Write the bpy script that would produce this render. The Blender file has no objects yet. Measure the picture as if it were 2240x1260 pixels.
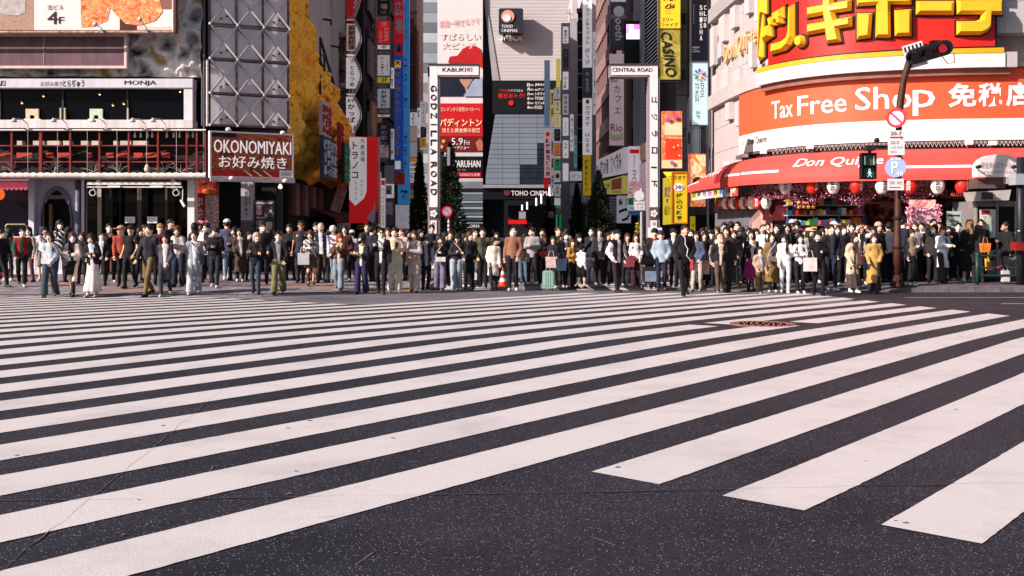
import bpy, math, random
import numpy as np
from mathutils import Vector
S = bpy.context.scene
COL = S.collection
R = math.radians
# ---------------------------------------------------------------- camera, world, sun, exposure
F, CX, HY, CH = 2300.0, 1120.0, 500.0, 1.5          # focal in reference px, principal x, horizon row, eye height
cam = bpy.data.cameras.new('camera'); camo = bpy.data.objects.new('camera', cam); COL.objects.link(camo)
camo.location = (0, 0, CH); camo.rotation_euler = (R(90), 0, 0)
cam.sensor_width = 36; cam.lens = F / 2240 * 36; cam.shift_y = -(630 - HY) / 2240
cam.clip_start = .1; cam.clip_end = 1500
S.camera = camo
SUN_EL = R(29); SX, SY = -.86, -.51               # horizontal direction towards the sun
W = bpy.data.worlds.new('World'); S.world = W; W.use_nodes = True
nt = W.node_tree; bg = nt.nodes['Background']
sky = nt.nodes.new('ShaderNodeTexSky'); sky.sky_type = 'NISHITA'; sky.sun_disc = False
sky.sun_elevation = SUN_EL; sky.sun_rotation = math.atan2(SX, SY)
sky.air_density = 1.0; sky.dust_density = 1.2; sky.ozone_density = 2.0
nt.links.new(sky.outputs[0], bg.inputs[0]); bg.inputs[1].default_value = .062
sl = bpy.data.lights.new('sun', 'SUN'); sl.energy = 4.6; sl.angle = R(.5); sl.color = (1, .90, .83)
so = bpy.data.objects.new('sun', sl); COL.objects.link(so)
sd = Vector((SX * math.cos(SUN_EL), SY * math.cos(SUN_EL), math.sin(SUN_EL)))
so.rotation_euler = sd.to_track_quat('Z', 'Y').to_euler(); so.location = (-60, -30, 50)
S.view_settings.view_transform = 'Standard'; S.view_settings.look = 'None'
S.view_settings.gamma = 1; S.view_settings.use_curve_mapping = False
S.view_settings.exposure = .78
S.cycles.max_bounces = 6; S.cycles.diffuse_bounces = 3; S.cycles.glossy_bounces = 3; S.cycles.transparent_max_bounces = 6
# ---------------------------------------------------------------- placing helpers
def P(x, y, d): return Vector(((x - CX) * d / F, d, CH - (y - HY) * d / F))
def PX(x, d): return (x - CX) * d / F
def PZ(y, d): return CH - (y - HY) * d / F
def lin(h):
    if isinstance(h, str):
        h = h.lstrip('#'); c = [int(h[i:i + 2], 16) / 255 for i in (0, 2, 4)]
        return tuple(v / 12.92 if v <= .04045 else ((v + .055) / 1.055) ** 2.4 for v in c)
    return h
# ---------------------------------------------------------------- materials
_M = {}
def mat(c, rough=.7, var=.12, scale=3.0, metal=0, bump=0, bscale=40, grime=0, emit=0, spec=.3, name=None):
    key = (c if isinstance(c, str) else tuple(c), rough, var, scale, metal, bump, bscale, grime, emit, spec)
    if key in _M: return _M[key]
    m = bpy.data.materials.new(name or 'surface'); m.use_nodes = True; n = m.node_tree; L = n.links
    b = n.nodes['Principled BSDF']; col = lin(c)
    b.inputs['Base Color'].default_value = (*col, 1); b.inputs['Roughness'].default_value = rough
    b.inputs['Metallic'].default_value = metal; b.inputs['Specular IOR Level'].default_value = spec
    tc = n.nodes.new('ShaderNodeTexCoord')
    if var > 0:
        no = n.nodes.new('ShaderNodeTexNoise'); no.inputs['Scale'].default_value = scale; no.inputs['Detail'].default_value = 5
        L.new(tc.outputs['Object'], no.inputs['Vector'])
        mr = n.nodes.new('ShaderNodeMapRange'); mr.inputs['From Min'].default_value = .3; mr.inputs['From Max'].default_value = .7
        mr.inputs['To Min'].default_value = 1 - var; mr.inputs['To Max'].default_value = 1 + var * .6
        L.new(no.outputs['Fac'], mr.inputs['Value'])
        hs = n.nodes.new('ShaderNodeMixRGB'); hs.blend_type = 'MULTIPLY'; hs.inputs[0].default_value = 1
        hs.inputs[1].default_value = (*col, 1); L.new(mr.outputs[0], hs.inputs[2])
        out = hs.outputs[0]
        if grime > 0:
            mp = n.nodes.new('ShaderNodeMapping'); mp.inputs['Scale'].default_value = (4, 4, .35); L.new(tc.outputs['Object'], mp.inputs[0])
            n2 = n.nodes.new('ShaderNodeTexNoise'); n2.inputs['Scale'].default_value = 1.6; n2.inputs['Detail'].default_value = 6; L.new(mp.outputs[0], n2.inputs['Vector'])
            m2 = n.nodes.new('ShaderNodeMapRange'); m2.inputs['From Min'].default_value = .42; m2.inputs['From Max'].default_value = .7
            m2.inputs['To Min'].default_value = 0; m2.inputs['To Max'].default_value = grime; L.new(n2.outputs['Fac'], m2.inputs['Value'])
            g = n.nodes.new('ShaderNodeMixRGB'); g.inputs[2].default_value = (col[0] * .35, col[1] * .3, col[2] * .28, 1)
            L.new(m2.outputs[0], g.inputs[0]); L.new(out, g.inputs[1]); out = g.outputs[0]
        L.new(out, b.inputs['Base Color'])
        if emit: L.new(out, b.inputs['Emission Color'])
    if emit:
        b.inputs['Emission Color'].default_value = (*col, 1); b.inputs['Emission Strength'].default_value = emit
    if bump:
        nb = n.nodes.new('ShaderNodeTexNoise'); nb.inputs['Scale'].default_value = bscale; nb.inputs['Detail'].default_value = 4
        L.new(tc.outputs['Object'], nb.inputs['Vector'])
        bp = n.nodes.new('ShaderNodeBump'); bp.inputs['Strength'].default_value = bump; bp.inputs['Distance'].default_value = .05
        L.new(nb.outputs['Fac'], bp.inputs['Height']); L.new(bp.outputs[0], b.inputs['Normal'])
    _M[key] = m
    return m
def glass(c='0b0c12', rough=.08):
    return mat(c, rough, .25, 1.2, 0, 0, 40, 0, 0, .07)
def metal(c='9a9698', rough=.35): return mat(c, rough, .2, 6, .8, 0)
def photo(cols, scale=3.0, seed=0.0, kind='noise', rough=.5):
    """printed picture: blotches of several inks on a flat print"""
    key = ('photo', tuple(cols), scale, seed, kind)
    if key in _M: return _M[key]
    m = bpy.data.materials.new('printed_picture'); m.use_nodes = True; n = m.node_tree; L = n.links
    b = n.nodes['Principled BSDF']; b.inputs['Roughness'].default_value = rough
    tc = n.nodes.new('ShaderNodeTexCoord'); mp = n.nodes.new('ShaderNodeMapping'); mp.inputs['Location'].default_value = (seed, seed * 1.7, seed * .6)
    L.new(tc.outputs['Object'], mp.inputs[0])
    no = n.nodes.new('ShaderNodeTexNoise'); no.inputs['Scale'].default_value = scale; no.inputs['Detail'].default_value = 7; no.inputs['Roughness'].default_value = .62
    no.inputs['Distortion'].default_value = .8 if kind == 'noise' else 2.5
    L.new(mp.outputs[0], no.inputs['Vector'])
    src = no.outputs['Fac']
    if kind == 'cell':
        vo = n.nodes.new('ShaderNodeTexVoronoi'); vo.inputs['Scale'].default_value = scale * 1.6; L.new(mp.outputs[0], vo.inputs['Vector'])
        mx = n.nodes.new('ShaderNodeMath'); mx.operation = 'MULTIPLY_ADD'; mx.inputs[1].default_value = .45
        ad = n.nodes.new('ShaderNodeMath'); ad.operation = 'MULTIPLY'; ad.inputs[1].default_value = .6; L.new(no.outputs['Fac'], ad.inputs[0])
        L.new(vo.outputs['Distance'], mx.inputs[0]); L.new(ad.outputs[0], mx.inputs[2]); src = mx.outputs[0]
    cr = n.nodes.new('ShaderNodeValToRGB'); e = cr.color_ramp.elements
    k = len(cols)
    for i, c in enumerate(cols):
        pos = .3 + .4 * i / max(1, k - 1)
        if i < 2: e[i].position = pos; e[i].color = (*lin(c), 1)
        else: q = e.new(pos); q.color = (*lin(c), 1)
    L.new(src, cr.inputs[0]); L.new(cr.outputs[0], b.inputs['Base Color'])
    _M[key] = m
    return m
# ---------------------------------------------------------------- objects
WL = {}                                              # world location of every parent
def tag(o, label=None, cat=None, group=None, kind=None):
    if label: o['label'] = label
    if cat: o['category'] = cat
    if group: o['group'] = group
    if kind: o['kind'] = kind
    return o
def thing(name, label, cat, loc=(0, 0, 0), group=None):
    o = bpy.data.objects.new(name, None); COL.objects.link(o); o.location = loc; o.empty_display_size = .1
    WL[o.name] = Vector(loc); return tag(o, label, cat, group)
class MB:
    def __init__(s): s.v = []; s.f = []; s.m = []
    def add(s, vs, fs, mi=0):
        k = len(s.v); s.v += [tuple(v) for v in vs]; s.f += [tuple(i + k for i in f) for f in fs]; s.m += [mi] * len(fs); return s
    def box(s, x0, y0, z0, x1, y1, z1, mi=0):
        vs = [(x0, y0, z0), (x1, y0, z0), (x1, y1, z0), (x0, y1, z0), (x0, y0, z1), (x1, y0, z1), (x1, y1, z1), (x0, y1, z1)]
        return s.add(vs, [(0, 3, 2, 1), (4, 5, 6, 7), (0, 1, 5, 4), (1, 2, 6, 5), (2, 3, 7, 6), (3, 0, 4, 7)], mi)
    def slab(s, q, t, mi=0):
        """q: 4 front corners (tl, tr, br, bl); extruded by vector or thickness t away from the viewer"""
        q = [Vector(p) for p in q]
        if not isinstance(t, Vector):
            n = (q[1] - q[0]).cross(q[3] - q[0]).normalized()
            if n.y < 0: n = -n
            t = n * t
        b = [p + t for p in q]
        return s.add(q + b, [(0, 3, 2, 1), (4, 5, 6, 7), (0, 1, 5, 4), (1, 2, 6, 5), (2, 3, 7, 6), (3, 0, 4, 7)], mi)
    def bar(s, a, b, w, h=None, mi=0, up=(0, 0, 1)):
        a, b = Vector(a), Vector(b); h = h or w; d = (b - a).normalized(); u = Vector(up)
        if abs(d.dot(u)) > .95: u = Vector((0, 1, 0))
        x = d.cross(u).normalized() * w / 2; y = x.cross(d).normalized() * h / 2
        vs = [p + sx * x + sy * y for p in (a, b) for sx, sy in ((-1, -1), (1, -1), (1, 1), (-1, 1))]
        return s.add(vs, [(0, 1, 2, 3), (7, 6, 5, 4), (0, 4, 5, 1), (1, 5, 6, 2), (2, 6, 7, 3), (3, 7, 4, 0)], mi)
    def tube(s, pts, r, n=8, mi=0, cap=True):
        pts = [Vector(p) for p in pts]; k = len(pts); rs = r if isinstance(r, (list, tuple)) else [r] * k
        rings = []; prev = None
        for i, p in enumerate(pts):
            d = (pts[min(i + 1, k - 1)] - pts[max(i - 1, 0)]).normalized()
            u = prev if prev is not None else (Vector((0, 0, 1)) if abs(d.z) < .9 else Vector((1, 0, 0)))
            x = d.cross(u); x = x.normalized() if x.length > 1e-6 else d.orthogonal().normalized(); y = x.cross(d).normalized(); prev = y
            rings.append([p + (x * math.cos(a) + y * math.sin(a)) * rs[i] for a in [2 * math.pi * j / n for j in range(n)]])
        vs = [v for g in rings for v in g]
        fs = [(i * n + j, i * n + (j + 1) % n, (i + 1) * n + (j + 1) % n, (i + 1) * n + j) for i in range(k - 1) for j in range(n)]
        if cap: fs += [tuple(range(n - 1, -1, -1)), tuple((k - 1) * n + j for j in range(n))]
        return s.add(vs, fs, mi)
    def lathe(s, c, prof, n=14, axis='z', mi=0, ang=(0, 2 * math.pi)):
        c = Vector(c); vs = []; fs = []; k = len(prof)
        for r, z in prof:
            for j in range(n):
                a = 2 * math.pi * j / n; q = (r * math.cos(a), r * math.sin(a), z)
                if axis == 'y': q = (q[0], q[2], q[1])
                elif axis == 'x': q = (q[2], q[0], q[1])
                vs.append(c + Vector(q))
        for i in range(k - 1):
            for j in range(n): fs.append((i * n + j, i * n + (j + 1) % n, (i + 1) * n + (j + 1) % n, (i + 1) * n + j))
        if prof[0][0] > 1e-4: fs.append(tuple(range(n - 1, -1, -1)))
        if prof[-1][0] > 1e-4: fs.append(tuple((k - 1) * n + j for j in range(n)))
        return s.add(vs, fs, mi)
    def prism(s, poly, t, mi=0):
        """planar polygon (list of points) extruded by vector t"""
        p = [Vector(a) for a in poly]; n = len(p); t = Vector(t)
        return s.add(p + [a + t for a in p], [tuple(range(n)), tuple(range(2 * n - 1, n - 1, -1))] + [(i, i + n, (i + 1) % n + n, (i + 1) % n) for i in range(n)], mi)
    def build(s, name, mats, parent=None, label=None, cat=None, group=None, kind=None, smooth=False):
        me = bpy.data.meshes.new(name)
        off = WL.get(parent.name, Vector()) if parent else Vector()
        if off.length > 0: s.v = [(v[0] - off.x, v[1] - off.y, v[2] - off.z) for v in s.v]
        me.from_pydata(s.v, [], s.f)
        mats = mats if isinstance(mats, (list, tuple)) else [mats]
        for m in mats: me.materials.append(m)
        if len(mats) > 1: me.polygons.foreach_set('material_index', s.m)
        if smooth: me.polygons.foreach_set('use_smooth', [True] * len(me.polygons))
        return link(me, name, parent, label, cat, group, kind)
def link(me, name, parent=None, label=None, cat=None, group=None, kind=None):
    o = bpy.data.objects.new(name, me); COL.objects.link(o)
    if parent: o.parent = parent; WL[o.name] = WL.get(parent.name, Vector())
    else: WL[o.name] = Vector()
    return tag(o, label, cat, group, kind)
def copy_tree(o, loc=None, rz=None, label=None, parent=None):
    c = o.copy(); COL.objects.link(c); WL[c.name] = Vector(loc) if loc is not None else WL.get(o.name, Vector())
    if parent is not None: c.parent = parent
    if loc is not None: c.location = loc
    if rz is not None: c.rotation_euler.z = rz
    if label: c['label'] = label
    for ch in o.children: copy_tree(ch, parent=c)
    return c
# ---------------------------------------------------------------- lettering (built last, in one batch)
TEXTS = []
def text(parent, s, box, mp, m, bold=.0, vert=False, extrude=.003, keep=False, rot=False, name='lettering', align='c', off=.004):
    """s fitted into box (s0,t0,s1,t1) of surface mp(s,t,out)->world; t runs downwards, out towards the viewer"""
    bold = min(bold, .028)
    TEXTS.append((parent, s, box, mp, m, bold, vert, extrude, keep, rot, name, align, off))
def _glyphs(strings):
    """string,bold -> (verts Nx3 normalised, faces)"""
    objs = []
    for s, b in strings:
        c = bpy.data.curves.new('t', 'FONT'); c.body = s; c.size = 1; c.offset = b; c.resolution_u = 2; c.fill_mode = 'FRONT'
        o = bpy.data.objects.new('t', c); COL.objects.link(o); objs.append(o)
    dg = bpy.context.evaluated_depsgraph_get(); dg.update(); out = {}
    for k, o in zip(strings, objs):
        me = bpy.data.meshes.new_from_object(o.evaluated_get(dg))
        n = len(me.vertices); a = np.zeros(n * 3); me.vertices.foreach_get('co', a)
        out[k] = (a.reshape(-1, 3), [tuple(p.vertices) for p in me.polygons]); bpy.data.meshes.remove(me)
    for o in objs:
        c = o.data; bpy.data.objects.remove(o); bpy.data.curves.remove(c)
    return out
def flush_texts():
    want = []
    for (par, s, box, mp, m, bold, vert, ex, keep, rot, name, al, off) in TEXTS:
        for q in (s if vert and not rot else [s]):
            b = 0 if q.isascii() else bold
            if q.strip() and (q, b) not in want: want.append((q, b))
    G = _glyphs(want)
    for (par, s, box, mp, m, bold, vert, ex, keep, rot, name, al, off) in TEXTS:
        s0, t0, s1, t1 = box; V = []; Fc = []
        cells = [(s, s0, t0, s1, t1)]
        if vert and not rot:
            n = len(s); dt = (t1 - t0) / n
            cells = [(ch, s0, t0 + dt * i + dt * .05, s1, t0 + dt * (i + 1) - dt * .05) for i, ch in enumerate(s) if ch.strip()]
        for q, a0, b0, a1, b1 in cells:
            asc = q.isascii(); co, fs = G[(q, 0 if asc else bold)]
            if len(co) == 0: continue
            lo, hi = co.min(0), co.max(0); w, h = max(hi[0] - lo[0], 1e-4), max(hi[1] - lo[1], 1e-4)
            if vert and not rot:                      # keep glyph proportions inside its em cell
                em0, em1 = -.12, .88
                if q in 'ー': u = 1 - (co[:, 1] - .38 + .5); v = np.clip((co[:, 0] - lo[0]) / w, 0, 1); v = v * .9 + .05; u = (co[:, 1] - lo[1]) / h * .16 + .42
                elif ord(q) < 256: u = (co[:, 0] - lo[0]) / w * .72 + .14; v = 1 - (co[:, 1] - lo[1]) / h; v = v * .84 + .08
                else: u = co[:, 0] - (lo[0] + hi[0]) / 2 + .5; v = 1 - (co[:, 1] - em0) / (em1 - em0)
            elif rot:                                 # a line of text turned to run downwards
                v = (co[:, 0] - lo[0]) / w; u = 1 - (1 - (co[:, 1] - lo[1]) / h); 
            else:
                u = (co[:, 0] - lo[0]) / w; v = 1 - (co[:, 1] - lo[1]) / h
            if asc and bold > 0:                      # heavier strokes: slightly shifted layers
                cw = .07 * (h if rot else w / max(1, len(q)) * 1.0) / (h if rot else w) * (bold / .016)
                for n_, sg in enumerate((-1, 1)):
                    k = len(V)
                    for uu, vv in zip(u, v): V.append(tuple(mp(a0 + (a1 - a0) * (uu + (cw * sg * .45 if not rot else .05 * sg)), b0 + (b1 - b0) * (vv + (.05 / max(1, len(q)) * sg if rot else 0)), off + ex - .0015 * (n_ + 1))))
                    Fc += [tuple(i + k for i in f) for f in fs]
            k = len(V)
            for uu, vv in zip(u, v): V.append(tuple(mp(a0 + (a1 - a0) * uu, b0 + (b1 - b0) * vv, off + ex)))
            Fc += [tuple(i + k for i in f) for f in fs]
            if ex > .012:
                nn = len(co)
                for uu, vv in zip(u, v): V.append(tuple(mp(a0 + (a1 - a0) * uu, b0 + (b1 - b0) * vv, off)))
                ed = {}
                for f in fs:
                    for i in range(len(f)):
                        e = (f[i], f[(i + 1) % len(f)]); r = (e[1], e[0])
                        if r in ed: ed.pop(r)
                        else: ed[e] = 1
                for i, j in ed: Fc.append((k + j, k + i, k + nn + i, k + nn + j))
        mb = MB(); mb.v = V; mb.f = Fc; mb.m = [0] * len(Fc)
        mb.build(name, m, par)
def quadmap(q):
    """surface map for a sign's front corners (tl, tr, br, bl)"""
    q = [Vector(p) for p in q]; n = (q[1] - q[0]).cross(q[3] - q[0]).normalized()
    if n.y > 0 or (abs(n.y) < .01 and n.dot(q[0] - Vector((0, 0, CH))) > 0): n = -n
    def mp(s, t, out=0): return (q[0] * (1 - s) + q[1] * s) * (1 - t) + (q[3] * (1 - s) + q[2] * s) * t + n * out
    return mp
def pq(x0, y0, x1, y1, d, d1=None):
    d1 = d1 or d
    a, b = P(x0, y0, d), P(x0, y1, d); 
    if d1 == d: return [a, P(x1, y0, d), P(x1, y1, d), b]
    X1 = PX(x1, d1); return [a, Vector((X1, d1, a.z)), Vector((X1, d1, b.z)), b]
def lit(m):
    """copy of a sign face with emission added to lift it out of the shade"""
    k = ('lit', m.name)
    if k not in _M:
        c = m.copy(); b = c.node_tree.nodes['Principled BSDF']; i = b.inputs['Base Color']
        if i.is_linked: c.node_tree.links.new(i.links[0].from_socket, b.inputs['Emission Color'])
        else: b.inputs['Emission Color'].default_value = i.default_value
        b.inputs['Emission Strength'].default_value = .3; _M[k] = c
    return _M[k]
def sign(name, label, quad, m, thick=.2, cat='sign', group=None, frame=None, fw=.05, fm=None, panels=(), texts=(), parent=None, thing_root=None):
    """a signboard: body (+ frame), colour panels and lettering given in fractions of its face"""
    c = sum((Vector(p) for p in quad), Vector()) / 4
    if name in ('street_sign', 'shop_sign'): m = lit(m); panels = [(*q[:4], lit(q[4])) for q in panels]  # added glow offsets the shade on street and shop signs
    lowz = min(Vector(p).z for p in quad)
    root = thing_root or thing(name, label, cat, (c.x, c.y, lowz), group)
    MB().slab(quad, thick).build('panel', m, root)
    mp = quadmap(quad)
    w = (Vector(quad[1]) - Vector(quad[0])).length; h = (Vector(quad[3]) - Vector(quad[0])).length
    if frame:
        fs, ft = fw / w, fw / h; b = MB()
        for (a0, b0, a1, b1) in ((-fs, -ft, 1 + fs, 0), (-fs, 1, 1 + fs, 1 + ft), (-fs, 0, 0, 1), (1, 0, 1 + fs, 1)):
            b.slab([mp(a0, b0, .03), mp(a1, b0, .03), mp(a1, b1, .03), mp(a0, b1, .03)], thick * .6 + .03)
        b.build('frame', frame, root)
    for i, (a0, b0, a1, b1, pm) in enumerate(panels):
        o = .005 + .002 * i
        MB().slab([mp(a0, b0, o), mp(a1, b0, o), mp(a1, b1, o), mp(a0, b1, o)], o - .002).build('printed_field', pm, root)
    oo = .006 + .002 * len(panels)
    for t in texts:
        s, box, tm = t[:3]; kw = dict(t[3]) if len(t) > 3 else {}
        kw.setdefault('off', oo)
        text(root, s, box, mp, tm, **kw)
    return root
WHITE = mat('e9e2e2', .55, .06); BLACK = mat('0d0c10', .5, .2); INK = mat('15121a', .6, .1); RED = mat('b8101a', .5, .08)
STEEL = mat('8e8a90', .45, .2, 5, .5); DARKM = mat('1c1b22', .5, .2, 4, .3); RUST = mat('5b2b1d', .8, .5, 7, .1, .3, 30)
# ================================================================ ground
RK_Y = np.array([-12, -4, 2, 6.5, 9, 11, 13.5, 15, 16.5, 18, 19.5, 21, 22.5, 24.75, 26.5, 29, 60, 300.])
RK_Z = np.array([-.10, -.03, -.005, 0, .015, .035, .055, .04, .018, -.008, -.04, -.075, -.105, -.145, -.18, -.2, -.2, -.2])
def road_z(Y): return float(np.interp(Y, RK_Y, RK_Z))
def kerb_left(X): return 25.7 if X < -6.2 else 25.7 + (X + 6.2) * .75       # kerb line of the paved corner
KL_X, KR_X = -2.35, 5.35                                                 # street between the two corners
def kerb_right(X): return 28.05 if X > 7.2 else 28.05 + (7.2 - X) ** 2 * .35
def gz(X, Y):
    if X < KL_X and Y > kerb_left(X):
        e = Y - kerb_left(X); return max(min(road_z(Y) + .03 + e * .07, -.03), road_z(Y) + .02)
    if X > KR_X and Y > kerb_right(X):
        e = Y - kerb_right(X); s = min(1, max(0, (X - 9.6) / 1.4)); f = .03 + e * .07
        return min(road_z(28) + (f * (1 - s) + .16 * s), -.03)
    return road_z(Y)
def asphalt(dark, light, seed, far=False):
    m = bpy.data.materials.new('asphalt'); m.use_nodes = True; n = m.node_tree; L = n.links; b = n.nodes['Principled BSDF']
    tc = n.nodes.new('ShaderNodeTexCoord'); o = tc.outputs['Object']
    def noise(sc, det=4, rough=.6):
        q = n.nodes.new('ShaderNodeTexNoise'); q.inputs['Scale'].default_value = sc; q.inputs['Detail'].default_value = det; q.inputs['Roughness'].default_value = rough; L.new(o, q.inputs['Vector']); return q.outputs['Fac']
    def rng(s, a, b_, c, d):
        q = n.nodes.new('ShaderNodeMapRange'); q.inputs['From Min'].default_value = a; q.inputs['From Max'].default_value = b_; q.inputs['To Min'].default_value = c; q.inputs['To Max'].default_value = d; L.new(s, q.inputs['Value']); return q.outputs[0]
    def mix(f, a, b_, t='MIX'):
        q = n.nodes.new('ShaderNodeMixRGB'); q.blend_type = t
        if isinstance(f, float): q.inputs[0].default_value = f
        else: L.new(f, q.inputs[0])
        for i, v in ((1, a), (2, b_)):
            if isinstance(v, tuple): q.inputs[i].default_value = (*v, 1)
            else: L.new(v, q.inputs[i])
        return q.outputs[0]
    vo = n.nodes.new('ShaderNodeTexVoronoi'); vo.inputs['Scale'].default_value = 90; L.new(o, vo.inputs['Vector'])
    base = mix(rng(noise(.45, 6, .65), .38, .64, 0, 1), lin(dark), lin(light))
    warm = mix(rng(noise(.33, 5), .45, .66, 0, .5), base, lin('2c2429'))
    stone = rng(vo.outputs['Color'], .0, 1.0, .1, 2.3)
    c = mix(1.0, warm, stone, 'MULTIPLY')
    v2 = n.nodes.new('ShaderNodeTexVoronoi'); v2.inputs['Scale'].default_value = 88; L.new(o, v2.inputs['Vector'])
    sep = n.nodes.new('ShaderNodeSeparateColor'); L.new(v2.outputs['Color'], sep.inputs[0])
    fleck = n.nodes.new('ShaderNodeMath'); fleck.operation = 'GREATER_THAN'; fleck.inputs[1].default_value = .83; L.new(sep.outputs[0], fleck.inputs[0])
    near = n.nodes.new('ShaderNodeMath'); near.operation = 'LESS_THAN'; near.inputs[1].default_value = .26; L.new(v2.outputs['Distance'], near.inputs[0])
    fm = n.nodes.new('ShaderNodeMath'); fm.operation = 'MULTIPLY'; L.new(fleck.outputs[0], fm.inputs[0]); L.new(near.outputs[0], fm.inputs[1])
    c = mix(fm.outputs[0], c, lin('a39ca4'))
    L.new(c, b.inputs['Base Color']); b.inputs['Roughness'].default_value = .72; b.inputs['Specular IOR Level'].default_value = .35
    bp = n.nodes.new('ShaderNodeBump'); bp.inputs['Strength'].default_value = .55; bp.inputs['Distance'].default_value = .006
    L.new(vo.outputs['Distance'], bp.inputs['Height']); L.new(bp.outputs[0], b.inputs['Normal'])
    return m
def road_paint():
    m = bpy.data.materials.new('road_paint'); m.use_nodes = True; n = m.node_tree; L = n.links; b = n.nodes['Principled BSDF']
    tc = n.nodes.new('ShaderNodeTexCoord'); o = tc.outputs['Object']
    n1 = n.nodes.new('ShaderNodeTexNoise'); n1.inputs['Scale'].default_value = 1.1; n1.inputs['Detail'].default_value = 8; n1.inputs['Roughness'].default_value = .7; L.new(o, n1.inputs['Vector'])
    cr = n.nodes.new('ShaderNodeValToRGB'); e = cr.color_ramp.elements
    e[0].position = .26; e[0].color = (*lin('b4abab'), 1); e[1].position = .52; e[1].color = (*lin('cdc3c2'), 1)
    L.new(n1.outputs['Fac'], cr.inputs[0])
    n2 = n.nodes.new('ShaderNodeTexNoise'); n2.inputs['Scale'].default_value = 14; n2.inputs['Detail'].default_value = 10; n2.inputs['Roughness'].default_value = .8; L.new(o, n2.inputs['Vector'])
    m2 = n.nodes.new('ShaderNodeMapRange'); m2.inputs['From Min'].default_value = .66; m2.inputs['From Max'].default_value = .74; m2.inputs['To Max'].default_value = .35; L.new(n2.outputs['Fac'], m2.inputs['Value'])
    mx = n.nodes.new('ShaderNodeMixRGB'); mx.inputs[2].default_value = (*lin('6a626a'), 1); L.new(m2.outputs[0], mx.inputs[0]); L.new(cr.outputs[0], mx.inputs[1])
    L.new(mx.outputs[0], b.inputs['Base Color']); b.inputs['Roughness'].default_value = .6
    n3 = n.nodes.new('ShaderNodeTexNoise'); n3.inputs['Scale'].default_value = 60; L.new(o, n3.inputs['Vector'])
    bp = n.nodes.new('ShaderNodeBump'); bp.inputs['Strength'].default_value = .2; bp.inputs['Distance'].default_value = .01; L.new(n3.outputs['Fac'], bp.inputs['Height']); L.new(bp.outputs[0], b.inputs['Normal'])
    return m
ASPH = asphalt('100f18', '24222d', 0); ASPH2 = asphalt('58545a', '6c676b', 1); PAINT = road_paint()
def grid_sheet(xs, ys, zf):
    mb = MB(); nx = len(xs)
    vs = [(x, y, zf(x, y)) for y in ys for x in xs]
    fs = [(j * nx + i, j * nx + i + 1, (j + 1) * nx + i + 1, (j + 1) * nx + i) for j in range(len(ys) - 1) for i in range(nx - 1)]
    return mb.add(vs, fs)
road = grid_sheet([-400, -60, -20, -8, 0, 8, 20, 60, 400], list(RK_Y), lambda x, y: road_z(y)).build('road', ASPH, kind='structure')
ROADP = road
# lighter worn asphalt by the street mouth
ys = [y for y in RK_Y if 23 < y < 29] + [23.6]
def strip(xa, xb, y0, y1, dz, mb=None):
    mb = mb or MB(); yy = sorted({y0, y1} | {float(v) for v in RK_Y if y0 < v < y1})
    for a, b in zip(yy, yy[1:]): mb.add([(xa(a), a, road_z(a) + dz), (xb(a), a, road_z(a) + dz), (xb(b), b, road_z(b) + dz), (xa(b), b, road_z(b) + dz)], [(0, 1, 2, 3)])
    return mb
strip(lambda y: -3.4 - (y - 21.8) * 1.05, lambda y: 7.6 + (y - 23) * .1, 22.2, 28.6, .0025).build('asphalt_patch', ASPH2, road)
PHI = R(50); UX, UY = math.cos(PHI), math.sin(PHI)
def sp(s, t): return (-UY * s + UX * t, UX * s + UY * t)
def stripe(s0, s1, ta, tb, name='crosswalk_stripe'):
    mb = MB(); near = s0 < 9; n = max(2, int((max(tb(s0), tb(s1)) - min(ta(s0), ta(s1))) / (.07 if near else .3))); rows = []; jr = random.Random(int(s0 * 100))
    for i in range(n + 1):
        f = i / n; row = []
        for s in (s0, s1):
            t = ta(s) + (tb(s) - ta(s)) * f; x, y = sp(s + (jr.gauss(0, .0016) if near else 0), t + (jr.gauss(0, .003) if near and i in (0, n) else 0)); row.append((x, y, road_z(y) + .005))
        rows.append(row)
    vs = [v for r_ in rows for v in r_]; fs = [(2 * i, 2 * i + 2, 2 * i + 3, 2 * i + 1) for i in range(n)]
    return mb.add(vs, fs).build(name, PAINT, road)
def t_right(s):
    # where the line n.p = s meets the crossing's edge line X = 8.6 - .104 (Y - 18.2), or the gutter Y = 27.2
    t1 = (8.6 + .104 * 18.2 + UY * s - .104 * UX * s) / (UX + .104 * UY); t2 = (27.45 - UX * s) / UY
    return min(t1, t2)
rs = random.Random(4)
mh_s, mh_t = 7.45, 14.88
for k in range(-9, 28):
    a = 4.19 + .9 * k + rs.uniform(-.012, .012); b = a + .487
    if k <= -1:
        ta = lambda s: 5.27
    else:
        ta = lambda s: max((1.0 - UX * s) / UY, (-17.5 + UY * s) / UX)
    tb = t_right if k <= 13 else (lambda s: 14.7)
    if k in (3, 4):
        stripe(a, b, ta, (lambda s: mh_t - .78) if k == 4 else (lambda s: mh_t + .1)); stripe(a, b, (lambda s: mh_t - .35) if k == 4 else (lambda s: mh_t + .75), tb)
    else: stripe(a, b, ta, tb)
# white lane lines of the far carriageway
for (x0, x1, y) in ((9.4, 30, 25.1), (10.4, 30, 22.3)):
    strip(lambda q: x0, lambda q: x1, y, y + .12, .005).build('lane_line', PAINT, road)
# zebra across the street mouth
for i in range(8):
    x0 = -2.0 + i * .95; mb = MB()
    mb.add([(x0, 28.9, road_z(28.9) + .005), (x0 + .46, 28.9, road_z(28.9) + .005), (x0 + .46, 33.2, -.195), (x0, 33.2, -.195)], [(0, 1, 2, 3)])
    mb.build('crosswalk_stripe', PAINT, road)
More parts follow.
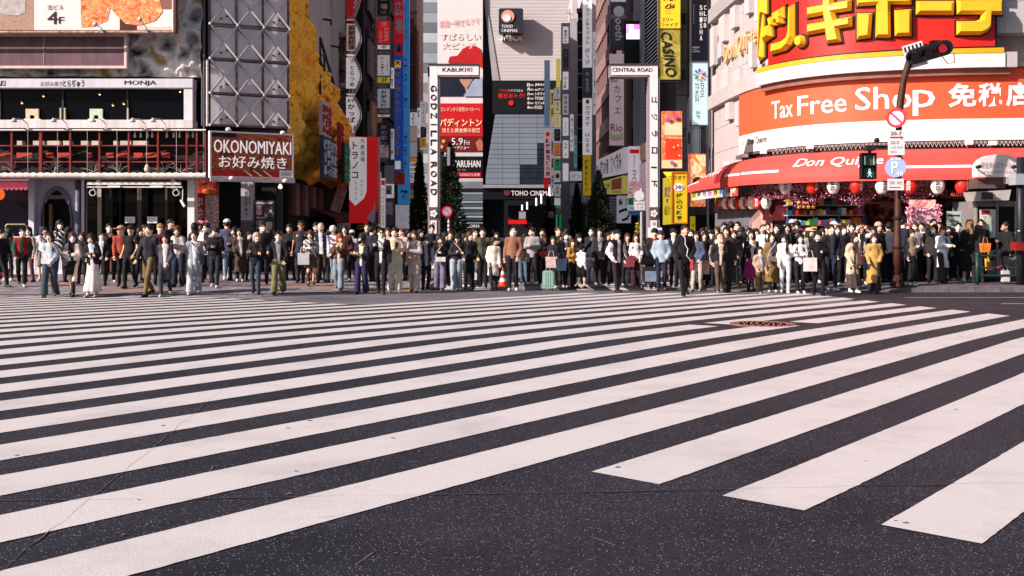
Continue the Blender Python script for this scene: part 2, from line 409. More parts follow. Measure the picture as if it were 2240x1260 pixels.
# seams and cracks in the asphalt
def crack(pts, w, dz, m, name='crack'):
    mb = MB(); rr = random.Random(len(pts)); P2 = []
    for (xa, ya), (xb, yb) in zip(pts, pts[1:]):
        n = max(2, int(math.hypot(xb - xa, yb - ya) / .14))
        for i in range(n):
            f = i / n; P2.append((xa + (xb - xa) * f + rr.gauss(0, .007), ya + (yb - ya) * f + rr.gauss(0, .007), w * rr.uniform(.35, 1.3)))
    vs = []; fs = []
    for i, (x, y, ww) in enumerate(P2):
        j = min(i + 1, len(P2) - 1); h = max(i - 1, 0); dx, dy = P2[j][0] - P2[h][0], P2[j][1] - P2[h][1]; l = math.hypot(dx, dy) or 1
        for sg in (-1, 1): vs.append((x - dy / l * ww / 2 * sg, y + dx / l * ww / 2 * sg, road_z(y) + dz))
    fs = [(2 * i, 2 * i + 2, 2 * i + 3, 2 * i + 1) for i in range(len(P2) - 1)]
    mb.add(vs, fs).build(name, m, road)
def gp(x, y):
    d = 10.
    for _ in range(40): d = F * (CH - road_z(d)) / (y - HY)
    return ((x - CX) * d / F, d)
CRK = mat('0c0b0e', .95, .3, 20); CRKW = mat('8d8486', .9, .5, 30)
seam1 = [gp(-60, 1300), gp(200, 1090), gp(330, 985), gp(455, 880), gp(570, 780), gp(640, 735), gp(730, 675)]
crack(seam1, .009, .0033, CRK); crack(seam1, .0025, .0062, CRKW)
seam2 = [gp(-200, 1097), gp(200, 1095), gp(440, 1092), gp(700, 1088), gp(930, 1084), gp(1120, 1081), gp(1575, 1072), gp(1900, 1065), gp(2300, 1056)]
crack(seam2, .014, .0034, CRK); crack(seam2, .0025, .0063, CRKW)
for i in range(8):
    x, y = rs.uniform(0, 2240), rs.uniform(680, 1240); a = gp(x, y); ang = rs.uniform(0, 6.28); l = rs.uniform(.2, .6)
    crack([a, (a[0] + l * math.cos(ang), a[1] + l * math.sin(ang))], .004, .0063, CRKW, 'scuff')
# flattened gum and litter on the road
GUM = mat('5c5860', .8, .3, 30)
for i in range(34):
    x, y = rs.uniform(-100, 2300), 700 + 540 * rs.random() ** .8; c = gp(x, y); r0 = rs.uniform(.008, .02); mb = MB()
    mb.add([(c[0] + r0 * math.cos(q) * rs.uniform(.7, 1.4), c[1] + r0 * math.sin(q) * rs.uniform(.7, 1.2), road_z(c[1]) + .0061) for q in [k * .785 for k in range(8)]], [tuple(range(8))])
    mb.build('gum_spot', GUM, road)
# manhole in the crossing
mx_, my_ = sp(mh_s, mh_t); mh = thing('manhole_cover', 'round rusty iron manhole cover set among the crosswalk stripes', 'manhole', (mx_, my_, road_z(my_)))
MB().lathe((mx_, my_, road_z(my_) - .02), [(.5, 0), (.5, .034), (.46, .034), (.46, .03), (.001, .03)], 28).build('cover', mat('94604f', .8, .3, 12, 0, .4, 60), mh)
mb = MB()
for r0 in (.38, .28, .18, .09):
    for q in range(int(r0 * 60)): 
        a = q * 2 * math.pi / int(r0 * 60); mb.lathe((mx_ + r0 * math.cos(a), my_ + r0 * math.sin(a), road_z(my_) + .01), [(.018, 0), (.014, .007), (.001, .007)], 6)
for r0 in (.46,): mb.lathe((mx_, my_, road_z(my_) + .01), [(.45, 0), (.45, .006), (.42, .006), (.42, 0)], 28)
mb.build('raised_pattern', mat('a06a58', .75, .3, 12), mh, kind='stuff')
# ---- paved corners
def side_sheet(xs, y1, kf, name, m):
    mb = MB(); rows = []
    for x in xs:
        k0 = kf(x); ee = [0, .4, .9, 1.6, 2.4, 4, y1 - k0]; rows.append([(x, k0 + e, gz(x, k0 + e + .001)) for e in ee])
    nx = len(rows[0]); vs = [v for r_ in rows for v in r_]
    fs = [(i * nx + j, (i + 1) * nx + j, (i + 1) * nx + j + 1, i * nx + j + 1) for i in range(len(rows) - 1) for j in range(nx - 1)]
    return mb.add(vs, fs).build(name, m, kind='structure')
PAV = mat('857a80', .85, .3, 2.2, 0, .3, 60); PAVR = mat('93766e', .85, .25, 2.0); PAVG = mat('988e92', .85, .25, 3); JOINT = mat('3a3438', .9, .3, 4)
swl = side_sheet([-200, -40, -20, -14, -10, -8, -6.2, -5, -4, -3, KL_X], 60, kerb_left, 'sidewalk', JOINT)
swr = side_sheet([KR_X, 5.8, 6.3, 6.8, 7.2, 8, 9, 9.6, 10.3, 11, 13, 16, 20, 40, 200], 60, kerb_right, 'sidewalk', mat('5e5557', .9, .25, 3, 0, .3, 50))
MB().box(KL_X - .02, 28.9, -.35, KL_X + .1, 60, -.045).build('kerb_stone', mat('857c80', .85, .25, 5), swl); MB().box(KR_X - .1, 30.2, -.35, KR_X + .02, 60, -.045).build('kerb_stone', mat('857c80', .85, .25, 5), swr)
KST = mat('83797a', .85, .3, 5, 0, .3, 60); KST2 = mat('6a5f60', .9, .3, 5, 0, .3, 60)
def kerb_run(sw, xs, kf, m):
    for a, b in zip(xs, xs[1:]):
        mb = MB(); g = .008; vs = []
        for x in (a + g, b - g):
            y = kf(x); z = gz(x, y + .003)
            vs += [(x, y - .16, road_z(y) - .05), (x, y - .15, max(z - .012, road_z(y - .15) + .012)), (x, y + .0, z + .006), (x, y + .02, z - .1)]
        mb.add(vs, [(0, 1, 5, 4), (1, 2, 6, 5), (2, 3, 7, 6), (0, 3, 2, 1), (4, 5, 6, 7)]).build('kerb_stone', m, sw)
xx = [-18.3 + .61 * i for i in range(21)] + [-5.2, -4.6, -4.0, -3.4, -2.9, KL_X]
kerb_run(swl, [x for x in xx], kerb_left, KST)
kerb_run(swr, [KR_X + .05, 5.9, 6.4, 6.9] + [7.4 + .7 * i for i in range(20)], kerb_right, KST2)
# pavers of the paved corner: the nearest 300 as pieces, the rest joined
pav = []; ang = R(8)
for r_ in range(0, 17):
    for q in range(0, 112):
        x = -16.2 + q * .131 + r_ * .07; y = 25.95 + r_ * .52
        if x > KL_X - .1: continue
        if y < kerb_left(x) + .06: continue
        pav.append((y - kerb_left(x), x, y))
pav.sort(); rest = [MB(), MB(), MB()]; pm = [PAV, PAVR, PAVG]
prot = {}
def paver_quad(mb, x, y, w=.122, l=.5):
    vs = []
    for dx, dy in ((0, 0), (w, 0), (w + .06, l), (.06, l)): vs.append((x + dx, y + dy, gz(x + dx, y + dy) + .004))
    lo = [(a, b, c - .03) for a, b, c in vs]
    mb.add(vs + lo, [(0, 1, 2, 3), (0, 4, 5, 1), (1, 5, 6, 2), (2, 6, 7, 3), (3, 7, 4, 0)])
for i, (e, x, y) in enumerate(pav):
    c = 1 if ((int((x + 20) / 1.9) + int(y / 1.6)) % 3 == 0 and rs.random() < .85) else (2 if rs.random() < .25 else 0)
    if i < 300: mb = MB(); paver_quad(mb, x, y); mb.build('paver', pm[c], swl)
    else: paver_quad(rest[c], x, y)
for c in range(3): rest[c].build('paver', pm[c], swl, kind='stuff')
# yellow tactile strips at both corners
TAC = mat('c08a2c', .75, .25, 6)
for sw, x0, x1, y0 in ((swl, -3.9, -2.45, 28.15), (swr, 5.5, 6.9, 30.0)):
    n = int((x1 - x0) / .3)
    for i in range(n):
        mb = MB(); xa = x0 + i * .3 + .006; z = gz(xa + .15, y0 + .1) + .012
        mb.box(xa, y0, z - .03, xa + .288, y0 + .3, z)
        for a in range(4): mb.box(xa + .03 + a * .066, y0 + .03, z, xa + .06 + a * .066, y0 + .27, z + .006)
        mb.build('tactile_tile', TAC, sw)
# ================================================================ building on the near corner, street side 1 (x < 628)
from mathutils import noise as mnoise
def fbm(p, o=4): return mnoise.fractal(Vector(p), 1.0, 2.1, o)
def rockwall(u, v, mp, amp, sc, seed=0.0, flow=1.0):
    """displaced sheet over fractions u,v of the surface map mp(s,t,out)"""
    mb = MB(); n, m = len(u), len(v); vs = []
    for t in v:
        for s_ in u:
            p = mp(s_, t, 0); q = (p.x * sc + seed, p.y * sc, p.z * sc * flow)
            h = fbm(q, 5) + .6 * abs(mnoise.noise(Vector(q) * .7)) 
            w = mnoise.voronoi(Vector(q) * .8)[0]; h += .9 * (w[1] - w[0]) - .3
            vs.append(mp(s_, t, amp * h))
    fs = [(j * n + i, j * n + i + 1, (j + 1) * n + i + 1, (j + 1) * n + i) for j in range(m - 1) for i in range(n - 1)]
    return mb.add(vs, fs)
def fr(a, b, n): return [a + (b - a) * i / n for i in range(n + 1)]
LH = 24.0
A = thing('corner_building', 'corner restaurant building with grey rock facade, dark shopfront and red lattice balcony', 'building', (-20, 37.6, 0))
DARKW = mat('17151b', .85, .3, 1.5)
b = MB(); b.prism([(-70, 37.7, -.2), (PX(446, 37.7), 37.7, -.2), (PX(452, 38.6), 38.6, -.2), (-8.35, 40.2, -.2), (-8.35, 62, -.2), (-70, 62, -.2)], (0, 0, LH + .2)); b.build('wall', DARKW, A)
ROCK = photo(['2a2626', '7a7474', 'a29a98', 'cfc6c2', 'e6dcd8', 'b0a8a6', '9a7c3a'], .9, 3.0, 'cell', .85)
mp = quadmap(pq(-80, -110, 441, 168, 36.2))
rockwall(fr(.0, 1, 170), fr(0, 1, 70), mp, .3, 1.3, 2.0).build('rock_face', ROCK, A, smooth=True)
b = MB(); q = pq(-80, -110, 440, 170, 36.5); b.slab(q, 1.2); b.build('rock_backing', mat('5a545c', .9, .3, 2), A)
# window band of the first-floor restaurant
FRM = mat('d9d2d6', .5, .1, 2, grime=.3)
b = MB(); b.slab(pq(-80, 172, 421, 191.5, 35.9), .5); b.build('fascia', mat('cfc9d2', .5, .08, 2, grime=.15), A)
q = pq(-80, 172, 421, 191.5, 35.9); mpf = quadmap(q); fx = lambda x: (x + 80) / 501
text(A, 'とらぢゅう', (fx(138), .12, fx(185), .95), mpf, INK, bold=.03)
text(A, 'お好み焼き', (fx(89), .3, fx(137), .88), mpf, mat('5b2a2a'), bold=0)
text(A, 'MONJA', (fx(273), .22, fx(342), .84), mpf, INK, bold=.03)
text(A, 'OKONOMIYAKI', (fx(-75), .22, fx(12), .84), mpf, INK, bold=.03)
b = MB(); b.slab(pq(402, 191.5, 421, 262, 35.95), .45); b.build('window_post', FRM, A)
SILL = mat('ded3d3', .6, .08, 2, grime=.35)
b = MB(); b.slab(pq(-80, 262, 421, 280, 35.8), .6); b.build('sill', SILL, A); b = MB(); b.slab(pq(-80, 280, 421, 284, 35.9), .6); b.build('sill_base', mat('6a2a2c', .7, .4, 1.2), A)
for x0, x1 in ((-80, -3), (2, 134), (140, 276), (281, 402)):
    MB().slab(pq(x0, 191.5, x1, 262, 36.32), .03).build('window_pane', glass('0a0a0f'), A)
for x in (-.5, 137, 278.5): MB().slab(pq(x - 2, 191.5, x + 2, 262, 36.25), .12).build('mullion', mat('2a272c', .5), A)
for x in (132, 141, 279): MB().slab(pq(x - 1.6, 236, x + 1.6, 262, 36.15), .08).build('window_stop', mat('b7a98c', .5), A)
for i, x in enumerate((70, 210)):
    r_ = thing('menu_stand', ['pale cardboard menu stand in the first-floor window, nearer the lobby glass edge', 'pale green menu stand in the first-floor window beside a bowl'][i], 'menu', tuple(P(x, 262, 36.2)), 'menu stands on the window ledge')
    c = ['cfb89a', 'bcc9b0'][i]; b = MB(); b.slab(pq(x - 14, 238, x + 14, 244, 36.2), .08); b.slab(pq(x - 14, 244, x - 5, 260, 36.2), .08); b.slab(pq(x + 5, 244, x + 14, 260, 36.2), .08); b.slab(pq(x - 5, 244, x + 5, 252, 36.2), .08)
    b.build('board', mat(c, .7, .2, 8), r_); MB().slab(pq(x - 18, 260, x + 18, 262, 36.15), .12).build('base', WHITE, r_)
LAMPG = mat('ffd9a0', .4, 0, emit=2.2)
for i, (x, y) in enumerate(((48, 225), (95, 210), (218, 206), (271, 227), (394, 200), (247, 230))):
    r_ = thing('pendant_lamp', 'small glowing pendant lamp hanging behind the dark first-floor windows', 'lamp', tuple(P(x, y, 36.2)), 'pendant lamps behind the first-floor glass')
    p = P(x, y, 36.24); b = MB(); b.lathe(p, [(.012, .08), (.05, .03), (.055, 0), (.001, 0)], 10); b.build('shade', mat('4a3420', .5), r_)
    b = MB(); b.lathe(p - Vector((0, 0, .035)), [(.001, 0), (.028, .012), (.028, .03), (.001, .036)], 8); b.build('bulb', LAMPG, r_)
# red lattice balcony
REDS = mat('86241e', .6, .3, 3, .1, grime=.3)
for x, w in ((-60, 3), (-20, 3), (25, 3.5), (88, 6), (153, 3.5), (217, 3.5), (281, 3.5), (345, 3.5), (408, 3.5), (430, 3.5), (449, 3)):
    MB().slab(pq(x - w / 2, 284, x + w / 2, 378, 35.35), w * .016).build('post', REDS, A)
for y in (318.5, 354): MB().slab(pq(-80, y - 1.3, 450, y + 1.3, 35.38), .05).build('rail', REDS, A)
b = MB(); b.tube([P(-80, 284.5, 35.3), P(450, 284.5, 35.3)], .03, 8); b.build('top_rail', mat('e2d6d2', .5, .15, 3, grime=.3), A)
for x in (61, 126, 191, 256, 321, 386): MB().tube([P(x, 284, 35.25), P(x, 376, 35.25)], .008, 5).build('wire', mat('b9b2b4', .5), A)
MB().slab(pq(-80, 284, 452, 378, 36.6), .06).build('balcony_back', mat('1c1418', .8, .5, 1.5), A)
BR = mat('b8321f', .6, .25, 4)
for x0, x1 in ((0, 26), (36, 70), (100, 116), (126, 152), (190, 200), (232, 248), (254, 280), (292, 312), (317, 344), (353, 371)):
    b = MB(); q = pq(x0, 334, x1, 345, 36.3); b.slab(q, .1); b.build('red_board', BR, A)
for i in range(6):
    x = -40 + i * 86; MB().bar(P(x, 346, 36.2), P(x + 60, 330, 36.2), .05).build('brace', mat('2a1a1c', .7), A)
BXS = mat('c7b3a6', .7, .15, 3); first = None
for x0, x1 in ((37, 48), (72, 95), (103, 130), (138, 155), (177, 192), (200, 217), (248, 255), (263, 286), (291, 320)):
    r_ = tag(MB().slab(pq(x0, 308, x1, 317.5, 36.1), .25).build('storage_box', BXS), 'plain beige box on the upper shelf behind the red balcony lattice', 'box', 'beige boxes on the balcony shelf')
for i, x in enumerate((295, 308, 323, 333, 365, 380, 393, 411, 422)):
    c = P(x, 301, 36.15); tag(MB().lathe(c, [(.001, 0), (.035, 0), (.04, .1), (.018, .15), (.016, .2), (.001, .2)], 10).build('bottle', mat('d8d2cc', .3, .1)), 'pale bottle standing on the balcony shelf behind the red lattice', 'bottle', 'bottles on the balcony shelf')
# plants and thin branches behind the lowest lattice row
rp = random.Random(7)
for i, x in enumerate((30, 118, 205, 260, 360, 395)):
    c = P(x, 377, 36.0); mb = MB()
    for _ in range(9):
        a = Vector((rp.uniform(-.5, .5), rp.uniform(-.1, .1), rp.uniform(.1, .4))); mb.tube([c, c + a * .5 + Vector((0, 0, .05)), c + a], .006, 4)
    tag(mb.build('bare_plant', mat('b4a7a0', .7, .3)), ['thin bare twigs', 'straggly dry twigs', 'criss-crossed bare twigs', 'long bare twigs bent over', 'twiggy dry plant beside a white bag', 'dense little dry twigs'][i] + ' in the lowest row of the red lattice', 'plant', 'dry plants behind the lattice')
c = P(322, 376, 35.9); tag(MB().lathe(c, [(.001, 0), (.09, .02), (.1, .1), (.07, .2), (.02, .27), (.001, .28)], 12).build('sack', mat('cfc0b4', .8, .2, 8)), 'lumpy white sack behind the lowest red lattice row', 'bag')
# twisted rope moulding
def rope(a, b_, r, k=26, n=10, turns=60):
    mb = MB(); vs = []; m = turns * 6; a, b_ = Vector(a), Vector(b_)
    for i in range(m + 1):
        f = i / m; c = a.lerp(b_, f)
        for j in range(n):
            t = 2 * math.pi * j / n; rr = r * (1 + .17 * math.cos(3 * t - f * turns * 2 * math.pi / 1))
            vs.append(c + Vector((0, math.cos(t) * rr, math.sin(t) * rr)))
    fs = [(i * n + j, i * n + (j + 1) % n, (i + 1) * n + (j + 1) % n, (i + 1) * n + j) for i in range(m) for j in range(n)]
    return mb.add(vs, fs)
rope(P(-80, 384, 35.2), P(451, 384, 35.2), .095, turns=34).build('rope_moulding', mat('d8cdc4', .7, .12, 3, grime=.4), A, smooth=True)
MB().slab(pq(-80, 389, 452, 393, 35.4), .5).build('ledge', mat('9a8f90', .7, .2, 3), A)
# gooseneck sign lamps over the lattice
def gooseneck(x, y, d, label, dx=-22, up=16, grp='gooseneck lamps along the facade', c='cbbdb8'):
    base = P(x, y, d); r_ = thing('gooseneck_lamp', label, 'lamp', tuple(base), grp); s_ = d / F
    h = base + Vector((dx * s_, -.35, up * s_)); m = mat(c, .45, .15)
    MB().tube([base, base + Vector((0, -.03, up * s_ * .7)), base + Vector((dx * s_ * .35, -.2, up * s_ * 1.25)), h + Vector((-dx * s_ * .2, 0, .06))], .016, 6).build('arm', m, r_)
    MB().box(base.x - .03, base.y - .04, base.z - .03, base.x + .05, base.y + .05, base.z + .06).build('bracket', m, r_)
    MB().lathe(h - Vector((0, 0, .05)), [(.11, 0), (.1, .05), (.05, .1), (.02, .14), (.001, .14)], 12).build('shade', m, r_, smooth=True)
    return r_
for x, q in ((61, 'the first bay'), (147, 'the second bay'), (232, 'the middle bay'), (318, 'the bay before the corner posts'), (362, 'the corner posts')):
    gooseneck(x, 283, 35.4, 'white gooseneck lamp above the red lattice at ' + q, -20, 17)
# big food billboard and blank sign above
q = pq(-80, -90, 380, 66, 35.3); fx = lambda x: (x + 80) / 460; fy = lambda y: (y + 90) / 156
WOODP = photo(['6b4a3a', 'b08a70', '8a6450'], 6, 1.0, 'warp'); KARA = photo(['7a1c06', 'd0420c', 'ee7028', 'f8a860', 'd8480e', 'fad0a0', 'c03a0a'], 3.4, 5.0, 'noise')
bb = sign('food_billboard', 'large billboard with fried chicken on a plate and a pale centre field', q, mat('ecd9d6', .5, .05), .25, 'billboard', frame=RUST, fw=.09,
    panels=[(0, 0, fx(74), 1, WOODP), (fx(262), fy(30), fx(300), 1, mat('4a1c16', .5)), (fx(300), fy(58), 1, 1, mat('e4c3bb', .5)), (fx(345), 0, 1, fy(20), mat('8a5a4c', .5))],
    texts=[('当ビル', (fx(104), fy(10), fx(140), fy(22)), INK, {'bold': .0}), ('4', (fx(104), fy(25), fx(127), fy(53)), INK, {'bold': .006}), ('F', (fx(129), fy(37), fx(141), fy(52)), INK, {'bold': .006})])
mpb = quadmap(q)
def blob(pts, m, name, root, mpq, o=.03):
    MB().prism([mpq(fx(x), fy(y), o) for x, y in pts], mpq(0, 0, 0) - mpq(0, 0, .008)).build(name, m, root)
blob([(175, -60), (225, -70), (262, -20), (240, 22), (235, 45), (205, 59), (178, 60)], KARA, 'printed_food', bb, mpb, .012)
blob([(225, -70), (330, -80), (352, 10), (356, 26), (340, 45), (305, 56), (275, 52), (252, 30), (236, 8)], KARA, 'printed_food', bb, mpb, .018)
blob([(0, -60), (56, -60), (56, 28), (40, 34), (14, 33), (0, 28)], mat('bdb2ae', .2, .3, 5), 'printed_glass', bb, mpb, .014)
b = MB(); b.tube([P(-80, 71, 35.15), P(380, 70, 35.15)], .05, 8); b.build('pipe', mat('b08a78', .6, .6, 8, .2), bb)
b = MB(); b.tube([P(379, 70, 35.15), P(379, -90, 35.15)], .04, 8); b.build('pipe', mat('c4b3ac', .6, .4, 8, .2), bb)
for i, (x, y) in enumerate(((208, 53), (306, 42))):
    r_ = thing('spot_lamp', ['round spotlight on the pipe under the billboard, beside the dark gap', 'round spotlight on a long arm before the printed plate'][i], 'lamp', tuple(P(x + 14, 68, 35.1)), 'spotlights under the food billboard')
    MB().tube([P(x + 16, 68, 35.1), P(x + 14, 60, 34.8), P(x + 2, y + 3, 34.6)], .014, 6).build('arm', STEEL, r_)
    MB().lathe(P(x, y, 34.6), [(.001, -.05), (.07, -.04), (.085, 0), (.06, .05), (.001, .07)], 12, 'y').build('head', mat('c3b3b0', .35, .2), r_, smooth=True)
    MB().slab(pq(x + 10, 64, x + 18, 72, 35.05), .08).build('clamp', STEEL, r_)
q = pq(-80, 80, 272, 144, 35.65)
sign('blank_sign', 'blank brown mesh sign in a pale frame beneath the food billboard', q, mat('6d5058', .7, .2, 1.5, grime=.35), .3, 'sign', frame=mat('d9bfba', .5, .12, 3, grime=.2), fw=.085)
mp = quadmap(q); b = MB(); b.slab([mp(.5, 0, .02), mp(.503, 0, .02), mp(.503, 1, .02), mp(.5, 1, .02)], .02); b.build('divider', mat('c9a8a6', .5), bpy.data.objects['blank_sign'])
# ---- ground floor
MAR = mat('7a1f34', .7, .15, 4)
t = thing('awning', 'maroon cloth awning with scalloped white edge over the bar window', 'awning', (-17, 35, 3)); b = MB()
b.prism([P(-80, 396, 35.4), P(61, 396, 35.4), P(61, 410, 34.5), P(-80, 410, 34.5)], (0, 0, -.02)); b.build('cloth', MAR, t)
MB().slab(pq(-80, 392, 62, 396, 35.3), .1).build('rail', WHITE, t)
b = MB(); n = 14
for i in range(n):
    x0 = -80 + 141 * i / n; x1 = -80 + 141 * (i + 1) / n; b.add([P(x0, 410, 34.5), P(x1, 410, 34.5), P(x1 - 1, 414, 34.49), P((x0 + x1) / 2, 416.5, 34.48), P(x0 + 1, 414, 34.49)], [(0, 1, 2, 3, 4)])
b.build('scallop_trim', mat('a03a4c', .7), t)
MB().slab(pq(-80, 393, 62, 620, 36.6), .1).build('bar_window', glass('14101a'), A)
c = P(-2, 425, 35.8); tag(MB().lathe(c, [(.1, 0), (.17, -.05), (.2, 0), (.17, .05), (.1, 0)], 20, 'y').build('ring_sign', mat('e8642a', .5, 0, emit=.6), smooth=True), 'glowing orange ring sign in the dark bar window', 'sign')
LIL = mat('b9b0c4', .55, .1, 2, grime=.25); LIL2 = mat('d8d0d8', .5, .1, 2, grime=.2)
def archy(x):
    u = (x - 124) / 34.
    return 412 + 78 * (1 - math.sqrt(max(0, 1 - u * u))) if abs(u) < 1 else 620
for i in range(18):
    x0 = 66 + i * 5.55; x1 = x0 + 5.0; yb = min(archy(x0), archy(x1)) if 90 < (x0 + x1) / 2 < 158 else 602
    MB().slab([P(x0, 393, 35.95), P(x1, 393, 35.95), P(x1, archy(x1) if yb < 600 else 602, 35.95), P(x0, archy(x0) if yb < 600 else 602, 35.95)], .06).build('plank', LIL, A)
MB().slab(pq(66, 393, 167, 412, 36.03), .04).build('arch_backing', mat('8d8598', .6), A)
MB().slab(pq(62, 393, 74, 603, 35.75), .3).build('pilaster', LIL2, A)
b = MB(); ring = []
for i in range(25):
    a = math.pi * i / 24; ring.append((124 - 34 * math.cos(a), 490 - 78 * math.sin(a)))
for (xa, ya), (xb, yb) in zip(ring, ring[1:]): b.bar(P(xa, ya, 35.9), P(xb, yb, 35.9), .04, .16)
b.bar(P(90, 490, 35.9), P(90, 602, 35.9), .04, .16); b.bar(P(158, 490, 35.9), P(158, 602, 35.9), .04, .16); b.build('arch_frame', mat('6a6274', .5), A)
MB().slab(pq(88, 400, 160, 610, 37.3), .1).build('arch_passage', mat('100c10', .8), A)
for x in (93, 110): MB().slab(pq(x - 3, 446, x + 3, 605, 37.0), .1).build('inner_post', mat('7d6a56', .6), A)
MB().tube([P(171, 392, 35.6), P(171, 604, 35.6)], .1, 12).build('drain_pipe', mat('5d5a64', .5, .5, 6, .3), A, smooth=True)
MB().slab(pq(178, 392, 182.5, 604, 35.6), .1).build('door_jamb', LIL2, A)
MB().slab(pq(183, 392, 410, 606, 37.2), .05).build('shop_glass', glass('0d0a0c'), A)
for x0, x1, m in ((213, 221, mat('b3a08e', .6, .2)), (240, 246, DARKM), (300, 309, mat('4d4648', .6, .5, 5)), (361, 366, mat('3c373a', .6, .4, 5)), (188, 190, STEEL)):
    MB().slab(pq(x0, 404, x1, 604, 36.6), .1).build('shop_post', m, A)
MB().slab(pq(183, 546, 410, 606, 36.9), .1).build('stall_riser', mat('1a1517', .7, .4), A)
t = thing('shop_canopy', 'slim white steel canopy frame over the dark shopfront', 'canopy', (PX(295, 35.4), 35.4, 2.9))
MB().slab(pq(190, 398, 395, 404, 35.3), .12).build('beam', mat('e2d8d0', .5, .15, 4, grime=.3), t); MB().slab(pq(190, 407.5, 398, 410.5, 35.2), .06).build('beam', mat('c9bdb6', .5, .2, 4), t)
for x in (215, 378): MB().slab(pq(x - 4, 392, x + 4, 413, 35.45), .1).build('bracket', WHITE, t)
for x0, x1 in ((236, 262), (328, 356)): MB().slab(pq(x0, 406, x1, 410, 35.1), .07).build('light_tube', mat('f2ece6', .4), t)
for i, (x, y) in enumerate(((205, 422), (387, 422))):
    r_ = thing('flood_lamp', ['white drum floodlight hanging by the plank wall end of the canopy', 'white drum floodlight hanging by the white pillar'][i], 'lamp', tuple(P(x, 410, 35.1)), 'drum floodlights under the canopy')
    c = P(x, y, 35.0); b = MB(); b.lathe(c, [(.001, .1), (.06, .1), (.1, .06), (.11, -.06), (.11, -.12), (.09, -.12), (.085, -.05), (.001, -.04)], 16, 'y'); o = b.build('housing', mat('d5cccc', .4, .1), r_, smooth=True)
    MB().slab(pq(x - 1.5, 408, x + 1.5, 416, 35.0), .04).build('stem', STEEL, r_); MB().lathe(c + Vector((0, -.06, 0)), [(.001, 0), (.08, 0)], 14, 'y').build('lens', mat('2a262c', .2), r_)
r_ = thing('security_camera', 'white security camera on a wire below the canopy end', 'camera', tuple(P(400, 430, 35.3))); MB().tube([P(400, 412, 35.3), P(399, 440, 35.2)], .015, 6).build('stem', WHITE, r_); MB().tube([P(396, 438, 35.1), P(404, 452, 35.0)], .045, 10).build('body', WHITE, r_)
for i, x in enumerate((284, 333)):
    r_ = sign('paper_notice', ['white paper notice taped to the shop glass beside the dark post', 'white paper notice taped to the shop glass nearer the pillar'][i], pq(x - 11, 474, x + 11, 488, 36.5), WHITE, .01, 'notice', 'paper notices on the shop glass',
        texts=[('定休日のお知らせ', (.15, .25, .85, .42), mat('8a8088')), ('ありがとうございます', (.15, .58, .85, .72), mat('8a8088'))])
MB().slab(pq(410, 392, 425, 604, 35.7), .4).build('pillar', mat('e4dada', .5, .08, 3, grime=.25), A)
# low white slatted fence before the bar
t = thing('low_fence', 'low white slatted fence in front of the bar window', 'fence', tuple(P(80, 600, 35.0)))
for i in range(27): x0 = 10 + i * 5.3; MB().slab(pq(x0, 522, x0 + 4.2, 599, 35.0), .04).build('slat', LIL2, t)
MB().slab(pq(8, 517, 153, 523, 34.97), .1).build('rail', LIL2, t); MB().slab(pq(8, 594, 153, 600, 34.96), .1).build('rail', LIL2, t)
t = thing('planter_rail', 'pale brass rail standing behind the low white fence', 'rail', tuple(P(40, 520, 35.4)))
MB().tube([P(13, 520, 35.4), P(13, 494, 35.4), P(16, 491, 35.4), P(55, 491, 35.4), P(58, 495, 35.4)], .03, 8).build('tube', mat('8f8a6a', .4, .2, 4, .5), t)
tag(MB().tube([P(244, 500, 34.6), P(244, 594, 34.6)], .05, 10).build('bollard_pole', mat('6a3a2c', .6, .5, 6, .2)), 'thin rusty pole standing on the pavement before the dark shopfront', 'pole')
# dark gap with pipes
MB().slab(pq(440, -60, 456, 392, 37.0), .1).build('gap_panel', mat('0b0b12', .7), A)
for x, y0, y1 in ((453.5, 130, 276), (447, -40, 380), (443, 165, 275)): MB().tube([P(x, y0, 35.9), P(x, y1, 35.9)], .045, 8).build('pipe', mat('d9c4bc' if y0 == 130 else '4a4650', .5, .3, 6), A)
# ---- trussed white signboard at the chamfered corner
q = [P(455, -95, 36), P(455, 274, 36), P(628, 0, 38), P(628, 282, 38)]
zt, zb = P(455, -95, 36).z, P(455, 275, 36).z
ql = Vector((PX(457, 36.1), 36.1, 0)); qr = Vector((PX(629, 37.15), 37.15, 0))
q = [Vector((ql.x, ql.y, zt)), Vector((qr.x, qr.y, zt)), Vector((qr.x, qr.y, zb)), Vector((ql.x, ql.y, zb))]
T = thing('trussed_signboard', 'blank pale signboard panel covered by a steel space truss', 'signboard', tuple(q[3]))
PANW = mat('f2ecf0', .5, .07, 1.2, grime=.18); mp = quadmap(q)
us = [0, .338, .672, 1]; vsr = [0, .2027, .4054, .608, .811, 1.0]
for i in range(3):
    for j in range(5):
        g = .004; MB().slab([mp(us[i] + g, vsr[j] + g, 0), mp(us[i + 1] - g, vsr[j] + g, 0), mp(us[i + 1] - g, vsr[j + 1] - g, 0), mp(us[i] + g, vsr[j + 1] - g, 0)], .06).build('panel', PANW, T)
MB().slab([mp(0, 0, -.06), mp(1, 0, -.06), mp(1, 1, -.06), mp(0, 1, -.06)], .5).build('backing', DARKM, T)
TB = mat('5b4a4c', .55, .3, 6, .4); TBL = mat('c4b8b8', .45, .2, 6, .5); D0, D1 = .12, .42
for i in range(4): MB().bar(mp(us[i], 0, D0), mp(us[i], 1, D0), .07, mi=0).build('truss_post', TB, T)
for j in range(6): MB().bar(mp(0, vsr[j], D1), mp(1, vsr[j], D1), .075).build('truss_chord', TB, T)
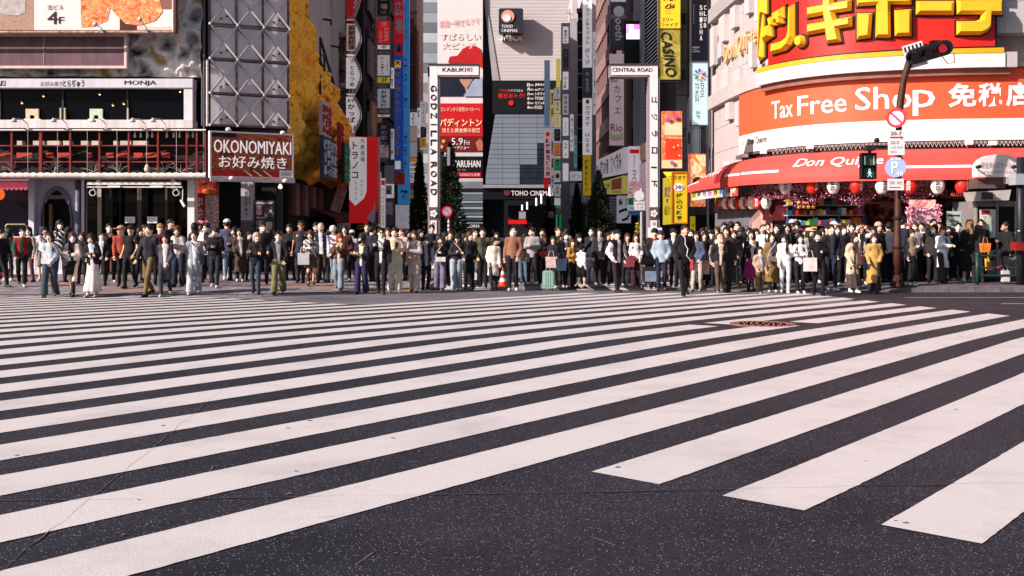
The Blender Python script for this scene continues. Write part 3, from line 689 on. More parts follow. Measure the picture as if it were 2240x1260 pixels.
for j in range(5):
    for i in range(3):
        cu, cv = (us[i] + us[i + 1]) / 2, (vsr[j] + vsr[j + 1]) / 2
        for a, b_ in ((us[i], vsr[j]), (us[i + 1], vsr[j]), (us[i], vsr[j + 1]), (us[i + 1], vsr[j + 1])):
            MB().bar(mp(a, b_, D1), mp(cu, cv, D0 + .16), .062).build('truss_bar', TBL, T)
            MB().bar(mp(a, b_, .03), mp(cu, cv, D0 + .16), .025).build('truss_tie', TB, T)
for i in range(4):
    for j in range(6): MB().lathe(mp(us[i], vsr[j], D1), [(.001, -.05), (.06, -.03), (.06, .03), (.001, .05)], 8).build('truss_node', TBL, T)
for j in range(5):
    for i in (0, 2):
        for du, dv in ((-.06, -.05), (.05, .04), (-.02, .055)):
            MB().lathe(mp((us[i] + us[i + 1]) / 2 + du, (vsr[j] + vsr[j + 1]) / 2 + dv, .06), [(.001, -.03), (.035, -.01), (.035, .03), (.001, .04)], 7, 'y').build('lamp_socket', DARKM, T)
# ---- okonomiyaki sign
ol = Vector((PX(462, 34.7), 34.7, 0)); orr = Vector((PX(639, 36.0), 36.0, 0)); zt, zb = P(462, 289, 34.7).z, P(462, 385, 34.7).z
q = [Vector((ol.x, ol.y, zt)), Vector((orr.x, orr.y, zt)), Vector((orr.x, orr.y, zb)), Vector((ol.x, ol.y, zb))]
FOOD = photo(['0e0a0c', '1c0e0e', '4a1c10', '8a3c1a', '1a0c0c', 'b87040'], 4, 2.0, 'warp')
ok = sign('photo_sign', 'okonomiyaki photo sign with big white letters and kana in a pale frame', q, lit(FOOD), .35, 'sign', frame=mat('d6cccc', .4, .1), fw=.05,  # face and letters glow to make up for the missing sun
    panels=[(0, .86, .84, 1, mat('b01a14', .5, .3, 6)), (.0, .0, .3, .1, mat('17131a')), (.84, .83, .995, .99, WHITE)],
    texts=[('OKONOMIYAKI', (.03, .16, .985, .46), lit(WHITE), {'bold': .012, 'extrude': .02}), ('お好み焼き', (.09, .52, .93, .8), lit(WHITE), {'bold': .0, 'extrude': .02}), ('とらぢゅう', (.855, .86, .985, .97), INK, {'bold': .02})])
mp = quadmap(q)
for a in (.38, .5, .62): MB().slab([mp(a, .84, .022), mp(a + .02, .84, .022), mp(a + .13, .985, .022), mp(a + .1, .985, .022)], .01).build('printed_streak', mat('d8c49a', .5), ok)
for a in (.1, .35, .6): MB().slab([mp(a + .2, .03, .022), mp(a + .26, .02, .022), mp(a + .44, .13, .022), mp(a + .4, .14, .022)], .01).build('printed_streak', mat('c86a3a', .5, .4, 8), ok)
MB().bar(mp(-.02, 1.07, .1), mp(1.02, 1.07, .1), .1, .16).build('shelf', mat('b8a9aa', .5, .3, 5), ok)
for i, (u, v) in enumerate(((.18, -.06), (.85, -.04), (.22, 1.05), (.88, 1.08))):
    c = mp(u, v, .3); r_ = thing('spot_lamp', ['white spotlight above the first letter of the okonomiyaki sign', 'white spotlight above the last letters of the okonomiyaki sign', 'small white spotlight on the ledge below the okonomiyaki sign, first kana', 'small white spotlight below the logo corner of the okonomiyaki sign'][i], 'lamp', tuple(c), 'spotlights round the okonomiyaki sign')
    MB().lathe(c, [(.001, -.08), (.08, -.05), (.1, 0), (.07, .05), (.001, .07)], 12, 'z').build('head', mat('e0d5d0', .4), r_, smooth=True); MB().bar(c, mp(u, v + .04, .02), .02).build('arm', STEEL, r_)
# ---- beneath it: menu boards, doorway, painted pillar
MENU = photo(['2a0c10', '8a2016', 'd8c0b8', '6a5a70', 'c07a30'], 7, 9.0, 'cell')
sign('menu_banner', 'tall red menu banner with food photographs and yellow brush writing', pq(428, 392, 478, 540, 36.4), mat('a81a18', .5, .15, 6), .08, 'banner',
    panels=[(.42, .24, 1, .8, MENU), (.04, .2, .4, .95, mat('8a1620', .5))], texts=[('やきそば', (.08, .04, .96, .13), mat('2e3a1a'), {'bold': .05}), ('鉄板焼', (.3, .14, .95, .22), mat('d8a82a'), {'bold': .03}), ('お好み焼もんじゃ', (.1, .26, .34, .9), mat('e8cfc8'), {'vert': True, 'bold': .02})])
MB().slab(pq(480, 396, 527, 610, 38.2), .1).build('doorway', mat('0c0a0b', .8, .3), A)
b = MB(); b.slab(pq(527, 396, 553, 482, 37.0), .3); t = thing('painted_pillar', 'pale pillar with black brush calligraphy above grey brick', 'pillar', tuple(P(540, 600, 37.0))); b.build('shaft', mat('a9a2ac', .6, .1, 3), t)
mp = quadmap(pq(527, 396, 553, 482, 37.0)); text(t, 'とらぢゅう', (.28, .24, .62, .92), mp, INK, vert=True, bold=.03); text(t, '鉄板居酒屋', (.64, .24, .8, .6), mp, INK, vert=True)
for j in range(17):
    for i in range(3):
        x0 = 527 + i * 10 - (5 if j % 2 else 0); x1 = min(553, x0 + 9.4); x0 = max(527, x0)
        if x1 - x0 > 1: MB().slab(pq(x0, 482.5 + j * 7.2, x1, 489 + j * 7.2, 37.0), .25).build('brick', mat('5f5a64', .8, .2, 4), t)
MB().slab(pq(527, 482, 553, 606, 37.04), .2).build('brick_core', mat('2c292e', .9), t)
MB().slab(pq(553, 396, 604, 610, 37.6), .1).build('dark_front', mat('0d0c10', .8), A)
BLK = photo(['0c0c10', '15151a', '3a2a2c', '8a7a78', 'b8a8a0'], 5, 3.3, 'cell')
sign('menu_board', 'black menu board with round dish photographs beside the calligraphy pillar', pq(557, 440, 599, 540, 36.8), mat('101014', .5), .08, 'menu board', frame=mat('2a2a30', .4), fw=.03,
    panels=[(.08, .1, .38, .3, photo(['c8b8b0', '8a2020', 'd8c8c0'], 9, 1.0, 'cell')), (.5, .12, .95, .34, BLK), (.1, .42, .5, .62, BLK), (.6, .45, .92, .8, photo(['c8b8b0', '7a5a50', 'd8c8c0'], 9, 6.0, 'cell'))],
    texts=[('鉄板焼もんじゃ居酒屋', (.05, .015, .95, .065), WHITE, {'bold': .03}), ('名物お好み焼', (.1, .34, .6, .38), WHITE), ('おすすめ', (.1, .68, .55, .73), WHITE)])
MB().slab(pq(603, 396, 616, 606, 38.4), .2).build('grey_column', mat('4a4852', .6, .2), A)
# ================================================================ street side of the corner building and the next ones (x 600-960)
WX = -8.1
B = thing('rock_building', 'street-side restaurant building with bulging yellow rock wall under grey panels', 'building', (WX, 45, 0))
YROCK = photo(['1a1004', 'b87a16', 'f6b830', 'ffc84a', 'e8a428', 'ffd878', '6a4408'], 3.2, 7.0, 'noise', .85)
prof = [(38.0, 15), (39.6, 10.4), (42, 9.0), (44.5, 7.8), (47, 6.3), (49, 5.2), (53.5, 4.4)]
def wxx(Y): return WX + max(0, min(Y, 48) - 38.2) * .088
def topz(Y): return float(np.interp(Y, [p[0] for p in prof], [p[1] for p in prof]))
mb = MB(); NY, NZ = 130, 90; vs = []
for j in range(NZ + 1):
    for i in range(NY + 1):
        Y = 38.1 + 15 * i / NY; z0 = 3.35 + .25 * mnoise.noise(Vector((Y * .6, 0, 3))); z1 = topz(Y) + .5 * mnoise.noise(Vector((Y * .9, 3, 1))); Z = z0 + (z1 - z0) * j / NZ
        q = Vector((Y * 1.35, Z * 1.0, 2.2)); w = mnoise.voronoi(q)[0]; h = .75 * (w[1] - w[0]) + .35 * fbm((Y * 2.3, Z * 2.0, 5), 5)
        e = min(1, (1 - j / NZ) * 6) * min(1, j / NZ * 8); g = min(1, (Y - 38.1) / .5)
        vs.append((wxx(Y) + (.12 + .8 * h) * e * g - .05 - .45 * (1 - e), Y, Z))
fs = [(j * (NY + 1) + i, j * (NY + 1) + i + 1, (j + 1) * (NY + 1) + i + 1, (j + 1) * (NY + 1) + i) for j in range(NZ) for i in range(NY)]
mb.add(vs, fs).build('rock_face', YROCK, B, smooth=True)
# rough yellow margin on the chamfer beside the truss sign
mp = quadmap([Vector((PX(629, 38.2), 38.2, 12)), Vector((WX - .05, 38.5, 12)), Vector((WX - .05, 38.5, 3.3)), Vector((PX(629, 38.2), 38.2, 3.3))])
GREYP = mat('aeb3bb', .5, .08, 1, grime=.2)
for i in range(9):
    y0 = 38.6 + i * 1.7; MB().box(WX - .3, y0, 4.5, WX - .16, y0 + 1.64, 19).build('panel', GREYP, B)
MB().prism([(WX - .3, 38.4, -.2), (WX - .3, 54, -.2), (WX - 6, 54, -.2), (WX - 6, 41, -.2)], (0, 0, 19)).build('wall', mat('6d6f78', .7, .15), B)
for i in range(5):
    c = (WX - .12, 41.5 + i * 2.1, 12.2 - i * .8); tag(MB().tube([c, (c[0] + .35, c[1], c[2] - .05), (c[0] + .35, c[1], c[2] - .25)], .05, 6).build('wall_hook', DARKM, B))
# thin ladder-like frame on the rock
t = thing('service_ladder', 'thin black steel ladder frame standing on the yellow rock wall', 'ladder', (WX + .6, 43, 4))
for Y in (41.4, 42.3, 44.2, 46): MB().bar((WX + .55, Y, 4.0), (WX + .55, Y, 9.0 - (Y - 41.4) * .45), .07).build('rail', DARKM, t)
for i in range(5): MB().bar((WX + .55, 41.4, 5 + i * .85), (WX + .55, 42.3, 5 + i * .85), .05).build('rung', DARKM, t)
MB().bar((WX + .55, 41.4, 9.0), (WX + .55, 46.2, 6.9), .09).build('brace', DARKM, t); MB().bar((WX + .5, 41.4, 8.3), (WX + .5, 45.5, 6.6), .07).build('brace', DARKM, t); MB().bar((WX + .6, 41.6, 4.4), (WX + .6, 46.4, 3.6), .06).build('brace', mat('5a3a1c', .7), t)
# kana signboards fixed on the rock
def wall_sign(name, label, Y0, Y1, z0, z1, m, s_, tm, x=WX + .95, th=.12, cols=1, group='stacked kana boards on the yellow rock'):
    q = [Vector((x, Y0, z1)), Vector((x, Y1, z1)), Vector((x, Y1, z0)), Vector((x, Y0, z0))]; r_ = thing(name, label, 'sign', (x, (Y0 + Y1) / 2, z0), group)
    MB().box(x - th, Y0, z0, x, Y1, z1).build('panel', m, r_); n = Vector((1, 0, 0))
    mpq = lambda a, b_, o=0: q[0] * (1 - a) * (1 - b_) + q[1] * a * (1 - b_) + q[2] * a * b_ + q[3] * (1 - a) * b_ + n * o
    k = len(s_)
    for i, c in enumerate(s_):
        text(r_, c, ((i + .06) / k, .06, (i + .94) / k, .94), mpq, tm, bold=.02, vert=True, extrude=.04)
    return r_
wall_sign('kana_sign', 'white and red stacked kana board highest on the yellow rock', 39.3, 41.3, 5.0, 6.3, mat('b4aab2', .6), ['お好み', 'もんじゃ', '鉄板焼'], RED, WX + 1.0)
wall_sign('kana_sign', 'red hanging kana board between the ladder feet', 42.4, 43.4, 4.3, 5.8, mat('b03028', .6), ['鉄板焼', '焼そば'], RED, WX + 1.15)
wall_sign('kana_sign', 'large slate blue kana board low on the rock behind the photo sign', 38.7, 41.6, 3.35, 4.95, mat('2c3446', .6, .2), ['ビール', '焼酎ハイ', '日本酒', '飲放題'], mat('c9d2e4'), WX + 1.15)
wall_sign('kana_sign', 'dark green kana board in the middle of the rock', 42.6, 46, 3.35, 5.0, mat('10302a', .6, .2), ['お好み焼', '広島焼', 'もんじゃ', '鉄板'], mat('4fb08a'), WX + 1.3)
wall_sign('kana_sign', 'small slate blue kana board at the far end of the rock', 47.2, 50.5, 3.7, 4.9, mat('2c3a4e', .6, .2), ['宴会', '飲放', '個室'], mat('9fb0c8'), WX + 1.5)
# ground floor under the rock: dark front with boards and maroon awnings
MB().box(WX - .3, 38.5, -.2, WX - .1, 54, 3.4).build('shopfront', mat('141015', .8, .3), B)
rr = random.Random(3)
for i in range(15):
    Y = 38.9 + i * .42; MB().box(WX - .1, Y, 2.0, WX + .02, Y + .26, 3.2).build('plank', mat(['5a3a30', '7a5a50', '8a7670', '4a2c28'][i % 4], .7, .2), B)
for i, (Y0, Y1) in enumerate(((42.2, 45.8), (46.2, 50.5))):
    t = thing('awning', ['dark maroon awning under the yellow rock, nearer the ladder', 'dark maroon awning under the yellow rock, nearer the hanging banner'][i], 'awning', (WX, Y0, 2.2), 'maroon awnings under the rock')
    MB().prism([(WX, Y0, 2.35), (WX, Y1, 2.35), (WX + 1.0, Y1, 1.95), (WX + 1.0, Y0, 1.95)], (0, 0, -.05)).build('cloth', mat('4a1428', .7), t); MB().box(WX + .98, Y0, 1.75, WX + 1.02, Y1, 1.96).build('valance', mat('5a1a30', .7), t)
for i, (x, y, w, h, c, s_) in enumerate(((737, 433, 26, 52, 'b7a6ac', 'やきとり'),)):
    q = [P(741, 408, 45), P(760, 414, 46), P(743, 466, 46), P(724, 460, 45)]
    sign('tilted_board', 'tilted pale menu board hanging under the yellow rock', q, mat('b9aab0', .6, .1), .06, 'sign', texts=[('飲み放題', (.1, .05, .45, .48), INK, {'vert': True}), ('食べ放題', (.55, .05, .9, .48), INK, {'vert': True}), ('宴会コース', (.1, .52, .45, .97), RED, {'vert': True}), ('鉄板焼', (.55, .52, .9, .97), INK, {'vert': True})])
sign('shop_board', 'low cream shop board with red kana beneath the bulging banner', pq(738, 488, 766, 512, 43.5), mat('bfb2a8', .6, .15), .1, 'sign', texts=[('トラノコ', (.1, .1, .9, .45), RED, {'bold': .03}), ('大衆酒場', (.1, .55, .9, .9), INK)])
sign('shop_board', 'small orange board on the pavement under the red shield banner', pq(781, 492, 800, 502, 43), mat('b86a1e', .6, .15), .1, 'sign', texts=[('営業中', (.1, .15, .9, .85), mat('4a1a10'), {'bold': .03})])
t = thing('light_bulb', 'bare lit bulb beneath the okonomiyaki sign end', 'lamp', tuple(P(613, 409, 37))); MB().lathe(P(613, 409, 37), [(.001, -.07), (.06, -.04), (.075, 0), (.05, .05), (.02, .1), (.001, .1)], 12).build('glass', mat('ffe2b8', .3, 0, emit=2.0), t, smooth=True); MB().tube([P(613, 404, 37), P(605, 398, 37.4)], .02, 6).build('stem', DARKM, t)
# thatched twig column with capital
t = thing('twig_column', 'column wrapped in brown twigs at the end of the yellow rock', 'column', (PX(746, 50), 50, 5)); cx = PX(746, 50.6)
b = MB(); rr = random.Random(2)
for i in range(420):
    a = rr.uniform(math.pi * .9, math.pi * 2.1); z = rr.uniform(6.0, 10.6); l = rr.uniform(.3, .8); r0 = .42 if z > 8.2 else .58; tw = rr.uniform(-.5, .5)
    b.bar((cx + r0 * math.cos(a), 50.6 + r0 * math.sin(a), z), (cx + r0 * 1.06 * math.cos(a + tw), 50.6 + r0 * 1.06 * math.sin(a + tw), z - l), .03)
b.build('twigs', mat('6d5644', .9, .4, 6), t, kind='stuff'); MB().lathe((cx, 50.6, 5.9), [(.5, 0), (.52, 2.2), (.36, 2.4), (.36, 4.6), (.5, 4.75), (.001, 4.8)], 12).build('core', mat('3f3028', .9, .3), t)
for z in (8.15, 10.55): MB().lathe((cx, 50.6, z), [(.36, 0), (.5, .1), (.56, .2), (.56, .3), (.001, .3)], 14).build('capital', mat('8f8682', .7, .2), t)
# ---- column of lens-shaped lightbox signs
def lens_sign(y0, y1, m, label, texts, panels=(), d=47.5, xr=775, bul=14, x0=757):
    n = 9; pts = []
    for i in range(n + 1): f = i / n; pts.append((xr + bul * math.sin(math.pi * f), y0 + (y1 - y0) * f))
    poly = [P(x0, y0, d)] + [P(x, y, d) for x, y in pts] + [P(x0, y1, d)]
    t = thing('lens_sign', label, 'sign', tuple(P(x0 + 12, y1, d)), 'bulging lightbox signs in one column')
    MB().prism(poly, (0, .35, 0)).build('panel', m, t); mpq = quadmap(pq(x0, y0, xr + bul, y1, d)); b = MB()
    for (xa, ya), (xb, yb) in zip(pts, pts[1:]): b.bar(P(xa, ya, d - .03), P(xb, yb, d - .03), .06, .12)
    b.build('rim', mat('a49a9c', .4, .15), t)
    for a in panels: MB().slab([mpq(a[0], a[1], .012), mpq(a[2], a[1], .012), mpq(a[2], a[3], .012), mpq(a[0], a[3], .012)], .01).build('printed_field', a[4], t)
    for s_ in texts: text(t, s_[0], s_[1], mpq, s_[2], vert=s_[3], bold=s_[4], off=.016)
W2 = lit(mat('cfc6c8', .5, .06, grime=.15))  # lens sign faces carry an added glow against the street shade
lens_sign(-70, 35, lit(mat('8a1018', .5)), 'dark red bulging sign at the top of the column', [('うまか', (.05, .2, .4, .62), WHITE, True, .04), ('3F', (.5, .62, .85, .85), WHITE, False, .02)])
lens_sign(43, 120, W2, 'red-edged bulging okonomiyaki sign, second floor, with cream field', [('お好み焼き', (.18, .17, .62, .86), INK, True, .04), ('2階', (.15, .89, .62, .98), WHITE, False, .02)], [(0, .02, .75, .12, mat('a81a1c')), (0, .12, .05, .88, mat('a81a1c')), (0, .88, .7, .98, mat('a81a1c')), (.1, .14, .66, .86, mat('d8b49a'))])
lens_sign(126, 205, W2, 'white bulging sign with brush kana above its black floor label', [('虎', (.3, .03, .58, .16), INK, False, 0), ('とらつめ', (.24, .2, .6, .82), INK, True, .03), ('1F', (.2, .88, .6, .98), WHITE, False, .03)], [(0, .86, .66, 1, BLACK)])
lens_sign(212, 288, W2, 'white bulging basement sign at the foot of the column', [('新宿', (.12, .06, .62, .16), INK, False, .03), ('かっぱ', (.1, .18, .64, .76), INK, True, .05), ('B1', (.16, .82, .6, .95), INK, False, .03)])
MB().slab(pq(759, -70, 776, 300, 47.85), .15).build('sign_post', mat('a59ea2', .5), B)
# ---- red shield banner sign
d = 44.0; t = thing('shield_sign', 'tall red sign with white shield field, red katakana and curved lower edge', 'sign', tuple(P(790, 490, d)))
poly = [(763, 298), (826, 300), (826, 440), (822, 462), (812, 478), (800, 488), (764, 488)]
MB().prism([P(x, y, d) for x, y in poly], (0, .5, 0)).build('panel', lit(mat('b00f17', .45, .06)), t)  # added glow brightens the shaded red panel and its pale shield
MB().prism([P(x, y, d - .012) for x, y in [(764, 299), (802, 301), (802, 418), (796, 434), (777, 450), (764, 436)]], (0, .01, 0)).build('shield_field', lit(mat('c5bcc0', .5, .05)), t)
MB().prism([P(x, y, d - .016) for x, y in [(803, 476), (817, 455), (820, 440), (820, 486), (812, 487)]], (0, .01, 0)).build('curl_field', mat('c9bfc4', .5, .05), t)
mpq = quadmap(pq(763, 298, 826, 488, d)); text(t, 'トラノコ', (.08, .05, .36, .5), mpq, mat('b01620'), vert=True, bold=.055, off=.02); text(t, '大衆酒場', (.4, .02, .56, .3), mpq, INK, vert=True, bold=.01, off=.02)
text(t, 'やきとり', (.4, .49, .5, .7), mpq, INK, vert=True, off=.02); text(t, 'やきとん', (.2, .52, .3, .74), mpq, INK, vert=True, off=.02)
b = MB()
for i in range(48): b.slab(pq(827, 300 + i * 4, 831, 302.4 + i * 4, d + .1), .1)
b.build('edge_bulb', mat('d8ccc8', .4), t, kind='stuff'); MB().slab(pq(826, 299, 829, 490, d + .15), .3).build('edge', mat('6a1a1e', .5), t)
# ---- next building and its sign columns
B2 = thing('dark_building', 'narrow dark street building with slanted grey fins beyond the rock wall', 'building', (-7.3, 58, 0))
MB().prism([(-7.35, 52, -.2), (-7.35, 69, -.2), (-20, 69, -.2), (-20, 54, -.2)], (0, 0, 25)).build('wall', mat('17161c', .7, .3), B2)
for i, z in enumerate((4.5, 8.2, 11.4, 14.6)):
    MB().prism([(-7.3, 53, z + 2.9), (-7.3, 60.5, z + 2.4), (-7.3, 60.5, z + .6), (-7.3, 53, z + 1.1)], (.12, 0, 0)).build('fin', mat('7a7078', .6, .3, 2), B2)
    MB().box(-7.34, 53, z - .2, -7.2, 68, z + .25).build('floor_band', mat('3a353c', .7), B2)
MB().prism([(-7.25, 53.5, 5.6), (-7.25, 57.6, 5.6), (-7.25, 57.6, 8.0), (-7.25, 53.5, 8.0)], (.12, 0, 0)).build('orange_panel', photo(['b8742a', 'd09a4a', '8a4a5a'], 1.5, 4.4), B2)
MB().slab(pq(814, -40, 822, 500, 55), .3).build('sign_mast', mat('6a6268', .5), B2)
for i in range(13):
    y = 14 + i * 39.5
    b = MB()
    for a, b_, c, e in ((814, y, 825, y + 1.6), (814, y + 7.5, 825, y + 9), (814, y, 816, y + 9), (823, y, 825, y + 9)): b.slab(pq(a, b_, c, e, 54.8), .1)
    b.build('mast_ring', mat('b8aeb2', .5), B2)
def col(x0, x1, d, rows, grp, cat='sign', thick=.25, name='street_sign', frame=None, post=None):
    for y0, y1, m, label, panels, texts in rows:
        sign(name, label, pq(x0, y0, x1, y1, d), m, thick, cat, grp, frame=frame, fw=.03, panels=panels, texts=texts)
GR = mat('b2aab0', .55, .08, grime=.2); WS = mat('c9c2c6', .55, .06, grime=.1); NAVY = mat('14151d', .5, .15)
col(826, 853, 53, [
 (-45, 32, mat('121014', .5), 'black sign with gold brush characters above the red fan sign', [], [('農場', (.22, .5, .8, .86), mat('c8b98a'), {'vert': True, 'bold': .03}), ('5F', (.3, .9, .7, .97), mat('c8b98a'))]),
 (45, 97, mat('c4161c', .5, .06), 'red lightbox with white fan crest and brush kana', [], [('さかい', (.1, .42, .42, .95), WHITE, {'vert': True, 'bold': .04}), ('炉端焼屋', (.52, .28, .9, .9), WHITE, {'vert': True, 'bold': .01})]),
 (97, 108, WS, 'narrow white fourth-floor label under the red fan sign', [], [('4F', (.3, .15, .75, .85), RED, {'bold': .02})]),
 (111, 119, mat('3a343a', .6), 'narrow dark strip with red corner between two lightboxes', [(.15, .1, .35, .9, RED)], [('へ', (.6, .2, .95, .8), WHITE)]),
 (120, 167, GR, 'grey-white lightbox with loose black kana above a yellow label', [], [('としゅ家ナワ', (.22, .08, .55, .95), INK, {'vert': True, 'bold': .02}), ('旨い酒肴処', (.68, .2, .84, .75), INK, {'vert': True})]),
 (167, 182, mat('a8983a', .5), 'yellow-green third-floor label with dark figures', [], [('3F', (.3, .15, .8, .85), INK, {'bold': .02})]),
 (194, 237, mat('8e8a94', .55, .1), 'grey okonomiyaki lightbox with black kana', [], [('お好み焼', (.25, .06, .75, .96), INK, {'vert': True, 'bold': .03})]),
 (238, 249, mat('2a282e', .5), 'dark label with pale characters below the grey okonomiyaki lightbox', [], [('大阪家', (.08, .15, .95, .85), WS, {'bold': .03})]),
 (249, 256, GR, 'thin pale strip with floor number under the dark label', [], [('B1', (.3, .2, .7, .8), INK)]),
 (270, 355, NAVY, 'tall black sign with white brush characters and a photo field', [(.1, .55, .9, .88, photo(['15121a', '5a4a58', '8a7a80', '1a1a22'], 3, 2.2))], [('海の家へ', (.22, .04, .78, .56), WS, {'vert': True, 'bold': .01}), ('居酒屋', (.15, .9, .85, .98), GR)]),
 ], 'lightbox signs stacked on the dark mast', frame=mat('46414a', .5))
text(bpy.data.objects['street_sign.001'], '扇', (.28, .05, .72, .26), quadmap(pq(826, 45, 853, 97, 53)), WHITE, bold=.04, off=.016)
col(841, 861, 57, [(362, 400, mat('4a474e', .6, .2), 'dark grey sign with chalky kana near the street lamp', [], [('もつやき', (.3, .1, .75, .9), WS, {'vert': True})]), (402, 433, WS, 'white square sign with a dark round drawing', [(.2, .1, .8, .75, photo(['17151a', '3a363a', 'bdb5b8'], 4, 1.1))], []),
 (436, 492, mat('2a2732', .6, .3), 'dim purple poster wall under the white square sign', [(.1, .1, .9, .6, photo(['15131a', '5a5262', '2a2630'], 3, 8.1))], [])], 'small signs low on the dark building')
sign('street_sign', 'slim white vertical sign with red kana lit at its edge', pq(833, 390, 843, 498, 51), WS, .2, 'sign', frame=mat('e8e2e2', .4), fw=.02, panels=[(.0, .04, .9, .14, RED)], texts=[('ラーメン', (.2, .2, .8, .5), mat('8a2020'), {'vert': True, 'bold': .02}), ('営業中味自慢', (.2, .53, .8, .96), mat('a8642a'), {'vert': True})])
sign('street_sign', 'beige vertical board beside the bulb-edged red shield sign', pq(827, 376, 833, 495, 50), mat('a8917e', .6), .2, 'sign')
# drugstore mast: red, violet emblem, blue
BLUE = mat('16398a', .5, .08); YEL = mat('d8a52a', .5, .06)
d = 60
sign('street_sign', 'red vertical sign with large white characters high above the violet disc', pq(862, -90, 882, 90, d), mat('9c1220', .5, .06), .4, 'sign', texts=[('大歓広場', (.1, .08, .9, .92), WS, {'vert': True, 'bold': .04})])
t = sign('street_sign', 'square sign with violet disc and small black witch-hat shape', pq(862, 90, 882, 120, d), mat('9c1220', .5), .4, 'sign', panels=[])
c = P(872, 104, d - .02); MB().lathe(c, [(.001, -.01), (.27, -.01), (.27, 0)], 20, 'y').build('disc', mat('8a6aa8', .5), t); MB().prism([P(868, 112, d - .04), P(878, 112, d - .04), P(875, 104, d - .04), P(873, 96, d - .04), P(871, 104, d - .04)], (0, .01, 0)).build('emblem', BLACK, t)
q = pq(862, 120, 882, 375, d); yy = lambda y: (y - 120) / 255
sign('street_sign', 'long blue drugstore sign with yellow katakana and red medicine mark', q, BLUE, .4, 'sign', panels=[(.08, yy(132), .72, yy(149), YEL), (.1, yy(352), .72, yy(370), WS)],
  texts=[('薬', (.12, yy(133), .68, yy(148)), RED, {'bold': .05}), ('マツモトキヨシ', (.02, yy(155), .78, yy(263)), YEL, {'vert': True, 'bold': .06}), ('Tax Free Shop', (.12, yy(274), .6, yy(340)), YEL, {'rot': True, 'bold': .01, 'vert': True})])
sign('street_sign', 'dark red square plate at the foot of the drugstore sign', pq(864, 378, 885, 404, d - .5), mat('6a1a18', .6, .2), .2, 'sign', texts=[('新宿東口店', (.15, .1, .85, .9), mat('3a0c0c'), {'vert': True})])
d = 64; BL2 = mat('2f6fa8', .5, .08); q = pq(883, -60, 895, 445, d); yy = lambda y: (y + 60) / 505
sign('street_sign', 'very tall sky-blue karaoke sign with dark red katakana', q, BL2, .5, 'sign', texts=[('リーパ', (.05, yy(5), .6, yy(90)), mat('7a1420'), {'vert': True, 'bold': .04}), ('ニュー館', (.05, yy(122), .65, yy(240)), mat('7a1420'), {'vert': True, 'bold': .04}), ('カラト', (.05, yy(290), .65, yy(372)), mat('7a1420'), {'vert': True, 'bold': .04})])
sign('street_sign', 'blue lower end of the karaoke sign with one large dark character', pq(870, 404, 896, 446, d - .6), BL2, .4, 'sign', texts=[('館', (.2, .25, .85, .75), mat('5a1424'), {'bold': .06})])
sign('street_sign', 'pale poster board with grey line drawing below the blue sign', pq(865, 448, 895, 500, d), mat('a29ca8', .6, .15), .2, 'poster', panels=[(.4, .35, .7, .65, photo(['8a8490', 'a29ca8', '6a6470'], 5, 3.1))])
# pink tower, brown slabs and small signs beyond
B3 = thing('pink_building', 'pink plastered street building with brown piers beyond the karaoke sign', 'building', (PX(905, 78), 78, 0))
MB().prism([(PX(893, 74), 74, -.2), (PX(911, 74), 74, -.2), (PX(926, 96), 96, -.2), (-20, 96, -.2), (-20, 74, -.2)], (0, 0, 26)).build('wall', mat('c7978c', .7, .1, 1, grime=.2), B3)
for x0, x1, y0 in ((895, 905, 40), (897, 900, 82), (907, 911, 55), (913, 915, 65)): MB().slab(pq(x0, y0, x1, 560, 73.5), .4).build('pier', mat('7a4a42', .7, .2), B3)
for y in (26, 142): MB().slab(pq(893, y - 2, 912, y + 2, 73.4), .3).build('band', mat('8a6a64', .7), B3)
col(897, 912, 70, [
 (238, 246, mat('3a3a44', .5), 'narrow dark strip above the white letter sign', [], []),
 (246, 274, WS, 'white sign with three large black letters', [], [('TFC', (.25, .08, .75, .95), INK, {'vert': True, 'bold': .05})]),
 (276, 309, mat('9a807a', .6), 'plain beige panel under the white letter sign', [], []), (311, 343, mat('8a929a', .5), 'plain grey-blue panel in the far sign stack', [], []),
 (345, 378, WS, 'white sign with orange head and dark numerals', [(0, 0, 1, .3, mat('b8742a'))], [('90限', (.05, .35, .95, .6), INK, {'bold': .04}), ('台真', (.05, .65, .95, .9), INK, {'bold': .03})]),
 (380, 400, GR, 'pale sign with red dot under the numeral sign', [(.1, .15, .35, .5, RED)], [('メンズ', (.1, .6, .9, .9), INK)]), (402, 412, mat('6a1a28', .5), 'small dark red sign in the far stack', [], [('733', (.1, .2, .9, .8), GR)]), (414, 423, mat('55606a', .5), 'small slate sign in the far stack', [], []), (425, 434, mat('8a6428', .5), 'small ochre sign at the foot of the far stack', [], [])], 'far stack of small signs by the pink building')
col(919, 932, 72, [(222, 276, GR, 'slim pale sign with tiny vertical writing', [], [('マッサージ', (.3, .08, .7, .9), INK, {'vert': True})]), (278, 300, mat('15151a'), 'small black sign with white script', [], [('ダリア', (.2, .1, .8, .9), WS, {'vert': True})]), (302, 322, mat('a87a26', .5), 'small ochre sign under the black script sign', [], [('質屋', (.25, .1, .75, .9), mat('3a2a10'), {'vert': True})]), (323, 327, GR, 'thin pale strip under the ochre sign', [], [])], 'second far stack of small signs')
B4 = thing('striped_tower', 'grey striped glass tower behind the white gate', 'building', (PX(942, 135), 135, 0))
for i in range(22):
    c = ['9aa0a6', '7d848c', 'b4b8bc', '6a7078'][(i * 7) % 4]; MB().slab(pq(926, -60 + i * 22, 958, -38.6 + i * 22, 135), 6).build('floor_band', mat(c, .35, .1, .6), B4)
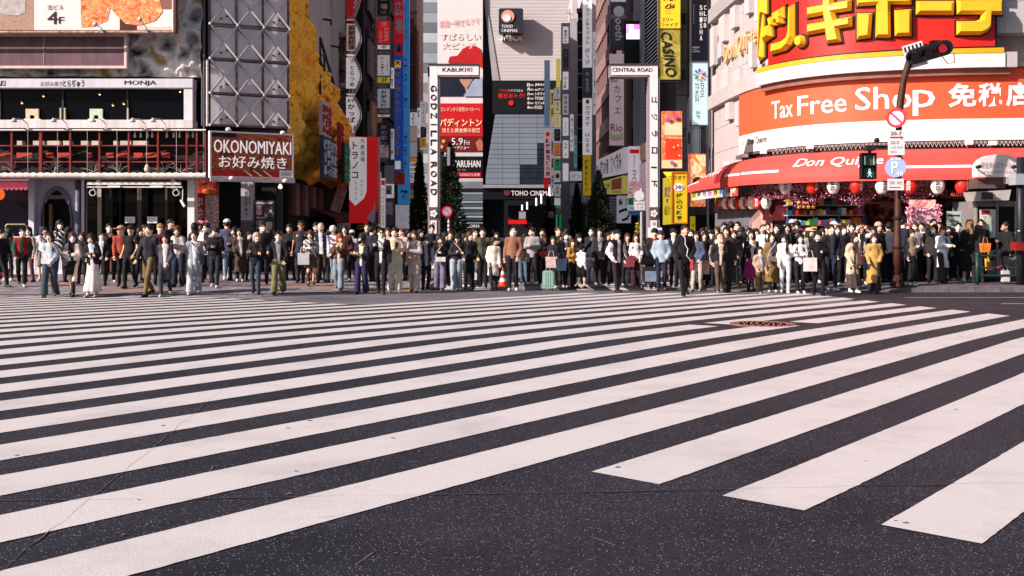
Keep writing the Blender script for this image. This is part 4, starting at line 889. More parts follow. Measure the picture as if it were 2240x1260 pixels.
for i, (x0, x1, y0, y1, d, c, tx, lab) in enumerate(((854, 861, 148, 192, 58, 'c9c2c6', '個室', 'slim pale sign squeezed beside the blue drugstore sign, upper'), (854, 861, 282, 348, 58, 'b2aab0', '居酒屋', 'slim grey sign squeezed beside the blue drugstore sign, lower'), (913, 919, 236, 300, 71, 'd6cfd4', '整体院', 'thin white sign between the two far stacks'), (904, 912, 437, 480, 69, '8a6a9a', '酒場', 'small violet sign above the dark narrow conifer'), (1205, 1212, 300, 420, 84, 'b89aa4', '歌舞伎', 'thin pinkish sign beside the red-crested white sign'), (1297, 1304, 70, 250, 74, 'b9b2b8', 'インターネット', 'thin pale sign on the edge of the arched brown building'), (1247, 1255, 250, 330, 80, 'c9c2c6', 'クラブ', 'small pale sign left unlit beside the grey mast'), (1256, 1262, 296, 366, 82, '5a8a90', '薬局', 'small teal sign beside the tall glass strip'), (1204, 1212, 196, 270, 86, 'c8b070', '質屋', 'small straw-coloured sign behind the blue-grey karaoke sign'), (800, 812, 330, 420, 56, '8a2a30', '焼肉', 'dim red sign on the dark building behind the shield sign'))):
    sign('street_sign', lab.replace(' left unlit', ''), pq(x0, y0, x1, y1, d), mat(c, .5, .08), .3, 'sign', texts=[(tx, (.15, .05, .85, .95), INK if c[0] in 'bcd' else WS, {'vert': True, 'bold': .02})])
# ================================================================ end of the street: poster tower and cinema
TD = 118.0
PB = thing('poster_tower', 'tower at the street end carrying stacked film posters and a black sign', 'building', (PX(1006, 117.5), 112, 0))
MB().slab(pq(957, -120, 1057, 520, 117.7), 8).build('wall', mat('24242a', .6, .2), PB)
MB().slab(pq(957, -120, 1056, 226, 117.5), .3).build('upper_panel', mat('e2d3d2', .5, .05), PB)
mp = quadmap(pq(957, -120, 1056, 226, 117.5)); X = lambda x: (x - 957) / 99; Y = lambda y: (y + 120) / 346
def flat(root, pts, m, mpq, o, name='printed_field', fx=X, fy=Y): MB().prism([mpq(fx(x), fy(y), o) for x, y in pts], Vector((0, .05, 0))).build(name, m, root)
PINK = mat('d0807a', .5, .05)
mpt = lambda s, t, o=0, mp=mp: mp(s, t - (s - .5) * .028, o)
text(PB, '英国一紳士なクマ', (X(961), Y(42), X(1048), Y(57)), mpt, PINK, off=.1)
text(PB, 'すばらしい', (X(962), Y(72), X(1050), Y(88)), mp, mat('e0cdc8'), off=.1, bold=.02); text(PB, '大ピンチ', (X(966), Y(92), X(1040), Y(108)), mp, mat('e0cdc8'), off=.1, bold=.02)
flat(PB, [(980, 137), (984, 124), (1000, 122), (1014, 106), (1034, 99), (1050, 106), (1055.5, 122), (1055.5, 150), (1040, 140), (1010, 138)], mat('b81a1c', .5, .15, .6), mp, .1)
flat(PB, [(958.5, 167), (1005, 167), (1018, 200), (1012, 210), (958.5, 210)], mat('1c2230', .4, .3, .4), mp, .12); flat(PB, [(1000, 163), (1040, 160), (1030, 180), (1020, 196), (1008, 180)], mat('b08a72', .5, .3, .6), mp, .14); flat(PB, [(1034, 178), (1055.5, 168), (1055.5, 211), (1014, 211), (1024, 196)], mat('9aa6ba', .5, .2, .6), mp, .16)
RP = pq(958, 226, 1056, 332, 117.4); mp2 = quadmap(RP); X2 = X; Y2 = lambda y: (y - 226) / 106
MB().slab(RP, .2).build('red_poster', mat('c4141a', .5, .06), PB); flat(PB, [(958, 298), (1056, 298), (1056, 332), (958, 332)], mat('6e1218', .5, .25, .5), mp2, .08, fx=X, fy=Y2)
CREAM = mat('e8d7b4', .5, .05)
text(PB, 'ロンドンから秘密のペルーへ', (X(964), Y2(234), X(1050), Y2(244)), mp2, CREAM, off=.06); text(PB, 'パディントン', (X(961), Y2(259), X(1054), Y2(277)), mp2, CREAM, bold=.028, off=.06)
text(PB, '消えた黄金郷の秘密', (X(966), Y2(280), X(1050), Y2(290)), mp2, CREAM, off=.06, bold=.01); text(PB, '5.9', (X(987), Y2(302), X(1012), Y2(317)), mp2, WHITE, bold=.01, off=.14); text(PB, 'Fri', (X(1015), Y2(307), X(1027), Y2(317)), mp2, WHITE, off=.14); text(PB, 'ロードショー', (X(986), Y2(319), X(1026), Y2(327)), mp2, WHITE, off=.14, bold=.01)
for x, y in ((970, 309), (966, 321)): MB().lathe(P(x, y, 117.25), [(.001, -.02), (.22, -.02), (.22, 0)], 8, 'y').build('printed_spot', mat('c89a48', .5), PB)
flat(PB, [(1040, 312), (1050, 303), (1056, 310), (1056, 330), (1046, 330)], mat('b86a5a', .5, .3, 1), mp2, .14, fx=X, fy=Y2)
MB().slab(pq(972, 332, 1056, 342, 117.4), .3).build('white_strip', WS, PB)
sg = pq(966, 343, 1056, 390, 117.3); MB().slab(sg, .4).build('black_sign', mat('101016', .4), PB); mp3 = quadmap(sg); X3 = lambda x: (x - 966) / 90; Y3 = lambda y: (y - 343) / 47
text(PB, 'MARUHAN', (X3(990), Y3(351), X3(1051), Y3(366)), mp3, WHITE, bold=.016, extrude=.05); MB().slab([mp3(X3(995), Y3(377), .06), mp3(X3(1052), Y3(377), .06), mp3(X3(1052), Y3(387), .06), mp3(X3(995), Y3(387), .06)], .05).build('red_strip', RED, PB)
text(PB, '出入口はビル左側', (X3(998), Y3(379), X3(1049), Y3(385)), mp3, WHITE, off=.09); text(PB, '三三三', (X3(988), Y3(370), X3(1020), Y3(373)), mp3, GR)
for y0, y1, c in ((390, 397, 'b9b4ba'), (397, 412, '77767e'), (412, 421, '1c1c22'), (421, 425, '8d929a'), (426, 439, '5c646e'), (440, 444, '9aa0a6'), (446, 452, '4c5560'), (453, 457, '9aa0a6'), (458, 463, '3a424c'), (464, 470, '5a6470'), (472, 476, '9a9ea4'), (478, 482, '3c444c'), (486, 489, '80868c')): MB().slab(pq(998 if y0 < 420 else 1003, y0, 1056, y1, 117.2), .3).build('floor_band', mat(c, .3, .2, .6), PB)
gs = pq(1016, 489, 1056, 501, 117.0); MB().slab(gs, .2).build('name_sign', BLACK, PB); text(PB, 'CORN', (.1, .2, .8, .75), quadmap(gs), WHITE)
# cinema
C = thing('cinema_building', 'white ribbed cinema block with slanted dark fin, glass skirt and black entrance', 'building', (PX(1130, TD), TD, 0))
MB().slab(pq(1054, -120, 1300, 520, TD + .6), 14).build('wall', mat('15151b', .5, .2), C)
wall = [P(1060, -120, TD), P(1300, -120, TD), P(1300, 176, TD), P(1077, 176, TD), P(1060, 10, TD)]
MB().prism(wall, (0, .5, 0)).build('white_wall', mat('d6d0d1', .5, .05, .2), C)
b = MB()
for i in range(70):
    y = -40 + i * 3.1
    if y < 175: b.slab(pq(1060 + max(0, (y - 10) / 166 * 17), y, 1300, y + .7, TD - .03), .1)
b.build('groove', mat('b5a6a6', .6), C, kind='stuff')
b = MB(); b.prism([P(1060.5, 0, TD - .12), P(1064, 0, TD - .12), P(1092, 176, TD - .12), P(1077, 176, TD - .12)], (0, .1, 0)); b.build('slant_shade_strip', mat('a39a9e', .6), C)  # grey colour stands in for shade along the wall's slanted edge
sg = pq(1091, 18, 1144.5, 73, TD - 2.0); t = thing('cinema_sign', 'square dark cinema sign with round peach emblem standing proud of the white wall', 'sign', tuple(P(1117, 73, TD - 3)))
b = MB(); q = [P(x, y, TD - 2.0) for x, y in ((1094, 18), (1141.5, 18), (1144.5, 21), (1144.5, 70), (1141.5, 73), (1094, 73), (1091, 70), (1091, 21))]; b.prism(q, (0, 1.2, 0)); b.build('box', mat('2d2b33', .4, .05), t)
mp = quadmap(sg); text(t, 'TOHO', (.11, .66, .57, .78), mp, WHITE, bold=.016, extrude=.05); text(t, 'CINEMAS', (.11, .83, .76, .95), mp, WHITE, bold=.016, extrude=.05)
MB().lathe(P(1111, 36, TD - 2.05), [(.001, -.1), (.7, -.1), (.72, 0)], 28, 'y').build('emblem', mat('e09a84', .4), t); MB().lathe(P(1109, 39, TD - 2.2), [(.2, -.02), (.4, -.05), (.42, 0)], 20, 'y').build('emblem_ring', WHITE, t)
MB().bar(P(1103, 73, TD - 1.5), P(1103, 84, TD - .2), .3).build('bracket', DARKM, t)
t = thing('wall_letters', 'four white block letters under the square cinema sign', 'lettering', tuple(P(1120, 92, TD))); text(t, 'IMAX', (0, 0, 1, 1), quadmap(pq(1098, 83, 1142, 91.5, TD - .05)), WHITE, bold=.016, extrude=1.2, name='block_letters')
sg = pq(1077, 176, 1230, 249, TD - .3); t = sign('film_banner', 'wide black cinema banner with red slogan and weekday list', sg, mat('0e0e12', .5), .3, 'banner'); mp = quadmap(sg); X4 = lambda x: (x - 1077) / 153; Y4 = lambda y: (y - 176) / 73
CRED = mat('d81a22', .5); text(t, 'TOHO', (X4(1092), Y4(195), X4(1112), Y4(201)), mp, CRED, off=.04); text(t, 'シネマズなら', (X4(1112), Y4(195), X4(1144), Y4(201)), mp, WHITE, off=.04); text(t, '毎日おトク!', (X4(1090), Y4(204), X4(1148), Y4(215)), mp, CRED, bold=.028, off=.04)
MB().lathe(P(1118, 225, TD - .4), [(.001, -.02), (.3, -.02), (.3, 0)], 16, 'y').build('printed_disc', CRED, t)
for i, (a, b_) in enumerate((('日', 'JERAの日'), ('月', 'auマンデイ'), ('火', 'シネマイ'), ('水', 'TOHO'), ('木', 'セゾンの'), ('金', 'FOD'))):
    y = 182 + i * 9.9; text(t, a, (X4(1153), Y4(y), X4(1159), Y4(y + 7)), mp, WHITE, bold=.028, off=.04); text(t, b_, (X4(1170), Y4(y), X4(1170 + 5.4 * len(b_)), Y4(y + 7)), mp, WHITE, bold=.016, off=.04); text(t, '曜日', (X4(1160), Y4(y + 2.5), X4(1167), Y4(y + 6)), mp, WHITE, bold=.02, off=.04)
PANE = mat('9298a0', .18, .12, .3, .55); rr = random.Random(5)
rows = [250, 257, 271, 279, 292, 300, 313, 327, 338, 347, 360, 369, 377, 390]; rows.append(403); cols = [1062, 1099, 1137, 1175, 1212, 1240]
for j in range(len(rows) - 1):
    y0, y1 = rows[j], rows[j + 1]
    xl = lambda y: 1083 - (y - 249) / 154 * 24
    for i in range(5):
        a0, a1 = max(cols[i], xl(y0)), max(cols[i], xl(y1)); c1 = cols[i + 1]
        if a0 >= c1 - 1: continue
        dk = y0 > 300 and i >= 2 + (y0 < 350) and (i > 2 or y0 > 345) and y0 < 400  # darker panes imitate a dark building reflected in the glass
        zz = lambda y: TD - 1.2 - (y - 249) / 154 * 4
        MB().slab([P(a0 + .3, y0 + .5, zz(y0)), P(c1 - .3, y0 + .5, zz(y0)), P(c1 - .3, y1 - .5, zz(y1)), P(a1 + .3, y1 - .5, zz(y1))], .1).build('pane', glass('22262e', .08) if dk else PANE, C)
MB().slab(pq(1056, 404, 1240, 411, TD - 5.4), 4).build('soffit', mat('8f8e96', .5), C)
MB().slab(pq(1056, 411, 1240, 436, TD - 5), 4).build('entrance_fascia', mat('101016', .4), C); text(C, 'TOHO CINEMAS', (X4(1119) * 0 + .34, .25, .84, .68), quadmap(pq(1056, 411, 1240, 436, TD - 5)), WHITE, bold=.01, extrude=.1, off=.02)
MB().lathe(P(1109, 421, TD - 5.1), [(.001, -.05), (.35, -.05), (.35, 0)], 16, 'y').build('emblem', mat('6a2a30', .5), C)
LT = mat('f4efff', .4, 0, emit=1.2)
for x, y0, y1 in ((1142, 448, 460), (1153, 442, 458), (1173, 433, 450), (1184, 425, 445), (1202, 410, 432)):
    t = tag(MB().slab(pq(x - 1.6, y0, x + 1.6, y1, TD - 25 + y0 * .02), .3).build('light_bar', LT), 'upright white light bar in the dark entrance below the cinema name', 'light', 'white light bars at the cinema entrance')
sign('entrance_sign', 'red lit sign low in the dark cinema entrance', pq(1112, 481, 1152, 490, 105), mat('c8141c', .5, 0, emit=.8), .3, 'sign'); sign('entrance_poster', 'small lit white poster above the red entrance sign', pq(1135, 463, 1150, 479, 105), mat('cfc4c8', .5, .3, 2, emit=.3), .3, 'poster')
# haze of far sign boxes deep in the street
for i, (x0, y0, x1, y1, c, lab) in enumerate(((1112, 492, 1126, 503, 'b0303a', 'small red board deep in the street below the lit red sign'), (1156, 486, 1164, 500, 'b86a80', 'small pink board deep in the street beside the lit red sign'), (1158, 455, 1190, 470, '2a2a34', 'dim dark hanging board deep in the street'))):
    sign('street_board', lab, pq(x0, y0, x1, y1, 98 - i), mat(c, .6, .3, 2), .2, 'sign', 'small boards deep in the street')
# ================================================================ street side 2 (x 1190-1575)
q = pq(1191, 132, 1203, 276, 90); sign('street_sign', 'tall blue-grey karaoke sign with white slanted katakana', q, mat('5d7a92', .5, .08), .5, 'sign', texts=[('747', (.15, .03, .85, .3), WHITE, {'vert': True, 'bold': .016}), ('カラオケランド', (.1, .33, .9, .98), WHITE, {'vert': True, 'bold': .028})])
q = pq(1191, 287, 1206, 388, 88); sign('street_sign', 'white vertical sign with large black characters and red crest', q, mat('c9a0a4', .5, .06), .5, 'sign', panels=[(.2, .02, .75, .11, RED)], texts=[('新宿東宝ビル店', (.15, .15, .85, .98), INK, {'vert': True, 'bold': .028})])
sign('street_sign', 'red square sign with white arrow under the black character sign', pq(1190, 389, 1200, 413, 88), mat('c0141c', .5), .4, 'sign', texts=[('◀', (.2, .6, .9, .85), WHITE)])
C5 = mat('c9b88a', .5, .08); 
sign('street_sign', 'plain pale yellow panel high on the far sign stack', pq(1217, 128, 1226, 190, 82), mat('d8c66a', .5), .3, 'sign', 'far sign stack beside the white lightboxes')
col(1213, 1226, 82, [(192, 216, GR, 'pale sign with three dark characters below the yellow panel', [], [('新館ビル', (.25, .08, .75, .95), INK, {'vert': True, 'bold': .02})]), (220, 247, C5, 'cream sign with dark kana, upper of the far stack', [], [('居酒屋', (.25, .1, .75, .9), INK, {'vert': True, 'bold': .02})]), (249, 278, C5, 'cream sign with brown kana, mid far stack', [], [('かにざんまい', (.25, .05, .75, .95), mat('4a2a1a'), {'vert': True})]), (282, 308, mat('2a1c1e', .5), 'dark sign with pale swirl', [], [('C', (.2, .2, .8, .7), WS)]), (313, 338, mat('c0742a', .5), 'orange sign with white characters in the far stack', [], [('金の蔵', (.25, .1, .75, .9), WS, {'vert': True, 'bold': .02})]), (341, 370, mat('2a7a4a', .5), 'green sign with dim characters in the far stack', [(0, 0, 1, .2, GR)], [('麻雀', (.2, .25, .8, .9), mat('123a22'), {'vert': True, 'bold': .03})]), (373, 398, GR, 'pale sign with dark round crest in the far stack', [], [('◉', (.1, .2, .9, .75), mat('4a3a20'))]), (403, 430, mat('9a9aa2', .5), 'grey sign with tiny lines in the far stack', [], [('営業', (.2, .15, .8, .8), INK, {'vert': True})]), (433, 449, WS, 'small white sign over the long green one', [], [])], 'far sign stack beside the white lightboxes')
sign('street_sign', 'long bright green vertical sign near the pavement deep in the street', pq(1216, 450, 1227, 502, 78), mat('1f8a4a', .5), .3, 'sign', texts=[('カプセル', (.2, .05, .8, .95), mat('0c2a18'), {'vert': True, 'bold': .02})])
WL2 = mat('d6cfd4', .45, .05)
MB_ = MB().slab(pq(1228, 50, 1247, 520, 76.4), .5); tag(MB_.build('sign_mast', mat('8f8a92', .5, .1)), 'grey steel mast carrying a column of rounded white lightboxes', 'mast')
col(1231, 1243.5, 76, [(58, 95, WL2, 'white lightbox with bold building name, highest on the grey mast', [], [('東京ビル', (.2, .2, .8, .95), INK, {'vert': True, 'bold': .028})]), (107, 148, mat('1c161c', .4), 'black lightbox with pale brush script on the grey mast', [], [('酒蔵さくら', (.2, .08, .8, .95), mat('9a8a92'), {'vert': True})]), (157, 196, WL2, 'white lightbox with brush kana and a red fish', [(.15, .72, .6, .92, mat('b06a5a', .5, .3, 3))], [('かに', (.2, .25, .8, .7), INK, {'vert': True, 'bold': .02})]), (206, 251, mat('a8a4ac', .5), 'grey lightbox with stiff black characters', [], [('鳥道兵衛', (.15, .05, .85, .95), INK, {'vert': True, 'bold': .01})]), (257, 297, WL2, 'white rounded lightbox with faint script', [], [('うたげ', (.2, .2, .8, .9), mat('5a545c'), {'vert': True})]), (307, 346, WL2, 'white rounded lightbox with sparse dark kana', [], [('海鮮 浜', (.2, .1, .8, .9), INK, {'vert': True})]), (357, 396, WL2, 'blank white lightbox low on the grey mast', [], [])], 'white lightboxes on the grey mast', frame=mat('a09aa2', .4))
YS = mat('b89a2a', .5, .1)
for i, x in enumerate((1228, 1241)): sign('street_sign', ['narrow yellow and brown vertical sign under the blank lightbox', 'narrow yellow and violet vertical sign under the blank lightbox'][i], pq(x, 400, x + 5, 450, 77), YS, .3, 'sign', panels=[(.5, .05, 1, .95, mat(['4a2a20', '5a3a5a'][i], .5))])
sign('street_sign', 'pale sign with violet script in front of the conifers', pq(1247, 375, 1273, 395, 74), mat('b6b0b8', .5), .3, 'sign', texts=[('花かつら', (.1, .25, .9, .75), mat('8a5a8a'))])
sign('street_sign', 'dim grey square sign below the violet script sign', pq(1247, 400, 1272, 428, 75), mat('4c5058', .5, .2), .3, 'sign', texts=[('東宝', (.1, .1, .6, .4), GR)])
# pale building with a vertical glass strip
D1_ = thing('pale_building', 'pale narrow building with a tall glass strip behind the white lightboxes', 'building', (PX(1270, 92), 92, 0))
MB().slab(pq(1246, 40, 1262, 520, 90), 6).build('wall', mat('a9a2aa', .6, .1, .5), D1_); MB().slab(pq(1252, -20, 1264, 520, 91), 6).build('wall', mat('c8bcc0', .6, .1, .5), D1_); MB().slab(pq(1275, -60, 1304, 520, 92), 8).build('wall', mat('c6bbc0', .6, .1, .5), D1_)
MB().slab(pq(1263, 20, 1276, 520, 91.5), .2).build('window_pane', glass('191a22', .1), D1_)
for i in range(16): MB().slab(pq(1263, 40 + i * 30, 1276, 42 + i * 30, 91.3), .2).build('transom', mat('b9b0b6', .5), D1_)
MB().slab(pq(1262, 18, 1273, 26, 90.5), 2).build('canopy', DARKM, D1_); MB().tube([P(1248, 42, 91), P(1246, 20, 91)], .05, 5).build('aerial', STEEL, D1_); MB().tube([P(1240, 28, 91), P(1252, 32, 91)], .04, 5).build('aerial', STEEL, D1_)
d = 72; q = pq(1275.5, -50, 1295, 147, d); yy = lambda y: (y + 50) / 197
sign('street_sign', 'long white sign with black katakana and two circled floors', q, WL2, .5, 'sign', texts=[('ットカフェ&カプセル', (.25, yy(0) - .02, .75, yy(98)), INK, {'vert': True, 'bold': .01}), ('8F', (.25, yy(106), .75, yy(116)), INK), ('〜', (.35, yy(119), .65, yy(128)), INK), ('5F', (.25, yy(131), .75, yy(141)), INK)])
q = pq(1275.5, 148, 1295, 213, d); sign('street_sign', 'dark sign with white round logo and sideways lettering, below the circled floors', q, mat('2a2830', .5), .5, 'sign', texts=[('B', (.3, .15, .7, .28), WHITE, {'bold': .016}), ('ooth', (.3, .36, .8, .82), WHITE, {'rot': True, 'vert': True, 'bold': .016})])
q = pq(1275.5, 215, 1295, 338, d); sign('street_sign', 'white sign with maroon katakana below the dark logo sign', q, WL2, .5, 'sign', texts=[('●', (.3, .02, .7, .1), mat('b8741e')), ('カラオケ', (.2, .12, .8, .5), mat('8a1a3a'), {'vert': True, 'bold': .02}), ('はなまる', (.2, .6, .8, .97), mat('8a1a3a'), {'vert': True, 'bold': .01})])
q = pq(1276, 340, 1293, 430, d); sign('street_sign', 'yellow sign with dark kana among the conifers', q, mat('a88a1c', .5), .5, 'sign', texts=[('焼肉ホルモン', (.15, .1, .6, .9), INK, {'vert': True, 'bold': .02})])
# brown building with arched windows, side wall along the street
AX = 9.2; E5 = thing('arched_building', 'brown street building with rows of narrow arched windows', 'building', (AX, 66, 0))
BRN = mat('8a6a68', .7, .1, .4, grime=.2)
MB().prism([(AX + .25, 66, -.2), (AX + .25, 120, -.2), (AX + 14, 120, -.2), (AX + 14, 66, -.2)], (0, 0, 34)).build('wall', mat('54403f', .7, .1), E5)
WG = glass('14131a', .1); wm = None
for k in range(9):
    z = 4.2 + k * 3.3
    MB().box(AX - .15, 66, z - .1, AX + .3, 120, z + 1.25).build('spandrel', BRN, E5)
    for i in range(31):
        if wm is None:
            b = MB(); pts = [(0, 0, 0), (0, 0, 1.45)] + [(0, .55 - .55 * math.cos(a), 1.45 + .5 * math.sin(a)) for a in (math.pi * q_ / 6 for q_ in range(1, 6))] + [(0, 1.1, 1.45), (0, 1.1, 0)]
            o = b.prism(pts, (.06, 0, 0)).build('window', WG, E5); wm = o.data; o.location = Vector((AX + .12, 66.5 + i * 1.7, z + 1.27))
            fb = MB(); fb.box(0, -.42, 0, .5, -.05, 2.1); pm_ = fb.build('pier', BRN, E5); pmesh = pm_.data; pm_.location = Vector((AX - .05, 66.5 + i * 1.7, z + 1.2))
        else:
            o = link(wm, 'window', E5); o.location = Vector((AX + .12, 66.5 + i * 1.7, z + 1.27))
            o = link(pmesh, 'pier', E5); o.location = Vector((AX - .05, 66.5 + i * 1.7, z + 1.2))
    for j in range(9): MB().lathe((AX - .2, 68 + j * 5.5, z + .6), [(.001, 0), (.07, 0), (.07, .1), (.001, .1)], 6).build('spot_fitting', STEEL, E5) if k > 1 else None
# nearer brown front with dark windows
F5 = thing('brown_building', 'flat brown building front with dark windows behind the small pink screen', 'building', (PX(1405, 63), 63, 0))
MB().slab(pq(1372, -80, 1445, 560, 63), 3).build('wall', mat('6f5553', .7, .12), F5)
for y0, y1 in ((-40, 24), (172, 222), (280, 330)): MB().slab(pq(1382, y0, 1404, y1, 62.9), .1).build('window', glass('0d0d13', .1), F5)
q = pq(1335, -40, 1370, 107, 58); yy = lambda y: (y + 40) / 147
sign('street_sign', 'large dark sign with white round logo and sideways lettering by the pink screen', q, mat('29252d', .5, .08), .5, 'sign', panels=[(.03, .02, .97, yy(4), GR), (.03, yy(32), .97, yy(41), mat('5a4a54', .5))], texts=[('B', (.32, yy(18), .68, yy(32)), WHITE, {'bold': .016}), ('ooth', (.32, yy(40), .78, yy(88)), WHITE, {'rot': True, 'vert': True, 'bold': .016}), ('Net Cafe & Capsule', (.16, yy(42), .27, yy(86)), GR, {'rot': True, 'vert': True})])
bo = bpy.data.objects['street_sign.001']
for o_ in [o for o in bpy.data.objects if o.get('label', '').startswith('large dark sign with white round')]:
    MB().lathe(P(1354, 25, 57.9), [(.26, -.03), (.3, -.03), (.3, 0), (.26, 0)], 24, 'y').build('logo_ring', WHITE, o_)
q = pq(1367, 48, 1405, 150, 56); t = sign('video_screen', 'black video screen with a glowing pink and white picture at its top', q, mat('0b0a0d', .4), .4, 'screen', frame=DARKM, fw=.05, panels=[(.08, .05, .92, .37, mat('f2dff0', .4, .1, 2, emit=.9)), (.5, .05, .92, .16, mat('f08ad8', .4, .2, 2, emit=.8)), (.08, .05, .25, .25, mat('f0b0e4', .4, .2, 2, emit=.8))])
q = pq(1333, 118, 1365, 318, 48); yy = lambda y: (y - 118) / 200; MAG = mat('7a1a4a', .5)
sign('cafe_banner', 'white cafe banner with thin maroon kana and a green bone', q, mat('ddd2da', .5, .05), .15, 'banner', texts=[('ぬ', (.1, yy(166), .55, yy(180)), MAG), ('カ', (.3, yy(187), .7, yy(203)), MAG), ('フ', (.4, yy(210), .8, yy(224)), MAG), ('ェ', (.35, yy(236), .75, yy(248)), MAG), ('Rio', (.1, yy(271), .9, yy(288)), MAG, {'bold': .01}), ('KAITO', (.25, yy(303), .75, yy(308)), INK)])
for o_ in [o for o in bpy.data.objects if o.name == 'cafe_banner']:
    b = MB(); g = mat('a8b88a', .5)
    for x, y in ((1338, 294), (1338, 301), (1360, 294), (1360, 301)): b.lathe(P(x, y, 47.96), [(.001, -.02), (.07, -.02), (.07, 0)], 10, 'y')
    b.slab(pq(1338, 295, 1360, 300, 47.95), .02); b.build('bone_emblem', g, o_)
# shops at street level, side 2
def oq(x0, y0a, y0b, x1, y1a, y1b, d0, d1): return [P(x0, y0a, d0), P(x1, y1a, d1), P(x1, y1b, d1), P(x0, y0b, d0)]
sign('shop_sign', 'big white shop sign with maroon characters at an angle over the yellow one', oq(1304, 352, 390, 1366, 322, 377, 66, 52), mat('b6aeb8', .5, .06), .3, 'sign', texts=[('N', (.02, .25, .12, .6), INK), ('磯丸水産', (.18, .12, .5, .9), mat('8a3a4a'), {'bold': .02}), ('食べ飲み', (.56, .1, .92, .92), mat('8a3a4a'), {'bold': .02})])
sign('shop_sign', 'dull yellow shop sign with a brown field beneath the big white one', oq(1318, 397, 426, 1362, 384, 424, 60, 52), mat('a8984a', .5, .1), .3, 'sign', panels=[(.48, .08, .95, .72, mat('6a2a1a', .5, .3, 4))], texts=[('定食屋', (.08, .2, .42, .6), mat('4a4020')), ('24時間営業', (.5, .78, .92, .95), INK)])
q = pq(1375, 320, 1403, 432, 50); sign('shop_sign', 'white ramen shop sign with black characters over a red flame print', q, mat('cfc4cb', .5, .05), .3, 'sign', panels=[(0, .68, .9, .98, photo(['cfc4cb', 'a81a24', 'cfc4cb', 'b8303a'], 3.5, 6.2, 'warp')), (.08, .06, .82, .14, RED)], texts=[('宿宮新商店', (.36, .17, .5, .42), INK, {'vert': True}), ('九十九', (.26, .45, .68, .66), INK, {'vert': True, 'bold': .02})])
sign('shop_sign', 'white and green shop board with a blue strip under the ramen sign', pq(1374, 434, 1420, 470, 51), mat('aeb2ba', .5, .1), .3, 'sign', panels=[(0, 0, .25, .4, mat('1a5a3a')), (0, .75, 1, 1, mat('2a4a78'))], texts=[('Hair', (.08, .5, .3, .66), INK)])
sign('shop_sign', 'grey shop board with two black characters and a bold black numeral', pq(1350, 428, 1380, 488, 54), mat('9a96a2', .5, .1), .3, 'sign', texts=[('横', (.1, .12, .4, .35), INK, {'bold': .028}), ('濱', (.6, .1, .95, .35), INK, {'bold': .028}), ('つ', (.1, .45, .95, .95), INK, {'bold': .028})])
for i in range(9): MB().slab(pq(1333, 430 + i * 6.5, 1350, 435 + i * 6.5, 55), .2).build('shutter_slat', mat('8a8592', .5), F5)
MB().slab(pq(1300, 425, 1450, 540, 57), .3).build('shop_front', mat('141218', .7, .4), F5)
sign('shop_sign', 'slanted pink and white print beside the gate column', oq(1403, 360, 420, 1420, 352, 440, 50, 46), photo(['c8b8c4', '8a3a5a', 'c8b8c4', '4a2a4a'], 3, 5.2, 'warp'), .1, 'poster')
sign('shop_sign', 'dim brown poster high beside the gate column', oq(1404, 318, 352, 1420, 310, 348, 50, 46), photo(['4a3a34', '8a6a5a', '3a2a3a'], 3, 7.7), .1, 'poster')
# grey wall with diagonal slats
G5 = thing('slatted_building', 'grey building with black and white diagonal slats behind the mahjong sign', 'building', (PX(1450, 54), 54, 0))
MB().slab(pq(1404, -80, 1482, 560, 55), 4).build('wall', mat('8b8d96', .6, .1), G5)
sq = pq(1410, -60, 1478, 330, 54.6); MB().slab(sq, .2).build('slat_backing', mat('08080b', .8), G5); mp = quadmap(sq); b = MB()
for i in range(78):
    y0 = -120 + i * 8.3; a = P(1412, y0 + 62, 54.4); e = P(1476, y0, 54.4)
    if y0 + 62 < 340: b.bar(a, e, .1, .05)
b.build('slat', mat('f0ecf0', .45, .1), G5, kind='stuff')
for x in (1407, 1480): MB().slab(pq(x - 4, -80, x + 4, 560, 54.2), .5).build('pilaster', mat('9a9aa4', .6, .1), G5)
d = 47
q = pq(1443, -60, 1488, 62, d); yy = lambda y: (y + 60) / 122; YB = mat('d0b428', .5, .05); DR = mat('7a1414', .5)
sign('street_sign', 'yellow mahjong sign with a huge dark red character', q, YB, .7, 'sign', frame=mat('4a4218', .4), fw=.03, texts=[('麻', (.18, yy(-30), .85, yy(3)), DR, {'bold': .028}), ('雀', (.18, yy(8), .85, yy(34)), DR, {'bold': .028}), ('スリー', (.1, yy(39), .65, yy(48)), DR, {'bold': .02}), ('ファイブ', (.08, yy(50), .88, yy(59)), DR, {'bold': .02})])
q = pq(1443, 64, 1488, 174, d); sign('street_sign', 'gold and olive casino sign with tilted black lettering', q, photo(['141006', '7a6a20', 'a89844', '2a200a'], 1.3, 4.0), .7, 'sign', frame=mat('2a2610', .4), fw=.03, texts=[('KABUKI', (.04, .55, .18, .9), mat('7a4a20'), {'rot': True, 'vert': True})])
cs = [o for o in bpy.data.objects if o.get('label', '').startswith('gold and olive casino')][0]; mq = quadmap(q)
text(cs, 'CASINO', (.1, .06, .92, .95), lambda s, t, o=0, mq=mq: mq(.42 + (s - .5) * .62 + (t - .5) * .32, t, o), INK, vert=True, rot=True, bold=.016, off=.02)
for x0, x1, y0, y1 in ((1488, 1504, 28, 50), (1488, 1504, 152, 172), (1488, 1500, 280, 298)): tag(MB().slab(pq(x0, y0, x1, y1, d + .1), .4).build('sign_bracket', BLACK), 'black steel box bracket tying a yellow sign to the blue-grey wall' if y0 < 60 else ('black box bracket under the casino sign edge' if y0 < 200 else 'black box bracket beside the fruit drink poster'), 'bracket')
q = pq(1449, 243, 1492, 368, 45.5); FR = photo(['b83a7a', 'e8542a', 'f08a4a', 'e8401e', 'f0c8a0', 'c83a5a'], 1.5, 8.0, 'warp')
